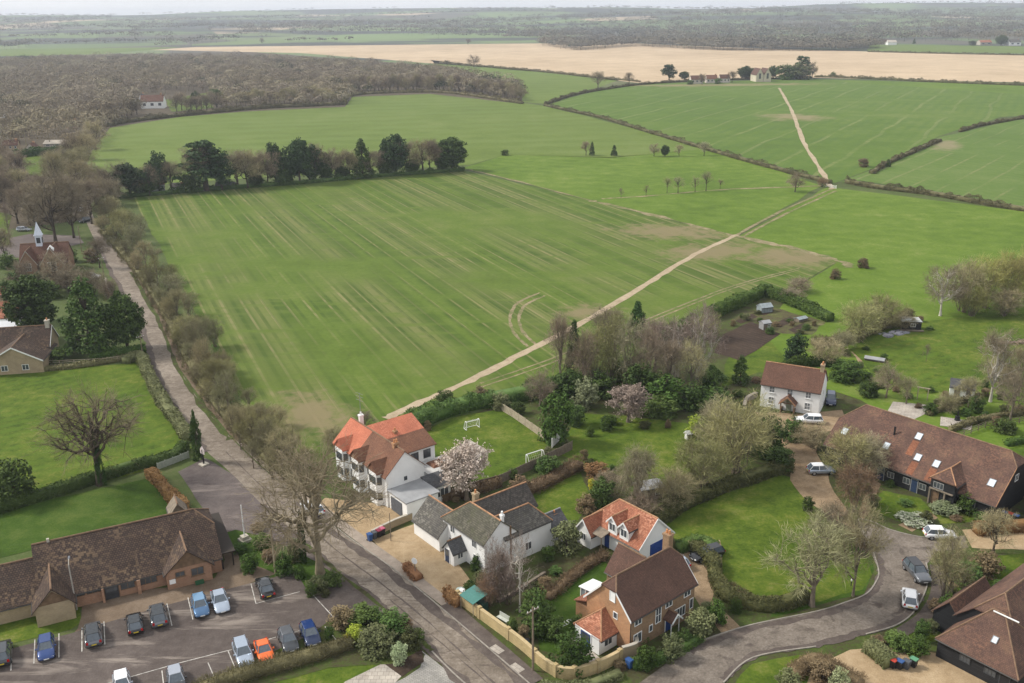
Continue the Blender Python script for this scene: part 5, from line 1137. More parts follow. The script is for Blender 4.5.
shrub(16, 502, 48, 44, 'dark evergreen bush at the end of the hedge between the two green fields', LF_YEW)
shrub(2, 492, 22, 30, 'yellow green bush beside the dark evergreen bush at the frame edge', LF_LIME)
# ---- olive scrub along the field side of the road
RS = [(108, 218), (122, 230), (134, 246), (146, 262), (158, 280), (170, 297), (178, 315), (187, 334), (196, 352), (206, 371), (216, 389), (229, 407), (242, 425), (255, 441), (268, 456), (283, 468), (222, 380), (204, 346), (262, 428), (280, 450)]
for i, (x, y) in enumerate(RS):
    s = 6.6 / (pxm(x, y) + 2.2); g = pxm(x, y) / 5
    for dx, dy, ks in ((0, 6, 1), (rnd.uniform(8, 18) * g, rnd.uniform(-4, 4), .8), (rnd.uniform(-12, -4) * g, rnd.uniform(8, 14), .75)): plant(rnd.choice(('thicket', 'ash', 'bare', 'tallbare')), x + dx, y + dy, rnd.uniform(24, 34) * (.62 + .38 * g) * ks, rnd.uniform(24, 42) * (.62 + .38 * g) * ks, 'tangled olive brown scrub in the belt between the road and the striped field', (TW_TAN, TW_OLIVE, TW_VERGE)[i % 3], BARK, 'scrub_tree', 'scrub', 'roadside scrub along the striped field')
hedge([(104, 232), (136, 268), (165, 310), (185, 350), (212, 395), (245, 435), (285, 472), (312, 492)], 3.0, 1.3, 'low rough undergrowth under the roadside scrub', LF_HEDGE, 'undergrowth', size=.3, rough=.5, twiggy=True)
# ---- trees round the school and along the lane
for (x, y, w, h, lab) in ((56, 243, 66, 70, 'tall bare tree behind the white bell turret'), (74, 238, 46, 62, 'tall bare tree at the roadside above the school'), (92, 224, 40, 46, 'bare tree leaning over the lane beyond the school'), (30, 226, 34, 44, 'bare tree behind the school roofs nearest the lawn')):
    plant('tallbare', x, y, w, h, lab, TW_GREY, BARK_D, 'bare_tree')
plant('thin', 11, 246, 15, 46, 'slender pinkish bare tree by the lawn at the frame edge', TW_PINK, BARK, 'bare_tree')
for (x, y, w, h, lab) in ((92, 296, 36, 30, 'bare grey bush before the school beside the parked white car'), (70, 292, 40, 26, 'bare bush against the front of the school'), (110, 300, 26, 22, 'bare bush by the red brick roadside wall')):
    plant('thicket', x, y, w, h, lab, TW_GREY, BARK_D, 'bush', 'bush')
shrub(12, 300, 28, 20, 'dark laurel under the school wall beside the yew', LF_LAUREL); shrub(52, 298, 24, 18, 'green shrub between the yew and the school', LF_MID)
for x, y, w, h, lab, m in ((18, 284, 26, 16, 'dark bush before the school wall nearest the frame edge', LF_YEW), (40, 288, 30, 16, 'grey green bush before the school gables', LF_GREYG), (62, 286, 26, 15, 'brown bush before the school gables', LF_BRN), (84, 284, 24, 15, 'dark green bush at the lane corner of the school', LF_LAUREL), (92, 262, 18, 14, 'brown bush on the verge between school and lane', LF_BRN), (70, 262, 20, 14, 'dark bush behind the school by the yard', LF_MID), (8, 268, 22, 16, 'dark bush at the side of the school', LF_MID), (66, 330, 18, 14, 'small dark bush between the yew and the evergreens', LF_MID), (56, 362, 30, 14, 'dark green bush behind the post and rail fence', LF_LAUREL)): shrub(x, y, w, h, lab, m)
for x, y, w, h, lab in ((6, 262, 30, 34, 'bare tree beside the school at the frame edge'), (58, 288, 40, 36, 'bare tree in front of the school gables'), (26, 292, 34, 32, 'bare tree in front of the school beside the yew'), (100, 268, 26, 30, 'bare tree on the verge between school and road'), (40, 232, 34, 40, 'bare tree directly behind the school yard'), (18, 224, 36, 36, 'bare tree at the back of the school yard')): plant('bare', x, y, w, h, lab, TW_GREY, BARK_D, 'bare_tree')
hedge([(126, 364), (140, 358), (150, 380), (162, 402), (176, 422), (190, 442)], 2.0, 1.5, 'grey green clipped hedge curving along the road beside the green field', LF_GREYG, twiggy=False)
hedge([(186, 449), (170, 462), (140, 468), (112, 477), (60, 494), (0, 512), (-40, 524)], 1.6, 1.6, 'dark hedge dividing the two green fields', LF_MID)
hedge([(150, 476), (160, 486), (172, 500), (186, 514)], 1.5, 1.5, 'brown beech hedge running from the field gate to the hall', LF_BEECH)
hedge([(-30, 374), (40, 371), (90, 366), (140, 357)], 1.2, .9, 'low scrubby hedge along the top of the green field', LF_HEDGE)
hedge([(90, 360), (120, 356), (146, 352)], 1.6, 1.6, 'dark laurel hedge under the pair of evergreens', LF_LAUREL)
# ---- row of trees across the fields
ROW = [('pine', 131, 197, 30, 34, 'dark ragged pine at the lane end of the tree row', LF_PINE), ('pine', 160, 193, 24, 40, 'tall pine hiding the white house in the tree row', LF_PINE), ('thin', 120, 197, 28, 34, 'bare tree at the lane end of the tree row', TW_GREY),
       ('cedar', 207, 191, 54, 48, 'spreading cedar, broadest in the tree row', LF_PINE), ('shrub', 190, 192, 22, 22, 'dark bush under the spreading cedar', LF_YEW), ('bare', 238, 188, 34, 36, 'bare tree just past the cedar in the row', TW_GREY), ('pine', 276, 184, 18, 42, 'thin dark pine past the bare tree in the row', LF_PINE),
       ('bare', 258, 186, 30, 30, 'second bare tree past the cedar in the row', TW_GREY), ('pine', 300, 184, 26, 46, 'tall full pine in the middle of the row', LF_PINE), ('cone', 285, 185, 18, 24, 'short dark conifer between two pines in the row', LF_YEW), ('pine', 322, 180, 20, 28, 'small dark pine past the middle of the row', LF_PINE),
       ('bare', 342, 178, 26, 26, 'bare tree between the middle pines of the row', TW_GREY), ('cone', 363, 178, 24, 38, 'dense conical conifer in the row', LF_YEW), ('yew', 395, 175, 30, 41, 'largest round headed dark pine of the row', LF_PINE), ('bare', 380, 176, 20, 24, 'bare tree beside the largest round headed pine', TW_GREY),
       ('bare', 423, 173, 30, 32, 'brown bare tree near the field end of the row', TW_TAN), ('yew', 452, 171, 32, 34, 'dark broad tree at the field end of the row', LF_YEW), ('bare', 438, 172, 20, 26, 'bare tree tucked behind the last dark tree of the row', TW_GREY), ('thin', 150, 196, 22, 30, 'bare tree between the first two pines of the row', TW_GREY)]
for k, x, y, w, h, lab, m in ROW: plant(k, x, y, w * (1.2 if m in (LF_PINE, LF_YEW) else 1.4), h * 1.04, lab, m, BARK_D, 'pine_tree' if m is LF_PINE else 'row_tree')
for i, (k, x, y, w, h, m) in enumerate((('pine', 140, 196, 26, 26, LF_PINE), ('yew', 148, 195, 20, 18, LF_YEW), ('bare', 172, 193, 24, 28, TW_GREY), ('pine', 222, 190, 26, 36, LF_PINE), ('bare', 248, 188, 28, 34, TW_TAN), ('bare', 268, 186, 24, 32, TW_GREY), ('pine', 292, 184, 20, 34, LF_PINE), ('pine', 310, 183, 22, 36, LF_PINE), ('bare', 316, 182, 22, 34, TW_GREY), ('bare', 332, 180, 20, 28, TW_GREY), ('yew', 326, 181, 14, 16, LF_YEW), ('bare', 350, 178, 22, 26, TW_TAN), ('bare', 357, 178, 18, 20, TW_TAN), ('bare', 371, 177, 20, 24, TW_GREY), ('yew', 386, 176, 16, 16, LF_YEW), ('bare', 408, 174, 22, 30, TW_GREY), ('yew', 413, 174, 14, 14, LF_YEW), ('bare', 430, 173, 22, 30, TW_GREY), ('yew', 444, 172, 20, 22, LF_YEW), ('bare', 110, 199, 30, 30, TW_GREY), ('bare', 200, 191, 34, 40, TW_GREY), ('yew', 256, 187, 14, 12, LF_YEW), ('yew', 342, 179, 14, 12, LF_YEW))):
    plant(k, x, y, w * 1.35, h * 1.12, 'dark evergreen filling a gap in the pine row' if m in (LF_PINE, LF_YEW) else 'bare tree filling a gap in the pine row', m, BARK_D, 'row_tree', 'tree', 'evergreens filling the pine row' if m in (LF_PINE, LF_YEW) else 'bare trees filling the pine row')
hedge([(118, 198), (170, 194), (215, 190), (300, 184), (380, 177), (464, 171)], 2.2, 1.7, 'dark hedge under the row of pines between the fields', LF_MID, size=.6, rough=.6)
# ---- small trees and bushes on the pasture
for k, x, y, w, h, lab, m in (('shrub', 505, 155.5, 10, 6, 'lone round bush on the pasture near the field end of the pine row', LF_MID), ('bare', 586, 155.5, 14, 14, 'brown bush first in the line across the pasture', TW_GREY), ('cone', 592, 155.5, 7, 14, 'slim dark conifer beside the first brown bush of the pasture line', LF_YEW), ('cone', 614, 156, 9, 11, 'small dark conifer standing alone in the pasture line', LF_YEW),
        ('bare', 654, 156.5, 13, 13, 'brown bush in the middle of the pasture line', TW_GREY), ('yew', 665, 156.5, 11, 12, 'dark round bush in the middle of the pasture line', LF_YEW), ('bare', 679, 156.5, 12, 12, 'pale brown bush near the hedge end of the pasture line', TW_TAN), ('bare', 704, 156, 15, 14, 'pale flowering bush where the pasture line meets the long hedge', TW_PALE),
        ('thin', 706, 191, 18, 20, 'tallest thin bare tree of the little group on the pasture', TW_GREY), ('thin', 695, 192, 14, 15, 'thin bare tree beside the tallest of the pasture group', TW_GREY), ('thin', 678, 193, 18, 16, 'thin bare tree in the middle of the pasture group', TW_GREY), ('thin', 667, 193, 12, 16, 'slender bare tree of the pasture group', TW_GREY), ('thin', 646, 196, 9, 11, 'tiny bare tree near the path fork on the pasture', TW_GREY), ('thin', 621, 198, 8, 10, 'tiny bare tree by the field corner on the pasture', TW_GREY), ('thin', 720, 189, 10, 10, 'small bare tree at the hedge end of the pasture group', TW_GREY),
        ('bare', 795, 192, 22, 18, 'thin bare bushes in front of the hedge by the gate', TW_GREY), ('thicket', 822, 187, 12, 11, 'small reddish bush where the earth path meets the gate', TW_RED),
        ('bare', 598, 88, 17, 17, 'bare round tree on the hedge beyond the pasture', TW_GREY), ('bare', 629, 84.5, 13, 12, 'smaller bare tree on the same far hedge', TW_GREY), ('pine', 669, 80.5, 18, 17, 'open crowned evergreen before the village row', LF_PINE), ('yew', 684, 80, 13, 9, 'low dark yew before the village row', LF_YEW), ('yew', 746, 79.5, 24, 14, 'broad dark yew beside the church', LF_YEW), ('yew', 773, 78, 14, 13, 'dark yew just past the church', LF_YEW), ('shrub', 786, 79.5, 26, 16, 'olive green tree clump past the church', LF_MID), ('shrub', 800, 79.5, 28, 18, 'tall rounded green tree at the end of the church clump', LF_GREYG), ('cedar', 802, 78, 26, 22, 'flat topped dark pine behind the church clump', LF_PINE), ('bare', 812, 78, 14, 16, 'pale bare tree at the outer edge of the church clump', TW_TAN),
        ('bare', 702, 84.5, 12, 11, 'bare tree before the distant cottages', TW_GREY), ('shrub', 718, 84, 9, 6, 'dark bush between the distant cottages', LF_MID), ('bare', 732, 82.5, 14, 11, 'bare tree at the church end of the distant cottages', TW_GREY), ('shrub', 690, 84.5, 8, 5, 'bush at the near end of the distant cottages', LF_MID), ('bare', 474, 67, 16, 12, 'lone round tree on the edge of the far stubble', TW_GREY), ('bare', 447, 66, 8, 6, 'small bare tree on the edge of the far stubble', TW_GREY), ('bare', 468, 45, 8, 6, 'tiny tree alone in the middle of the stubble', TW_GREY), ('bare', 580, 49, 6, 8, 'tiny tree at the tongue of scrub in the stubble', TW_GREY), ('shrub', 833, 76.5, 7, 5, 'single bush on the hedge beyond the wheat', LF_MID), ('yew', 1001, 45.5, 15, 11, 'round dark tree by the far farm', LF_YEW), ('shrub', 972, 45.5, 9, 5, 'dark bush beside the far pinkish farmhouse', LF_YEW), ('cone', 914, 44, 4, 6, 'tiny conifer on the far field edge', LF_YEW), ('bare', 262, 44, 7, 6, 'tiny bare tree at the far end of the stubble', TW_GREY)):
    plant(k, x, y, w, h, lab, m, BARK_D, 'bush' if 'bush' in lab else 'tree', 'bush' if 'bush' in lab else 'tree')
# ---- hedges between far fields
HG = (([(545, 106), (600, 118), (640, 130), (700, 148), (748, 162), (800, 176), (830, 184)], 4, 2.6, 'long brown hedge running down from the wood to the gate on the earth path', LF_HEDGE),
      ([(545, 105), (575, 95), (610, 89), (640, 85), (700, 81), (780, 79)], 5, 2.6, 'dark hedge climbing beside the wheat towards the village row', LF_HEDGE),
      ([(815, 77), (870, 79), (950, 83), (1060, 87)], 6, 3.2, 'dark hedge between the wheat field and the stubble beyond the church', LF_HEDGE),
      ([(846, 183), (880, 189), (930, 195), (980, 204), (1060, 217)], 4, 2.8, 'brown hedge from the gate along the lower side of the sloping wheat', LF_HEDGE),
      ([(872, 174), (890, 163), (915, 152), (940, 141)], 3.4, 2.4, 'scrubby bramble hedge rising between the two wheat slopes', LF_HEDGE),
      ([(960, 132), (985, 125), (1060, 113)], 4, 2.2, 'thin gappy hedge at the top between the wheat slopes', LF_HEDGE),
      ([(868, 52), (950, 54), (1060, 56)], 6, 3, 'dark hedge between the far green field and the stubble', LF_HEDGE),
      ([(440, 63), (500, 68), (545, 72), (600, 78), (640, 82)], 6, 2.4, 'low hedge along the near side of the stubble', LF_HEDGE),
      ([(215, 113), (260, 109), (300, 107), (344, 105)], 6, 4.5, 'tall dark hedge between the wood and the upper green field', LF_HEDGE),
      ([(104, 127), (140, 121), (180, 116.5), (220, 112.5)], 6, 4.0, 'dark hedge along the upper green field below the far white house', LF_HEDGE),
      ([(344, 105), (352, 96), (400, 93), (450, 93.5), (522, 104)], 5, 3.6, 'hedge along the foot of the wood above the upper green field', LF_HEDGE),
      )
for p_, w_h, h_h, lab, m in HG: hedge(p_, w_h * .52, h_h * .62, lab, m, 'field_hedge', size=max(.4, .8 / pxm(*p_[len(p_) // 2])), rough=.55)
hedge([(16, 158), (40, 155), (66, 152)], 4, 3.4, 'long clipped dark green hedge around the small lawn by the lane', LF_LAUREL, size=.8)
# ---- belt of trees between the gardens and the striped field
hedge([(402, 433), (432, 420), (470, 408), (510, 401), (560, 390), (600, 378)], 3.2, 2.2, 'dark mixed hedge behind the football lawn', LF_MID, size=.34, rough=.35)
hedge([(655, 345), (690, 328), (725, 312), (752, 300), (768, 292)], 2.6, 2.4, 'dense dark green hedge beside the vegetable plots and the field', LF_LAUREL)
hedge([(768, 296), (795, 306), (830, 322)], 2.4, 2.2, 'dense green hedge around the far side of the vegetable plots', LF_LAUREL)
BELT = [('tallbare', 648, 396, 34, 66, 'tall thin grey tree behind the dusty pink cherry', TW_GREY, BARK), ('tallbare', 668, 398, 36, 60, 'tall grey tree among the laurels of the belt', TW_GREY, BARK), ('tallbare', 690, 398, 34, 56, 'tall thin tree by the lime green shrub end of the belt', TW_TAN, BARK), ('tallbare', 584, 392, 30, 60, 'slim bare tree between ivy trunk and ash stems', TW_GREY, BARK), ('tallbare', 560, 389, 34, 78, 'tall thin bare tree rising above the football lawn hedge', TW_GREY, BARK), ('column', 574, 372, 18, 50, 'ivy covered trunk at the edge of the tree belt by the earth path', LF_IVY, BARK_D), ('ash', 592, 388, 46, 66, 'olive grey ash stems in the tree belt nearest the ivy trunk', TW_OLIVE, BARK),
        ('ash', 612, 386, 46, 74, 'tallest olive ash stems in the middle of the tree belt', TW_OLIVE, BARK), ('ash', 629, 392, 44, 76, 'pale olive ash stems beside the pinkish trees', TW_PALE, BARK), ('column', 637, 336, 22, 34, 'ivy clad tree at the back of the belt by the field', LF_IVY, BARK_D), ('bare', 655, 372, 50, 52, 'pinkish brown tree in the belt', TW_PINK, BARK),
        ('ash', 676, 380, 50, 66, 'pinkish birch stems next to the dug vegetable plot', TW_PINK, BARK_W), ('ash', 698, 378, 50, 74, 'outer pinkish birch stems leaning over the dug vegetable plot', TW_PINK, BARK_W), ('thicket', 706, 338, 36, 26, 'pale olive bush behind the pinkish birches', TW_OLIVE, BARK), ('thicket', 608, 340, 46, 34, 'bare brown bush where the belt meets the earth path', TW_GREY, BARK),
        ('bare', 540, 408, 40, 36, 'brown bush between football lawn and belt', TW_GREY, BARK), ('thicket', 580, 372, 40, 34, 'dark twiggy thicket under the ash stems', TW_GREY, BARK_D)]
for k, x, y, w, h, lab, m, b_ in BELT: plant(k, x, y, w, h, lab, m, b_, 'tree')
BS = [('shrub', 556, 442, 40, 54, 'large yellowish green bay tree at the corner of the football lawn', LF_LAUREL), ('shrub', 585, 407, 32, 30, 'pale flowering evergreen below the ash stems', LF_PALE), ('shrub', 640, 400, 44, 36, 'dark laurel at the foot of the belt above the garden lawn', LF_YEW), ('shrub', 664, 406, 46, 32, 'green laurel mound at the foot of the pinkish trees', LF_LAUREL),
      ('shrub', 692, 408, 36, 26, 'dark rhododendron behind the lime green shrub', LF_YEW), ('shrub', 712, 396, 34, 26, 'mid green shrub under the birch stems', LF_MID), ('cone', 740, 384, 24, 29, 'dense dark conifer beside the vegetable plot', LF_YEW), ('shrub', 566, 396, 40, 26, 'dark understorey bush beneath the tall thin bare tree', LF_YEW), ('shrub', 600, 396, 40, 24, 'dark understorey bush beneath the ash stems', LF_MID), ('shrub', 622, 382, 40, 24, 'green understorey bush deep in the tree belt', LF_MID), ('shrub', 716, 412, 44, 26, 'green bank of laurel beside the lime shrub and the farmhouse wall', LF_LAUREL), ('shrub', 660, 414, 44, 18, 'low dark edging shrubs at the garden lawn top', LF_MID), ('shrub', 543, 400, 30, 16, 'low dark bush before the tall thin bare tree', LF_MID), ('shrub', 795, 361, 27, 29, 'holly tree on the lawn behind the farmhouse', LF_HOLLY),
      ('shrub', 695, 437, 23, 22, 'bright lime green shrub at the edge of the garden lawn', LF_LIME), ('shrub', 576, 425, 24, 20, 'dark bush beside the yellowish bay tree', LF_YEW), ('shrub', 607, 430, 18, 16, 'round green bush on the garden lawn', LF_LAUREL), ('shrub', 500, 408, 24, 16, 'olive shrub at the top fence of the football lawn', LF_GREYG),
      ('shrub', 518, 414, 18, 12, 'dark round bush by the pale fence of the football lawn', LF_YEW), ('shrub', 445, 408, 26, 18, 'dark bush in the hedge behind the orange roofed house', LF_YEW), ('shrub', 480, 402, 22, 16, 'brown bush in the hedge behind the football lawn', LF_BRN), ('shrub', 567, 552, 34, 30, 'grey green rounded shrub beside the white cottage lawn', LF_GREYG),
      ('shrub', 537, 632, 40, 44, 'dark evergreen tree behind the yellow stone wall', LF_MID), ('shrub', 572, 668, 46, 36, 'dark green shrub in the wall corner by the blue doored porch', LF_LAUREL), ('shrub', 556, 640, 24, 24, 'shrub between the evergreen and the blue doored porch', LF_MID), ('shrub', 646, 668, 26, 24, 'dark green shrub before the brick house nearest the bins', LF_LAUREL),
      ('shrub', 671, 658, 30, 24, 'olive green rounded shrub before the brick house', LF_GREYG), ('shrub', 700, 636, 34, 26, 'large olive shrub before the brick house windows', LF_GREYG), ('shrub', 716, 624, 24, 26, 'dark green shrub at the far corner of the brick house', LF_LAUREL), ('shrub', 684, 645, 18, 16, 'low dark shrub by the brick house porch', LF_MID),
      ('shrub', 472, 598, 24, 16, 'clipped green shrub by the cottage drive', LF_LAUREL), ('shrub', 482, 590, 20, 22, 'yellow green shrub next to the turquoise shelter', LF_GREYG), ('shrub', 478, 570, 18, 16, 'dark green shrub below the cottage window', LF_LAUREL), ('shrub', 452, 556, 12, 16, 'small green shrub in the cottage front corner', LF_MID),
      ('shrub', 548, 476, 30, 22, 'dark bush at the end of the wooden garden fence', LF_MID), ('shrub', 520, 494, 26, 18, 'brown shrub along the lower side of the garden fence', LF_BRN), ('shrub', 602, 506, 30, 28, 'dark garden bush with yellow forsythia before it', LF_MID), ('shrub', 592, 490, 10, 12, 'small yellow forsythia among brown bushes', LF_YELL), ('shrub', 586, 512, 24, 18, 'brown bush behind the dormered house', LF_BRN), ('shrub', 596, 476, 30, 12, 'rusty brown clipped bush on the garden lawn edge', LF_BEECH),
      ('shrub', 250, 572, 22, 20, 'dark rounded shrub in the bed by the telegraph pole', LF_LAUREL), ('shrub', 285, 574, 24, 22, 'round dark shrub between the telegraph pole and the big tree', LF_LAUREL), ('shrub', 262, 548, 22, 14, 'low green plants around the flagpole bed', LF_MID), ('shrub', 295, 560, 22, 22, 'olive shrub under the big bare tree', LF_GREYG), ('shrub', 334, 586, 22, 16, 'leafy shrub on the island tip by the car park', LF_MID), ('shrub', 318, 590, 26, 12, 'low ground cover on the grass island', LF_GREYG),
      ('shrub', 356, 640, 22, 16, 'bright lime green shrub in the car park bed', LF_LIME), ('shrub', 347, 644, 10, 10, 'small yellow shrub beside the lime one in the car park bed', LF_YELL), ('shrub', 400, 663, 20, 20, 'round pale variegated shrub at the paved corner', LF_VARI),
      ('shrub', 366, 624, 40, 20, 'green shrubbery at the top of the car park bed', LF_MID), ('shrub', 392, 634, 40, 24, 'dark shrubbery in the car park bed by the road', LF_MID), ('shrub', 342, 626, 30, 18, 'brown leafless shrub beside the dark blue car', LF_BRN), ('shrub', 378, 650, 46, 22, 'mixed shrub between the lime shrub and the variegated one', LF_GREYG), ('shrub', 412, 648, 24, 22, 'dark shrub at the road end of the bed', LF_DKH),
      ('shrub', 921, 640, 18, 20, 'dark green clipped bush beside the hipped barn', LF_YEW), ('shrub', 948, 618, 26, 24, 'green shrub at the corner of the hipped barn', LF_LAUREL), ('shrub', 917, 655, 26, 20, 'rounded green bush behind the row of bins', LF_LAUREL), ('shrub', 898, 648, 30, 14, 'low green plants on the bank above the bins', LF_MID), ('shrub', 808, 510, 14, 14, 'dark bush at the drive edge of the big lawn', LF_YEW),
      ('shrub', 966, 513, 22, 20, 'round green shrub before the barn porch', LF_LAUREL), ('shrub', 945, 512, 34, 9, 'pale flowering shrubs before the long barn', LF_PALE), ('shrub', 914, 521, 40, 6, 'white flowered ground cover by the lane corner', LF_WHITEF), ('shrub', 985, 573, 34, 22, 'dark brambles beside the barn lawn', LF_BRN), ('shrub', 965, 585, 40, 20, 'green ground cover under the bare tree by the lane', LF_MID),
      ('shrub', 788, 690, 30, 22, 'olive bush at the very edge of the gravel entrance', LF_GREYG), ('shrub', 838, 690, 26, 22, 'grey green bush by the gravel entrance fence', LF_PALE), ('shrub', 822, 682, 30, 20, 'brown bush behind the gravel entrance', LF_BRN), ('shrub', 770, 455, 40, 40, 'dark evergreen behind the big olive tree', LF_YEW), ('shrub', 792, 440, 26, 24, 'dark bush beside the farmhouse drive', LF_MID), ('shrub', 778, 470, 34, 22, 'dark green bush on the bank of the big lawn', LF_YEW),
      ('shrub', 846, 380, 40, 20, 'clipped dark green hedge block behind the farmhouse', LF_LAUREL), ('shrub', 868, 396, 24, 16, 'dark bush beside the dark blue car', LF_YEW), ('shrub', 975, 412, 20, 16, 'leafy green bush by the white garden shed', LF_MID), ('shrub', 930, 414, 16, 12, 'clipped bush by the barn terrace', LF_LAUREL), ('shrub', 1004, 432, 26, 14, 'clipped bush in the barn garden', LF_MID)]
for k, x, y, w, h, lab, m in BS: shrub(x, y, w, h, lab, m, k)
BORDER = [(420, 440), (428, 430), (548, 452), (540, 470), (512, 478), (470, 498), (456, 502), (530, 488), (556, 478), (566, 470), (512, 508), (524, 500), (590, 470), (600, 492), (612, 470), (584, 460), (566, 446), (590, 436), (612, 424), (645, 428), (668, 428), (690, 450), (655, 490), (630, 484), (548, 560), (556, 574), (534, 590), (524, 640), (512, 632), (600, 560), (594, 590), (588, 612), (578, 628), (600, 646), (620, 668), (640, 640), (545, 590), (706, 610), (735, 612), (905, 505), (926, 522), (956, 520), (980, 524), (1000, 512), (948, 572), (972, 575), (1000, 590), (955, 602), (936, 612), (890, 640), (878, 644), (930, 632), (956, 414), (985, 418), (1004, 414), (945, 396), (930, 392), (985, 396), (860, 368), (876, 372), (890, 378), (846, 356), (820, 350), (806, 372), (756, 382), (722, 380), (712, 372), (742, 318), (758, 314), (792, 326), (806, 330), (776, 326), (872, 505), (866, 490), (890, 486), (836, 560), (862, 548), (785, 458), (796, 436), (812, 440), (300, 578), (312, 596), (326, 596), (258, 530), (240, 552), (270, 560), (266, 542), (330, 640), (352, 628), (388, 620), (404, 630), (418, 640), (733, 326), (746, 320), (760, 322), (790, 322), (800, 334), (814, 326), (770, 334), (838, 340), (850, 334), (842, 372), (868, 380), (880, 388), (896, 392), (908, 398), (918, 408), (938, 404), (948, 408), (966, 416), (978, 424), (996, 426), (1012, 430), (1018, 412), (1000, 400), (985, 388), (972, 384), (1010, 356), (996, 350), (930, 330), (920, 322), (890, 322), (866, 350), (884, 360), (756, 396), (748, 406), (738, 396), (726, 404), (1016, 384), (1006, 376)]
BM = [LF_MID, LF_BRN, LF_GREYG, LF_LAUREL, LF_MID, LF_DKH, LF_BRN]
for i, (x, y) in enumerate(BORDER):
    k = pxm(x, y) / 7
    shrub(x, y, rnd.uniform(9, 17) * k, rnd.uniform(5, 12) * k, 'small mixed shrub in a garden border', BM[i % 7], 'shrub', 'shrub', 'small shrubs in the garden borders')
# ---- hedges of the gardens and lawns
HN = (([(170, 712), (215, 688), (262, 673), (312, 659), (352, 646)], 1.6, 1.1, 'long olive brown hedge along the near side of the car park', LF_HEDGE, True), ([(406, 568), (412, 575), (419, 581)], 1.15, 1.0, 'oval brown beech hedge on the cottage drive', LF_BEECH, False), ([(446, 596), (452, 603), (459, 607)], 1.0, 1.3, 'square brown beech hedge at the head of the yellow wall', LF_BEECH, False),
      ([(690, 548), (712, 566), (716, 584), (730, 602), (770, 610), (806, 600)], 1.5, 1.5, 'dark rounded hedge around the near side of the big lawn', LF_DKH, False), ([(678, 552), (700, 545), (714, 552)], 1.4, 1.4, 'dark hedge behind the black parked car', LF_MID, False), ([(650, 530), (680, 510), (720, 492), (760, 478), (790, 470)], 1.8, 1.7, 'dark hedge along the far edge of the big lawn', LF_DKH, False),
      ([(975, 534), (1000, 532), (1040, 528)], 1.6, 1.5, 'long brown beech hedge in front of the gabled barn', LF_BEECH, False), ([(868, 650), (880, 660), (890, 668)], 1.8, 1.5, 'tan clipped hedge beside the row of bins', LF_GREYG, False), ([(510, 500), (545, 486), (580, 468)], 1.6, 1.4, 'brown scrubby hedge below the wooden garden fence', LF_BRN, True), ([(548, 600), (580, 572), (606, 556)], 1.0, .8, 'low shrub border beside the cottage lawn', LF_BRN, True),
      ([(780, 372), (800, 366), (838, 368), (858, 384)], 1.5, 1.5, 'green hedge between farmhouse garden and meadow', LF_LAUREL, False), ([(812, 345), (845, 342), (880, 330), (910, 316)], 1.6, 1.5, 'rough brown hedge across the meadow to the black hut', LF_HEDGE, True), ([(928, 416), (960, 404), (980, 398)], 1.0, .9, 'low clipped hedge beside the barn terrace', LF_HEDGE, False), ([(950, 432), (985, 420), (1030, 414)], 1.0, .9, 'low brown hedge around the barn garden', LF_HEDGE, False),
      ([(1006, 446), (1040, 440)], 1.0, .9, 'short green hedge at the barn garden corner', LF_LAUREL, False), ([(440, 500), (470, 494), (500, 486)], 1.4, 1.2, 'dark shrubs under the pink magnolia', LF_BRN, False), ([(792, 678), (815, 664), (838, 676), (860, 690)], 1.6, 1.1, 'brown shrub border around the gravel entrance', LF_BRN, True), ([(716, 588), (748, 602)], 1.2, 1.0, 'brown verge bushes by the brick house drive', LF_BRN, True), ([(540, 690), (580, 690), (620, 676)], 1.0, .8, 'grey flowering plants outside the yellow wall', LF_GREYG, False), ([(632, 668), (660, 662), (700, 640)], 1.0, .9, 'low planting along the lane before the brick house', LF_MID, False))
for p_, w_h, h_h, lab, m, tw_ in HN: hedge(p_, w_h, h_h, lab, m, twiggy=tw_, rough=.25)
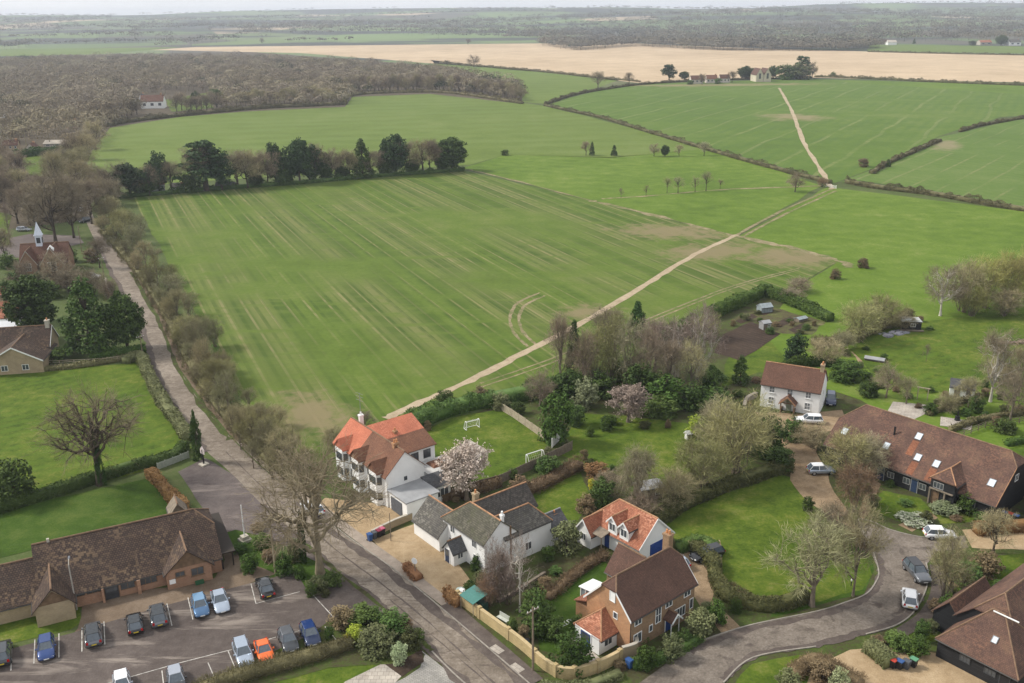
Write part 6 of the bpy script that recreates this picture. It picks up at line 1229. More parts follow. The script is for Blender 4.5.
# ---- garden trees
GT = [('willow', 637, 512, 46, 68, 'pale grey weeping tree behind the dormered house', TW_PALE, BARK), ('thin', 520, 612, 44, 76, 'white stemmed birch with purplish crown beside the cottage', TW_PINK, BARK_W), ('thicket', 497, 602, 40, 62, 'purplish bare tree against the cottage wall', TW_PINK, BARK), ('thicket', 488, 606, 30, 36, 'rusty bare bush behind the turquoise shelter', TW_RED, BARK), ('thicket', 508, 604, 34, 44, 'dusky twiggy shrub between birch and cottage', TW_PINK, BARK),
      ('thicket', 735, 476, 86, 82, 'largest olive tree above the big lawn', TW_OLIVE, BARK), ('thicket', 700, 492, 66, 60, 'middle olive tree on the bank of the big lawn', TW_OLIVE, BARK), ('thicket', 672, 510, 54, 46, 'lowest olive tree on the bank beside the weeping tree', TW_TAN, BARK), ('thicket', 760, 452, 50, 48, 'dark olive tree on the farmhouse end of the bank', TW_TAN, BARK_D), ('thicket', 718, 450, 56, 54, 'pale olive tree beside the lime green shrub', TW_PALE, BARK),
      ('thicket', 640, 520, 44, 30, 'brown bush beneath the pale weeping tree', TW_GREY, BARK_D), ('thicket', 610, 500, 40, 30, 'brown bare bush behind the dormered house roof', TW_GREY, BARK_D), ('thicket', 846, 476, 56, 48, 'olive willow against the near end of the long barn', TW_OLIVE, BARK), ('thicket', 868, 478, 46, 48, 'pale olive willow before the barn skylights', TW_PALE, BARK), ('thicket', 812, 448, 46, 26, 'olive bush by the farmhouse drive', TW_TAN, BARK), ('thicket', 854, 512, 50, 52, 'rusty brown tree beside the gravel drive', TW_RED, BARK), ('thicket', 832, 544, 50, 44, 'brown bare bush at the corner of the lane', TW_GREY, BARK),
      ('bare', 812, 606, 100, 84, 'small bare tree with olive twigs on the verge of the big lawn', TW_VERGE, BARK), ('tallbare', 853, 596, 50, 90, 'bare tree by the kerb at the bend of the lane', TW_TAN, BARK), ('thicket', 945, 602, 48, 76, 'bare shrubby tree beside the pale parked cars', TW_TAN, BARK), ('bare', 993, 553, 48, 40, 'small spreading bare tree before the brown beech hedge', TW_TAN, BARK_D),
      ('thicket', 858, 342, 54, 42, 'olive bush in the meadow beyond the farmhouse', TW_OLIVE, BARK), ('thicket', 878, 330, 52, 40, 'olive bush next to the meadow hedge', TW_OLIVE, BARK), ('thicket', 826, 366, 44, 28, 'brown bush beyond the farmhouse chimney', TW_TAN, BARK), ('bare', 886, 398, 34, 34, 'grey bare tree behind the long barn', TW_GREY, BARK), ('thin', 926, 362, 10, 18, 'tiny bare sapling alone on the lawn', TW_GREY, BARK), ('bare', 990, 402, 52, 72, 'twisted pale bare tree by the white garden shed', TW_GREY, BARK_W), ('bare', 968, 408, 34, 30, 'dome shaped bare bush before the garden shed', TW_TAN, BARK), ('bare', 1010, 420, 44, 50, 'grey bare tree in the barn garden', TW_GREY, BARK), ('bare', 1018, 396, 46, 50, 'bare tree at the frame edge above the barn garden', TW_TAN, BARK), ('bare', 906, 404, 26, 26, 'small bare tree at the farmhouse end of the barn terrace', TW_VERGE, BARK), ('thicket', 948, 412, 30, 20, 'bare bush between barn terrace and garden stove', TW_TAN, BARK), ('thicket', 1000, 384, 40, 26, 'tangled bush under the twisted pale tree', TW_TAN, BARK), ('thicket', 842, 350, 30, 20, 'bare bush along the meadow edge behind the farmhouse', TW_VERGE, BARK), ('thicket', 905, 330, 30, 16, 'bare bush on the hedge by the black hut', TW_TAN, BARK),
      ('bare', 940, 316, 46, 52, 'grey brown tree with leaning white trunk at the copse end', TW_GREY, BARK_W), ('thicket', 962, 312, 48, 58, 'brown olive tree second in the meadow copse', TW_TAN, BARK), ('thicket', 984, 308, 48, 56, 'bright olive tree in the middle of the meadow copse', TW_SALLOW, BARK), ('thicket', 1006, 306, 48, 58, 'tall olive tree in the meadow copse', TW_SALLOW, BARK), ('thicket', 1028, 304, 50, 62, 'olive tree of the meadow copse cut by the frame edge', TW_SALLOW, BARK), ('thicket', 972, 316, 40, 30, 'low olive bush at the foot of the meadow copse', TW_SALLOW, BARK), ('thicket', 1004, 316, 46, 30, 'low bush under the tall olive tree of the copse', TW_TAN, BARK),
      ('shrub', 863, 268, 14, 11, 'dark round bush at the field corner by the earth strip', LF_BRN, BARK), ('shrub', 835, 279, 13, 11, 'round bush on the crop field boundary', LF_BRN, BARK), ('thicket', 800, 292, 30, 16, 'bare bushes beyond the vegetable plots', TW_GREY, BARK), ('thicket', 792, 302, 30, 14, 'dark brambles by the plot greenhouse', TW_GREY, BARK_D), ('shrub', 863, 167, 13, 9, 'brown bush on the slope above the gate', LF_BRN, BARK), ('cone', 888, 167, 7, 8, 'small dark conifer on the bramble hedge', LF_YEW, BARK), ('thin', 545, 440, 14, 40, 'thin leafless tree at the football lawn corner', TW_GREY, BARK_D), ('bare', 365, 428, 26, 16, 'bare bushes behind the orange roofed house', TW_GREY, BARK), ('thicket', 335, 452, 30, 26, 'scrub beside the house end of the striped field', TW_TAN, BARK)]
for k, x, y, w, h, lab, m, b_ in GT: plant(k, x, y, w, h, lab, m, b_, 'bush' if 'bush' in lab else 'tree', 'bush' if 'bush' in lab else 'tree')
plant('blossom', 467, 500, 62, 60, 'magnolia tree covered in pale pink flowers by the football lawn', TW_GREY, BARK, 'magnolia', third=PETAL)
plant('blossom', 628, 422, 52, 36, 'low spreading cherry in dusty pink blossom above the garden lawn', TW_PINK, BARK, 'cherry_tree', third=PETAL2)
# ---- the wood: single trees along its near edges, the mass behind as one object
def in_poly(x, y, P):
    c = False
    for i in range(len(P)):
        (x1, y1), (x2, y2) = P[i - 1], P[i]
        if (y1 > y) != (y2 > y) and x < (x2 - x1) * (y - y1) / (y2 - y1) + x1: c = not c
    return c
edge = []
for i in range(34): edge.append((rnd.uniform(0, 92), rnd.uniform(165, 222), rnd.uniform(26, 40), rnd.uniform(26, 40)))
for x, y in ((97, 205), (104, 196), (112, 206), (90, 190), (84, 176), (88, 160), (96, 150)): edge.append((x, y, 30, 30))
for x, y, w, h in edge:
    if 22 < x < 70 and 150 < y < 178 or x < 14 and 205 < y < 250: continue
    plant('thicket' if rnd.random() < .4 else 'bare', x, y, w, h, 'bare winter tree among many in the lane side wood below the long clipped hedge', TW_GREY if rnd.random() < .6 else TW_TAN, BARK_D, 'woodland_tree', 'tree', 'bare trees of the lane side wood')
for (x, y, w, h, lab) in ((197, 108, 12, 17, 'dark conifer standing by the far white house, the smaller of two'), (217, 107, 18, 19, 'broad dark evergreen on the wood edge lawn')): plant('pine', x, y, w, h, lab, LF_YEW, BARK_D, 'conifer')
shrub(9, 187, 26, 22, 'dark evergreen bush in the wood at the frame edge', LF_YEW); shrub(56, 178, 18, 12, 'dark round bush on the little lane side lawn', LF_YEW)
for i in range(46):
    t = i / 45; x = 348 + t * 172; y = 92 + (10 if x > 470 else 0) * ((x - 470) / 50 if x > 470 else 0) + rnd.uniform(-2, 0)
    plant('ash' if i % 2 else 'bare', x, y, rnd.uniform(11, 16), rnd.uniform(13, 18), 'bare tree in the front rank of the wood above the upper green field', TW_TAN if i % 3 == 0 else TW_GREY, BARK, 'woodland_tree', 'tree', 'front rank of the wood')
for i in range(26):
    x = 222 + i * 4.8; y = 109 - (x - 222) * .035 + rnd.uniform(-5, -1)
    plant('bare', x, y, rnd.uniform(12, 18), rnd.uniform(11, 17), 'tan bare tree rising behind the tall dark hedge at the wood corner', TW_TAN, BARK, 'woodland_tree', 'tree', 'tan trees behind the tall hedge')
for i in range(26):
    x = 92 + i * 5; y = 122 - (x - 92) * .075 + rnd.uniform(-5, -1)
    plant('bare', x, y, rnd.uniform(14, 20), rnd.uniform(13, 19), 'grey bare tree along the wood edge near the far white house', TW_GREY, BARK_D, 'woodland_tree', 'tree', 'grey trees along the wood edge') if not 140 < x < 176 else None
WOOD = [(-90, 66), (60, 61), (150, 60), (250, 60), (340, 65), (440, 73), (520, 88), (522, 101), (430, 90), (352, 94), (345, 104), (220, 110), (214, 92), (136, 95), (136, 117), (120, 122), (102, 132), (92, 148), (70, 146), (-90, 158)]
WOODM = None
def wood_mass(name, spots, label, mats, hr, wr, per, fs, seed, far=False):
    rg = np.random.default_rng(seed); Cs, Ns, S = [], [], []
    parts = []; tint = []
    for (x, y, sc_, z0) in spots:
        h = rg.uniform(*hr) * sc_; w = rg.uniform(*wr) * sc_; n = per
        u = unit(rg.normal(size=(n, 3))); u[:, 2] = np.abs(u[:, 2]) * 1.0 - .15; lump = 1 + .26 * np.sin(u[:, 0] * 4 + x) * np.cos(u[:, 1] * 4.5 + y)
        P = u * np.array([w / 2, w / 2, h * .48]) * (rg.uniform(.78, 1.0, (n, 1)) * lump[:, None]) + np.array([x, y, z0 + h * .54])
        if True:
            k = n if far else int(n * .7); tint += [float(rg.uniform(0, 1))] * (n + 1); parts.append(leaves(rg, P[:k], unit(u[:k] * np.array([1, 1, 1.2]) + rg.normal(size=(k, 3)) * .16 + np.array([0, 0, .12])), fs * 1.15, .75)); P, u, n = P[k:], u[k:], n - k
        if n: parts.append(twigs(rg, P - u * fs * .5, u + rg.normal(size=(n, 3)) * .55 + np.array([0, 0, .35]), fs * 1.7, fs * .42))
        st = np.array([[x, y, z0], [x + rg.normal() * .5, y, z0 + h * .7]]); parts.append((np.array([[x - .25, y, z0], [x + .25, y, z0], [x + .1, y, z0 + h * .75], [x - .1, y, z0 + h * .75]]), np.arange(4).reshape(1, 4)))
    V, Q = joinvf(parts); me = np_mesh(name, V, Q); at_ = me.attributes.new('kind_of_tree', 'FLOAT', 'FACE'); at_.data.foreach_set('value', np.array(tint, np.float32)); o = finish(name, me, mats); tag(o, label, 'wood', None, 'stuff'); return o
def woodmat(name, a, b_, c):
    m, nt, b = newmat(name); P = pos(nt)
    at_ = nt.nodes.new('ShaderNodeAttribute'); at_.attribute_name = 'kind_of_tree'
    col = ramp(nt, at_.outputs['Fac'], [(0.0, (0.030, 0.045, 0.018)), (0.045, (0.034, 0.050, 0.020)), (0.055, a), (0.45, b_), (0.75, c), (0.8, tuple(x * .8 for x in b_)), (1.0, a)])
    col = mixc(nt, mth(nt, 'MULTIPLY', mth(nt, 'SUBTRACT', noise(nt, P, .006, 3), .45), 5, True), col, mixc(nt, .6, col, (0.20, 0.165, 0.095)))
    nt.links.new(col, b.inputs['Base Color']); b.inputs['Roughness'].default_value = .85; b.inputs['Specular IOR Level'].default_value = .1; return m
WM = woodmat('winter_wood', (0.180, 0.145, 0.106), (0.275, 0.232, 0.170), (0.36, 0.32, 0.205)); WM2 = woodmat('far_winter_wood', (0.095, 0.087, 0.070), (0.150, 0.137, 0.108), (0.205, 0.188, 0.140))
sp = []; tries = 0; grid = {}
while len(sp) < 2600 and tries < 160000:
    tries += 1; X, Yv = rnd.uniform(-1250, 20), rnd.uniform(480, 1950); q = proj((X, Yv, 0))
    if in_poly(q[0], q[1], WOOD):
        s_ = rnd.choice((.65, .8, .95, 1.1, 1.3)); c_ = (int(X // 12), int(Yv // 12))
        if any(math.hypot(X - a, Yv - b) < 6.2 * (s_ + t_) for i in (-1, 0, 1) for j in (-1, 0, 1) for a, b, t_ in grid.get((c_[0] + i, c_[1] + j), ())): continue
        grid.setdefault(c_, []).append((X, Yv, s_)); sp.append((X, Yv, s_, 0.0))
wood_mass('wood', sp, 'grey brown winter wood filling the upper corner beyond the fields', WM, (10, 13), (15, 19), 300, .9, 3)
FW = [[(540, 47), (575, 51), (590, 50), (640, 47), (720, 51), (850, 51), (875, 49), (880, 42), (1060, 41), (1060, 22), (700, 22), (560, 30), (540, 38)],
      [(240, 41), (330, 38), (460, 39), (540, 40), (540, 30), (420, 27), (240, 30)], [(-60, 40), (100, 37), (240, 38), (240, 32), (100, 31), (-60, 34)], [(-60, 52), (30, 50), (32, 46), (-60, 46)], [(128, 44), (142, 44), (142, 41), (128, 41)], [(160, 48), (180, 48), (240, 43), (230, 42.5), (160, 46)]]
sp = []
for P in FW:
    xs = [p[0] for p in P]; ys = [p[1] for p in P]; k = int(len(FW[0]) * 0 + 2.2 * (max(xs) - min(xs)) * (max(ys) - min(ys)) * .07)
    j = 0
    while j < k:
        x, y = rnd.uniform(min(xs), max(xs)), rnd.uniform(min(ys), max(ys))
        if in_poly(x, y, P):
            g = at(x, y)
            if g.y < 4600: sp.append((g.x, g.y, 1.0 + g.y / 5200, hz(g.x, g.y)))
            else:
                gy = rnd.uniform(2600, 5200); gx = g.x * gy / g.y; sp.append((gx, gy, 1.7, hz(gx, gy)))
        j += 1
# first rank along the far side of the stubble, thick enough to read as a wood edge
for x in np.arange(542, 880, 1.0):
    y = float(np.interp(x, [540, 575, 640, 720, 850, 880], [45, 50, 46, 50.5, 51, 48])); 
    for r_ in range(2):
        g = at(x, y - rnd.uniform(0, 2.5)); sp.append((g.x, g.y, rnd.uniform(.9, 1.4), 0))
for x in np.arange(240, 545, 1.6):
    g = at(x, float(np.interp(x, [240, 380, 545], [39.5, 37.5, 39])) - rnd.uniform(0, 2)); sp.append((g.x, g.y, rnd.uniform(.8, 1.3), 0))
wood_mass('far_wood', sp, 'far woods beyond the stubble fading into the haze', WM2, (11, 15), (16, 30), 46, 2.8, 5, True)
# hedgerow trees over the far hills
sp = []
for k_ in range(12):
    y0_ = 2650 + 330 * k_ + 12 * k_ * k_ * .4
    for x_ in np.arange(-.62 * y0_, .62 * y0_, 24 + k_ * 2):
        if math.sin(x_ / 240 + k_ * 2.1) + .8 * math.sin(x_ / 97 + k_) < -.35: continue
        yy_ = y0_ + 130 * math.sin(x_ / 620 + k_ * 1.7) + rnd.uniform(-25, 25); sp.append((x_ + rnd.uniform(-8, 8), yy_, rnd.uniform(.8, 1.5), hz(x_, yy_)))
for _ in range(500):
    y = rnd.uniform(2700, 6300); x = rnd.uniform(-.62, .62) * y; 
    if math.sin(x / 300 + y / 410) + math.sin(x / 170 - y / 260) > .3: sp.append((x, y, rnd.uniform(1.2, 2.2), hz(x, y)))
wood_mass('hill_wood', sp, 'scattered hedgerow trees and copses over the distant hills', WM2, (8, 12), (22, 36), 30, 4.0, 6, True)
# ------------------------------------------------------------------ cars
TYRE = plain('tyre_rubber', (0.016, 0.016, 0.017), 0.8); RIM = plain('alloy_rim', (0.42, 0.43, 0.45), 0.35, 0.7)
LAMP = plain('headlamp_glass', (0.62, 0.65, 0.68), 0.1); TAIL = plain('tail_lamp_red', (0.35, 0.012, 0.012), 0.25); PLY = plain('yellow_plate', (0.62, 0.47, 0.04), 0.5); PLW = plain('white_plate', (0.7, 0.7, 0.68), 0.5)
CGL = plain('car_glass', (0.085, 0.105, 0.125), 0.03, var=.2, coat=1.0); CGL2 = plain('sunroof_glass', (0.045, 0.05, 0.055), 0.05, var=.2)  # car windows: sky reflection and lit interior painted into the lifted base
def paint(name, c, metal=.25): return plain('paint_' + name, c, 0.28, metal, var=.03, coat=.9)
PB, PBLUE, PGREY, PSIL, PDB, POR, PWH, PDG, PMB, PPALE = paint('black', (.012, .012, .014)), paint('blue', (.012, .042, .16)), paint('grey', (.14, .15, .165), .5), paint('silver', (.40, .43, .48), .6), paint('steel_blue', (.055, .13, .25), .4), paint('orange', (.72, .13, .015), .05), paint('white', (.78, .79, .80), 0), paint('dark_grey', (.045, .05, .056), .4), paint('midnight', (.010, .022, .065), .3), paint('pale_blue_grey', (.36, .42, .50), .5)
CARM = {}
KINDS_ = {  # length, width, height, bonnet start, windscreen top, roof end, rear glass base (fractions of length from rear to front), belt height
    'hatch': (4.05, 1.76, 1.48, .71, .56, .15, .03, .90), 'suv': (4.45, 1.86, 1.66, .72, .58, .12, .03, 1.02), 'saloon': (4.55, 1.80, 1.43, .69, .53, .24, .12, .88), 'estate': (4.6, 1.80, 1.48, .70, .55, .10, .02, .90), 'coupe': (3.95, 1.74, 1.36, .68, .52, .24, .08, .84)}
def car_meshes(kind):
    if kind in CARM: return CARM[kind]
    L, W, H, fb, ft, rt, rb_, belt = KINDS_[kind]; X = lambda f: (f - .5) * L; w = W / 2
    st = [(0.0, .50, .62, .80), (.015, .34, belt * .86, .90), (.06, .25, belt * .97, .97), (rb_ + .10, .22, belt, 1), (.5, .22, belt, 1), (fb - .03, .22, belt * .985, 1), (fb + .04, .22, belt * .96, .995), (.88, .24, belt * .85, .97), (.96, .28, belt * .74, .90), (.99, .36, belt * .62, .82), (1.0, .42, .52, .74)]
    ring = lambda f, zb, zt, k: [(X(f), s * w * k * a, zb + (zt - zb) * b) for s, seq in ((1, ((.80, 0), (.97, .18), (1.0, .55), (.95, .90), (.86, 1.0), (.4, 1.03))), (-1, ((.4, 1.03), (.86, 1.0), (.95, .90), (1.0, .55), (.97, .18), (.80, 0)))) for a, b in seq]
    m = MB(); rings = [m.pts(ring(*s)) for s in st]; n = 12
    for A, B in zip(rings, rings[1:]):
        for k in range(n): m.f.append([A[k], B[k], B[(k + 1) % n], A[(k + 1) % n]]); m.m.append(0)
    m.f.append(rings[0]); m.m.append(0); m.f.append(rings[-1][::-1]); m.m.append(0)
    zt = H - .05; lo = [(X(fb), .84), (X(fb - .22), .90), (X(.38), .91), (X(rb_ + .14), .88), (X(rb_), .78)]; hi = [(X(ft), .60), (X(ft - .06), .66), (X(.36), .68), (X(rt + .08), .66), (X(rt), .60)]
    g = MB(); a = g.pts([(x, w * k, belt * .96) for x, k in lo] + [(x, -w * k, belt * .96) for x, k in reversed(lo)]); b = g.pts([(x, w * k, zt) for x, k in hi] + [(x, -w * k, zt) for x, k in reversed(hi)]); q = len(a)
    for k in range(q): g.f.append([a[k], a[(k + 1) % q], b[(k + 1) % q], b[k]]); g.m.append(0)
    g.f.append(b); g.m.append(0)
    r = MB(); hi2 = [(x, k + .03) for x, k in hi]; o1 = r.pts([(x, w * k, zt + .004) for x, k in hi2] + [(x, -w * k, zt + .004) for x, k in reversed(hi2)]); o2 = r.pts([(x * .97 - .01, w * k * .90, zt + .055) for x, k in hi2] + [(x * .97 - .01, -w * k * .90, zt + .055) for x, k in reversed(hi2)])
    for k in range(q): r.f.append([o1[k], o1[(k + 1) % q], o2[(k + 1) % q], o2[k]]); r.m.append(0)
    r.f.append(o2); r.m.append(0)
    for s in (1, -1):       # pillars
        for i, j in ((0, 0), (4, 4), (2, 2)):
            r.tube([(lo[i][0], s * w * (lo[i][1] + .012), belt * .96), (hi[j][0], s * w * (hi[j][1] + .02), zt + .02)], .045, 5)
    wh_ = MB(); wh_.tube([(0, -.11, 0), (0, .11, 0)], .32, 16); rim = MB(); rim.tube([(0, -.118, 0), (0, .118, 0)], .20, 12)
    mi = MB(); mi.box(-.07, .09, 0, .2, 0, .13, 0, .015)
    hl = MB(); hl.box(-.14, .03, -.16, .16, -.06, .06, 0, .02); tl = MB(); tl.box(-.03, .10, -.13, .13, -.13, .13, 0, .02); pl = MB(); pl.box(-.012, .012, -.26, .26, -.055, .055)
    CARM[kind] = dict(body=m.mesh('body'), glass=g.mesh('glass'), roof=r.mesh('roof'), wheel=wh_.mesh('tyre'), rim=rim.mesh('rim'), mirror=mi.mesh('mirror'), head=hl.mesh('headlight'), tail=tl.mesh('tail_light'), plate=pl.mesh('number_plate')); CARM[kind]['body'].polygons.foreach_set('use_smooth', [True] * len(CARM[kind]['body'].polygons))
    return CARM[kind]
def car(px, py, head, kind, mat, label, roofm=None, group=None, z=.06, world=None):
    ms = car_meshes(kind); L, W, H, fb, ft, rt, rb_, belt = KINDS_[kind]
    c = at(px, py, .7); o = thing('parked_car', label, 'car', (c.x, c.y, z), R(head), group)
    def put(nm, me, mt, loc=(0, 0, 0), par=None, sc=None):
        q = bpy.data.objects.new(nm, colored(me, mt)); COL.objects.link(q); q.parent = par or o; q.location = loc
        if sc: q.scale = sc
        return q
    b = put('body', ms['body'], mat); put('window', ms['glass'], CGL); put('roof', ms['roof'], roofm or mat)
    for fx in (.19, .81):
        for s in (1, -1):
            wl = put('wheel', ms['wheel'], TYRE, ((fx - .5) * L, s * (W / 2 - .115), .32)); put('rim', ms['rim'], RIM, (0, 0, 0), wl)
    for s in (1, -1):
        put('headlight', ms['head'], LAMP, (L / 2 - .11, s * W * .33, belt * .62)); put('tail_light', ms['tail'], TAIL, (-L / 2 + .03, s * W * .36, belt * .80)); put('mirror', ms['mirror'], mat, ((fb - .5) * L - .35, s * (W / 2 - .02) - (.2 if s < 0 else 0), belt * .98))
    put('number_plate', ms['plate'], PLY, (-L / 2 - .012, 0, .58)); put('number_plate', ms['plate'], PLW, (L / 2 + .008, 0, .45))
    return o
UPH = 115
for px, py, hd, kd, mt, lab, rf in ((2, 652, UPH, 'suv', PDG, 'black car cut by the frame edge in the row before the hall', None), (46, 647, UPH - 180, 'hatch', PBLUE, 'bright blue hatchback parked alone before the lawn by the hall wing', None), (93, 633, UPH, 'suv', PGREY, 'grey SUV with pale roof glass before the hall wing', CGL2), (134.5, 622, UPH, 'hatch', PB, 'black hatchback with yellow plate beside the silver grey estate', CGL2),
        (158, 614, UPH, 'suv', PGREY, 'silver grey crossover right next to the black hatchback', CGL2), (200, 605, UPH - 180, 'hatch', PSIL if False else PDB, 'steel blue hatchback next to the silver saloon before the hall', paint('sky_blue', (.16, .30, .46), .3)), (220, 600, UPH - 180, 'saloon', PPALE, 'pale silver saloon facing out beside the steel blue hatchback', None), (265, 586, UPH, 'saloon', PB, 'black saloon parked alone in the bay nearest the big tree', CGL2),
        (243, 652, UPH - 180, 'estate', PPALE, 'silver estate in the lower row beside the orange car', None), (264, 650, UPH - 180, 'coupe', POR, 'orange car in the lower row of the car park', None), (288, 639, UPH - 180, 'hatch', PDG, 'dark grey hatchback between the orange and the dark blue car', PGREY), (310, 633, UPH - 180, 'hatch', PMB, 'dark blue hatchback at the bed end of the lower row', PBLUE), (176, 679, UPH - 180, 'hatch', PDG, 'dark grey car half hidden by the car park hedge', PSIL), (122, 684, UPH - 180, 'hatch', PSIL, 'silver car at the bottom edge of the picture', PWH)):
    car(px, py, hd, kd, mt, lab, rf)
for px, py, hd, kd, mt, lab, rf in ((707, 553, 205, 'estate', PB, 'black car by the hedge behind the brick house', None), (676, 560, 120, 'hatch', PPALE, 'small pale car half hidden behind the brick chimney', None), (809, 419, 172, 'estate', PWH, 'white car in front of the farmhouse', None), (831, 399, 252, 'suv', PMB, 'dark blue SUV beside the farmhouse gable', None), (821, 469, 2, 'hatch', PPALE, 'pale car under the rusty tree on the gravel drive', PWH),
        (940, 533, -5, 'hatch', PWH, 'white hatchback on the lane before the long barn', None), (917, 571, 275, 'suv', PGREY, 'grey SUV with dark roof behind the white hatchback on the bend', PB), (910, 597, 70, 'hatch', PWH, 'white hatchback parked at the bend of the lane', None), (312, 507, 130, 'estate', PWH, 'white vehicle seen through the branches of the big bare tree', None), (92, 276, 5, 'estate', PWH, 'white car parked under bushes before the school', None), (24, 229, 4, 'estate', PSIL, 'silver car parked behind the school', None), (85, 220, 240, 'suv', PDG, 'dark car on the lane beyond the school', None), (81, 210, 100, 'suv', PWH, 'white vehicle at the far bend of the lane', None)):
    car(px, py, hd, kd, mt, lab, rf)
# ------------------------------------------------------------------ wheelie bins
def wheelie(px, py, rz, bm, lm, label, group=None):
    o = thing('wheelie_bin', label, 'bin', at(px, py) + Vector((0, 0, .045)), R(rz), group)
    k = MB(); a = k.pts([(-.22, -.26, .06), (.22, -.26, .06), (.22, .22, .06), (-.22, .22, .06), (-.29, -.36, .98), (.29, -.36, .98), (.29, .34, .98), (-.29, .34, .98)])
    for q in ((3, 2, 1, 0), (4, 5, 6, 7), (0, 1, 5, 4), (1, 2, 6, 5), (2, 3, 7, 6), (3, 0, 4, 7)): k.f.append([a[i] for i in q]); k.m.append(0)
    k.build('body', bm, o); k = MB(); k.box(-.31, .31, -.40, .36, .985, 1.07, 0, .03); k.tube([(-.26, .42, 1.0), (.26, .42, 1.0)], .03, 6); k.build('lid', lm, o)
    for s in (1, -1):
        w_ = MB(); w_.tube([(s * .27, .26, .11), (s * .32, .26, .11)], .11, 10); w_.build('wheel', TYRE, o)
PL = lambda n, c: plain('bin_' + n, c, .5)
BN, BB, BR, BG, BK = PL('black', (.02, .02, .022)), PL('blue', (.03, .08, .22)), PL('red', (.45, .05, .03)), PL('green', (.10, .26, .15)), PL('grey', (.07, .075, .085))
for x, y, b_, l_, lab in ((370, 541, BB, BB, 'blue wheelie bin at the drive edge by the white house'), (374.5, 539, BK, BK, 'grey wheelie bin between blue and maroon at the drive edge'), (379, 537, BN, PL('maroon', (.22, .03, .06)), 'maroon lidded bin next to the grey one at the drive edge'), (382.5, 535, BN, PL('pink', (.42, .10, .16)), 'pinkish lidded bin last in the line at the drive edge'),
        (892, 668, BN, BR, 'red lidded bin in the line by the gravel'), (899, 669, BN, BB, 'blue lidded bin in the line by the gravel'), (906, 669, BK, BK, 'grey bin in the line by the gravel'), (913, 667, BN, BG, 'pale green lidded bin in the line by the gravel'),
        (629, 668, BB, BB, 'blue bin at the corner of the yellow garden wall'), (626, 656, BN, BR, 'red lidded bin behind the wall by the brick house'), (620, 658, BN, BN, 'black bin behind the wall by the brick house'),
        (1004, 519, BN, BB, 'blue lidded bin against the gabled barn'), (1009, 520, BN, BR, 'red lidded bin against the gabled barn'), (1015, 522, BN, BB, 'blue lidded bin beside the red one at the gabled barn'), (946, 507, BB, BB, 'blue bin against the long barn wall'), (937, 503, BN, BB, 'blue lidded bin by the barn door')):
    wheelie(x, y, 40, b_, l_, lab)
# ------------------------------------------------------------------ poles, signs, goals
def pole(px, py, hpx, label, name, cat, mat, r=.12, arms=0, lamp=False, rz=40):
    h = tall(px, py, hpx); o = thing(name, label, cat, at(px, py), R(rz)); k = MB(); k.tube([(0, 0, 0), (0, 0, h)], [r, r * .7], 8); k.build('pole', mat, o)
    if arms:
        a = MB(); a.box(-.8, .8, -.06, .06, h - .5, h - .38); a.build('cross_arm', TIMBER, o)
        for x in (-.7, -.25, .25, .7):
            i = MB(); i.tube([(x, 0, h - .38), (x, 0, h - .2)], [.05, .03], 6); i.build('insulator', TRIM, o)
    if lamp:
        a = MB(); a.tube([(0, 0, h), (.5, 0, h + .25), (1.0, 0, h + .3)], .05, 6); a.build('bracket', mat, o); a = MB(); a.box(.85, 1.5, -.14, .14, h + .22, h + .36, 0, .04); a.build('lamp_head', PGREY, o)
    return o
POLEW = plain('pole_timber', (.20, .155, .11), .85, var=.25)
fp = pole(245, 541, 36, 'white flagpole on a stone plinth in the bed by the hall', 'flagpole', 'flagpole', TRIM, .09)
k = MB(); k.box(-.7, .7, -.7, .7, 0, .35); k.box(-.45, .45, -.45, .45, .35, .8); k.build('plinth', STONE, fp); k = MB(); k.tube([(0, 0, 4.9), (0, 0, 5.1)], [.12, .02], 8); k.build('finial', TRIM, fp) if False else None
pole(275.5, 574, 58, 'pale timber telegraph pole between the car park and the big tree', 'telegraph_pole', 'pole', plain('pale_pole', (.34, .28, .19), .85), .13)
pole(533, 671, 64, 'dark telegraph pole by the yellow garden wall', 'telegraph_pole', 'pole', POLEW, .13, 1)
pole(77, 610, 45, 'lamp post standing before the small brick wing of the hall', 'lamp_post', 'street lamp', plain('lamp_post_paint', (.36, .34, .30), .6), .09, 0, True, 110)
pole(143, 357, 22, 'telegraph pole at the roadside by the pair of evergreens', 'telegraph_pole', 'pole', POLEW, .12, 1); pole(104, 277, 20, 'telegraph pole beside the lane near the school', 'telegraph_pole', 'pole', POLEW, .12, 1); pole(82, 252, 26, 'leaning pale pole on the lane verge by the school', 'telegraph_pole', 'pole', POLEW, .12)
pole(521, 495, 22, 'thin pole in the scrub below the garden fence', 'post', 'pole', TIMBER, .06); pole(391, 541, 28, 'thin sign post at the drive of the white house', 'post', 'pole', TIMBER, .06)
def sign(px, py, label, shape):
    o = thing('sign', label, 'sign', at(px, py), R(-30)); k = MB(); k.tube([(0, 0, 0), (0, 0, 2.5)], .05, 8); k.build('pole', PGREY, o); k = MB()
    if shape == 'round': k.tube([(0, -.10, 2.3), (0, -.06, 2.3)], .42, 20)
    k.build('sign_plate', TRIM, o)
sign(415.5, 577, 'round white sign seen from its blank side beside the brown oval hedge', 'round')
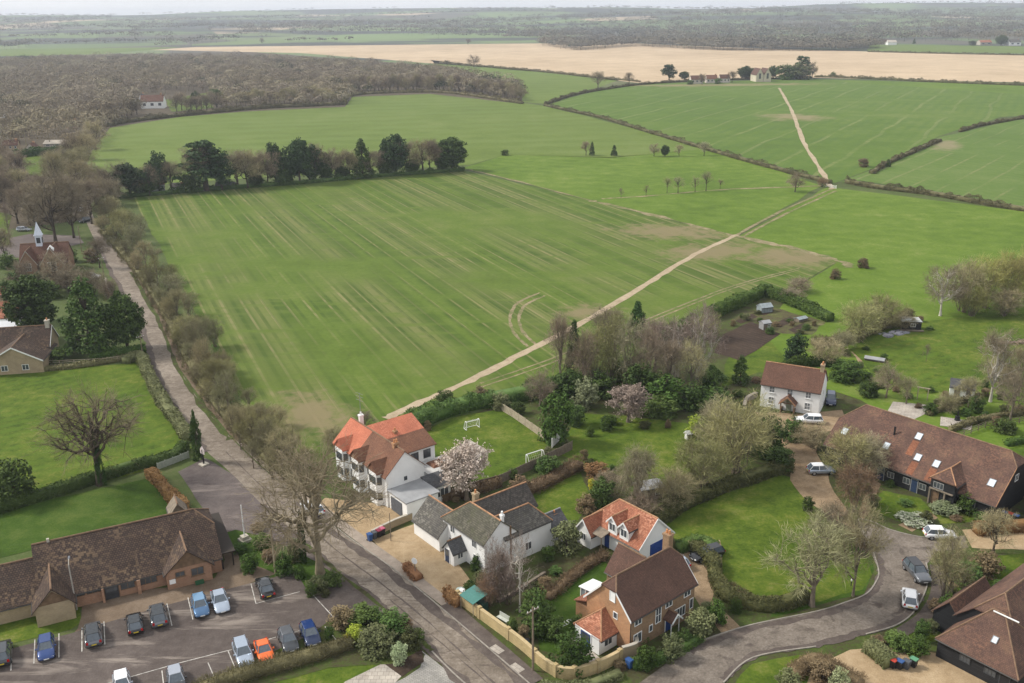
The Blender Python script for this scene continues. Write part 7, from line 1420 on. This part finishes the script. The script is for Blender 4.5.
# village sign on the grass corner by the cypress
vs = thing('village_sign', 'carved white topped village sign on a dark post under the cypress', 'sign', at(204, 465), R(-40))
k = MB(); k.box(-.09, .09, -.09, .09, 0, 2.6); k.build('post', BLACK, vs); k = MB(); k.box(-.5, .5, -.06, .06, 1.9, 2.6); k.poly([(-.5, -.06, 2.6), (.5, -.06, 2.6), (0, -.06, 3.15)]); k.poly([(.5, .06, 2.6), (-.5, .06, 2.6), (0, .06, 3.15)]); k.poly([(-.5, -.06, 2.6), (0, -.06, 3.15), (0, .06, 3.15), (-.5, .06, 2.6)]); k.poly([(0, -.06, 3.15), (.5, -.06, 2.6), (.5, .06, 2.6), (0, .06, 3.15)]); k.build('sign_board', plain('pinkish_white_paint', (.66, .58, .55), .6), vs); k = MB(); k.box(-.6, .6, -.6, .6, 0, .25); k.build('base', STONE, vs)
def goal(px, py, rz, w, label):
    o = thing('football_goal', label, 'goal', at(px, py), R(rz)); h, d = 1.5, 1.0; k = MB()
    for s in (-1, 1):
        k.tube([(s * w / 2, 0, 0), (s * w / 2, 0, h)], .07, 6); k.tube([(s * w / 2, 0, h), (s * w / 2, d * .4, h)], .05, 6); k.tube([(s * w / 2, d * .4, h), (s * w / 2, d, .05), (s * w / 2, 0, .05)], .05, 6)
    k.tube([(-w / 2, 0, h), (w / 2, 0, h)], .07, 6); k.tube([(-w / 2, d, .05), (w / 2, d, .05)], .05, 6); k.build('frame', TRIM, o)
    k = MB()
    for i in range(9): x = -w / 2 + w * i / 8; k.tube([(x, d * .4, h), (x, d, .05)], .008, 3)
    for i in range(5): t = i / 4; k.tube([(-w / 2, d * (.4 + .6 * t), h - (h - .05) * t), (w / 2, d * (.4 + .6 * t), h - (h - .05) * t)], .008, 3)
    k.build('net', TRIM, o)
goal(473, 429, 30, 2.4, 'white football goal at the far side of the lawn'); goal(534, 461, 215, 3.0, 'white football goal by the wooden fence')
# ------------------------------------------------------------------ walls and fences
RUB = plain('rubble_stone', (.235, .205, .165), .9, var=.35, scale=2.5)
def wall_line(pix, h, t, label, mat, cap=None, piers=True):
    o = thing('garden_wall', label, 'wall', at(*pix[0])); q = o.location.copy(); P = [p - q for p in smooth_line(px_line(pix), 6)]
    k = MB(); ribbon_box(k, P, t, 0, h); k.build('wall', mat, o); k = MB(); ribbon_box(k, P, t + .1, h, h + .08); k.build('coping', cap or STONE, o)
    if piers:
        for i in range(0, len(P), 5):
            p = P[i]; k = MB(); k.box(-.22, .22, -.22, .22, 0, h + .22); k.build('pier', mat, o, p, R(-50))
wall_line([(458, 602), (485, 622), (520, 648), (548, 672), (570, 679), (598, 672), (622, 660)], 1.35, .3, 'long yellow stone garden wall along the pavement of the main road', STONE_Y, plain('yellow_coping', (.46, .36, .20), .85))
wall_line([(622, 660), (636, 655), (634, 646)], 1.6, .3, 'brick wall stub beside the brick house gable', BRICK_Y, None, False)
wall_line([(372, 537), (394, 526), (412, 519)], .9, .25, 'low stone wall between the two gravel drives', BRICK_Y, None, False)
wall_line([(500, 602), (520, 590), (545, 574)], .3, .25, 'low timber retaining wall along the cottage lawn', TIMBER, TIMBER, False)
wall_line([(106, 283), (108, 292), (112, 299)], 1.4, .3, 'red brick roadside wall below the school', BRICK_R, None, False)
wall_line([(744, 410), (747, 402), (756, 397)], .9, .5, 'rubble stone wall at the corner of the farmhouse', RUB, RUB, False)
def fence(pix, h, label, mat, gap=2.0, boards='close', name='fence'):
    o = thing(name, label, 'fence', at(*pix[0])); q = o.location.copy(); P = [p - q for p in px_line(pix)]; pk = MB()
    for a, b in zip(P, P[1:]):
        L = (b - a).length; n = max(1, round(L / gap)); d = (b - a).normalized(); nn = Vector((-d.y, d.x, 0))
        for i in range(n):
            s, e = a.lerp(b, i / n) + d * .07, a.lerp(b, (i + 1) / n) - d * .07; rg_ = rnd.uniform(-.03, .03)
            if boards == 'close': ribbon_box(pk, [s, s.lerp(e, .5), e], .05, .06, h - .08 + rg_)
            else:
                for z in (.35, .75, 1.1): ribbon_box(pk, [s - d * .06, s.lerp(e, .5), e + d * .06], .04, z, z + .1)
        for i in range(n + 1):
            if i == n and b is not P[-1]: continue
            p = a.lerp(b, i / n); m = MB(); m.box(-.06, .06, -.06, .06, 0, h); m.build('post', mat, o, p, math.atan2(d.y, d.x))
    pk.build('panel', mat, o); return o
FT = plain('fence_timber', (.175, .14, .105), .85, var=.3); FT2 = plain('pale_fence_timber', (.34, .29, .21), .85, var=.25)
fence([(470, 492), (500, 484), (540, 466), (572, 450)], 1.6, 'brown close boarded fence along the near side of the football lawn', FT)
fence([(492, 405), (512, 417), (532, 431), (545, 440)], 1.5, 'pale woven fence along the far side of the football lawn', FT2)
fence([(552, 448), (560, 440)], 1.7, 'white shed end panel beside the bay tree', TRIM, 1.2, name='panel_fence')
fence([(158, 470), (189, 458)], 1.2, 'pale closed field gate beside the brown beech hedge', plain('gate_paint', (.30, .32, .27), .7), 1.4, 'close', 'field_gate')
fence([(-20, 366), (60, 366), (104, 364), (132, 360)], 1.1, 'post and rail fence above the green field', FT2, 2.8, 'rail')
fence([(834, 688), (852, 700)], 1.6, 'wooden fence panel by the gravel entrance', FT2)
fence([(956, 440), (985, 428), (1030, 422)], 1.0, 'dark trellis fence in the barn garden', FT, 2.0, 'rail')
fence([(826, 187), (836, 189)], 1.4, 'pale gate where the earth path meets the hedge', TRIM, 3.0, 'rail', 'field_gate')
# ------------------------------------------------------------------ sheds, shelters, huts and garden things
def shed(px, py, w, d, ze, zr, rz, label, wm, rm, name='shed', dr=True):
    o = thing(name, label, 'shed', at(px, py), R(rz)); gable(o, -w / 2, w / 2, 0, d, ze, zr, wm, rm, over=.15, gover=.1, ridge=None)
    if dr: door(o, -w * .2, 0, .03, .75, ze * .85, 0, TIMBER, TIMBER); window(o, w * .25, 0, ze * .45, .6, .5, 0, 2, 1, TRIM)
    return o
GH = plain('greenhouse_glass', (.27, .31, .32), .1, var=.25, scale=1.5)
g1 = shed(767, 313, 2.9, 2.1, 1.3, 1.95, 20, 'glass greenhouse by the far hedge of the vegetable plots', GH, GH, 'greenhouse', False); k = MB()
for x in (-1.45, -.7, 0, .7, 1.45): k.tube([(x, -.02, 0), (x, -.02, 1.35), (x, 1.05, 2.05), (x, 2.12, 1.35)], .03, 4)
k.build('glazing_bar', PGREY, g1)
shed(767, 330, 1.9, 1.7, 1.5, 1.9, 20, 'grey wooden shed beside the dug vegetable plot', plain('grey_timber', (.27, .27, .27), .8), FLATR)
shed(874, 362, 3.6, 1.2, .5, .8, -30, 'long pale cold frame beside the clipped hedge behind the farmhouse', TIMBER, FLATR, 'cold_frame', False)
shed(803, 322, 2.6, 1.4, .7, 1.0, 30, 'low cold frame on the vegetable plots', TIMBER, GH, 'cold_frame', False)
wg = thing('black_hut', 'black hut with a pale domed roof on the meadow grass', 'hut', at(911, 331), R(-8))
k = MB(); k.box(-2.0, 2.0, 0, 2.4, .35, 2.1); k.build('body', BLACKB, wg); k = MB(); k.prism([(-2.2, 0), (-1.4, .45), (0, .62), (1.4, .45), (2.2, 0)], 0, 1) if False else k.box(-2.15, 2.15, -.15, 2.55, 2.1, 2.45, 0, .35); k.build('roof', plain('canvas_roof', (.48, .50, .50), .8), wg); window(wg, .3, 0, 1.0, .9, .6, 0, 2, 1, TRIM); k = MB(); k.box(-2.4, 2.4, -.9, -.05, .2, .34); k.build('deck', TIMBER, wg)
for x in (-1.4, 1.4):
    k = MB(); k.tube([(x, -.15, .3), (x, .05, .3)], .3, 10); k.build('wheel', TYRE, wg)
hp = MB()
for i in range(60): x, y = rnd.uniform(-3.4, 3.4), rnd.uniform(-1.3, 1.3); s = rnd.uniform(.25, .6); hp.box(x - s, x + s, y - s * .7, y + s * .7, 0, rnd.uniform(.12, .45), 0, .08)
p = at(894, 334); tag(hp.build('slate_pile', plain('slate_pile_stone', (.22, .22, .25), .8, var=.4, scale=1), None, (p.x, p.y, 0), R(25)), 'heap of grey slates lying beside the black hut', 'pile', kind='stuff')
hp = MB()
for i in range(70):
    a = rnd.uniform(0, 6.28); x, y = rnd.uniform(-3, 3), rnd.uniform(-1.0, 1.0); hp.tube([(x - math.cos(a), y - math.sin(a) * .5, rnd.uniform(.1, .7)), (x + math.cos(a), y + math.sin(a) * .5, rnd.uniform(.1, .9))], .06, 4)
p = at(1012, 344); tag(hp.build('brushwood_pile', plain('brushwood', (.28, .205, .16), .9, var=.4), None, (p.x, p.y, 0), 0), 'pile of pinkish cut branches on the lawn by the copse', 'pile', kind='stuff')
shed(961, 399, 4.0, 3.4, 2.0, 3.0, -25, 'grey roofed white garden shed behind the barn terrace', WHITE, T_SLATE)
sm = thing('stove', 'small black garden stove on the barn garden terrace', 'stove', at(957, 421), 0); k = MB(); k.tube([(0, 0, .1), (0, 0, .9)], [.45, .40], 10); k.build('body', BLACK, sm); k = MB(); k.tube([(0, 0, .9), (0, 0, 1.8)], .1, 8); k.build('flue', BLACK, sm)
k = MB(); k.box(-2.4, 2.4, -2, 2, .0, .09); p = at(956, 424); tag(k.build('terrace', m_slabs, None, (p.x, p.y, .06), R(-25)), kind='structure')
ts = thing('turquoise_shelter', 'turquoise roofed shelter behind the head of the yellow wall', 'shelter', at(474, 609), R(-50)); k = MB(); k.slab([[(-1.25, -1.1, 1.7), (1.25, -1.1, 1.7), (1.25, 1.1, 2.1), (-1.25, 1.1, 2.1)]], .07); k.build('roof', plain('turquoise_sheet', (.065, .19, .165), .6), ts)
for x in (-1.15, 1.15):
    for y in (-1.0, 1.0): k = MB(); k.tube([(x, y, 0), (x, y, 1.75)], .05, 6); k.build('post', FT2, ts)
k = MB(); k.box(-1.3, 1.3, .2, 1.1, 0, 1.1); k.build('log_store', plain('dark_green_board', (.03, .08, .06), .7), ts)
tk = thing('oil_tank', 'pale covered tank beside the turquoise shelter', 'tank', at(463, 599), R(-50)); k = MB(); k.prism([(math.cos(i * .524) * 1.0, math.sin(i * .524) * .7) for i in range(12)], 0, 1.1); k.build('body', plain('pale_green_plastic', (.42, .50, .46), .5), tk); k = MB(); k.prism([(math.cos(i * .524) * .5, math.sin(i * .524) * .35) for i in range(12)], 1.1, 1.25); k.build('lid', TRIM, tk)
tb = thing('garden_bench', 'pale garden bench and cover beyond the yellow wall', 'bench', at(503, 622), R(-45)); k = MB(); k.box(-.8, .8, -.25, .25, .42, .48); k.build('seat', plain('pale_bench', (.50, .52, .46), .7), tb); k = MB(); k.box(-.8, .8, .26, .31, .5, .95); k.build('backrest', plain('pale_bench', (.5, .52, .46), .7), tb)
for x in (-.7, .7): k = MB(); k.box(x - .05, x + .05, -.22, .22, 0, .42); k.build('leg', TIMBER, tb)
bw = thing('water_butt', 'blue water butt behind the yellow wall by the telegraph pole', 'water butt', at(526, 648), 0); k = MB(); k.tube([(0, 0, 0), (0, 0, .55), (0, 0, 1.0)], [.32, .38, .33], 12); k.build('body', plain('teal_plastic', (.05, .18, .24), .5), bw); k = MB(); k.tube([(0, 0, 1.0), (0, 0, 1.05)], .36, 12); k.build('lid', BLACK, bw)
fr = thing('cold_frame', 'white framed garden ladder lying by the blue doored porch', 'frame', at(564, 626), R(35)); k = MB()
for y in (-.3, .3): k.tube([(-1.2, y, .3), (1.2, y, .3)], .04, 4)
for i in range(6): k.tube([(-1.0 + i * .4, -.3, .3), (-1.0 + i * .4, .3, .3)], .03, 4)
k.build('ladder', TRIM, fr)
pb = thing('garden_hut', 'small white garden hut beneath the lime green shrub', 'hut', at(688, 439), R(20)); gable(pb, -.4, .4, -.4, .4, 1.0, 1.4, TRIM, TRIM, over=.1, ridge=None); k = MB(); k.box(-.2, .2, -.42, -.405, .1, .9); k.build('door', TIMBER, pb)
ss = shed(652, 500, 3.4, 2.4, 1.8, 2.3, 20, 'grey flat roofed shed beside the pale weeping tree', TIMBER, FLATR)
for x, y, lab in ((867, 596, 'white light ball on the verge at the lane bend'),):
    o = thing('marker_post', 'small white topped marker post on the verge at the lane bend', 'post', at(x - 16, y - 10), 0); k = MB(); k.tube([(0, 0, 0), (0, 0, .7)], .06, 6); k.build('post', BLACK, o); k = MB(); k.tube([(0, 0, .7), (0, 0, .95)], .1, 8); k.build('cap', TRIM, o)
lp = thing('garden_arch', 'pale timber arch at the end of the barn terrace', 'arch', at(922, 400), R(-30)); k = MB(); k.box(-.9, -.75, -.08, .08, 0, 2.2); k.box(.75, .9, -.08, .08, 0, 2.2); k.build('post', FT2, lp); k = MB(); k.box(-1.1, 1.1, -.1, .1, 2.2, 2.35); k.build('cross_beam', FT2, lp)
# ------------------------------------------------------------------ light, sky, air
w = bpy.data.worlds.new('World'); SC.world = w; w.use_nodes = True
nt = w.node_tree; bg = nt.nodes['Background']
sky = nt.nodes.new('ShaderNodeTexSky'); sky.sky_type = 'NISHITA'; sky.sun_disc = False
SUN_EL, SUN_AZ = 42.0, -78.0     # azimuth clockwise from +Y
sky.sun_elevation = R(SUN_EL); sky.sun_rotation = R(SUN_AZ); sky.air_density = 1.0; sky.dust_density = 2.5
tc = nt.nodes.new('ShaderNodeTexCoord').outputs['Generated']
cl = noise(nt, mapv(nt, tc, 0, (1, 1, 3)), 3.5, 6, 0.6)
cloud = ramp(nt, cl, [(0.35, (8.4, 8.6, 9.0)), (0.7, (10.2, 10.2, 10.3))])
nt.links.new(mixc(nt, 0.86, sky.outputs['Color'], cloud), bg.inputs['Color'])
bg.inputs['Strength'].default_value = 0.088
sun = bpy.data.lights.new('sun', 'SUN'); sun.energy = 3.0; sun.angle = R(10); sun.color = (1.0, 0.95, 0.87)
so = bpy.data.objects.new('sun', sun); COL.objects.link(so)
d = Vector((math.sin(R(SUN_AZ)) * math.cos(R(SUN_EL)), math.cos(R(SUN_AZ)) * math.cos(R(SUN_EL)), math.sin(R(SUN_EL))))
so.rotation_euler = d.to_track_quat('Z', 'Y').to_euler(); so.location = (0, 0, 300)
HAZE = 0.00012
if HAZE:
    mb = MB(); mb.box(-8700, 8700, -220, 9100, -3, 126)
    m = bpy.data.materials.new('haze'); m.use_nodes = True; hn = m.node_tree
    hn.nodes.remove(hn.nodes['Principled BSDF'])
    pv = hn.nodes.new('ShaderNodeVolumePrincipled'); pv.inputs['Color'].default_value = (0.82, 0.89, 1.0, 1); pv.inputs['Density'].default_value = HAZE; pv.inputs['Anisotropy'].default_value = 0.2
    hn.links.new(pv.outputs[0], hn.nodes['Material Output'].inputs['Volume'])
    tag(mb.build('haze', m), kind='stuff')
SC.view_settings.view_transform = 'Standard'; SC.view_settings.look = 'None'; SC.view_settings.gamma = 1.0
SC.view_settings.exposure = 0.40
SC.cycles.max_bounces = 4; SC.cycles.diffuse_bounces = 2; SC.cycles.glossy_bounces = 2; SC.cycles.volume_bounces = 0; SC.cycles.transparent_max_bounces = 4
SC.cycles.use_denoising = True; SC.cycles.denoiser = 'OPENIMAGEDENOISE'; SC.cycles.denoising_input_passes = 'RGB_ALBEDO_NORMAL'; SC.cycles.denoising_prefilter = 'ACCURATE'
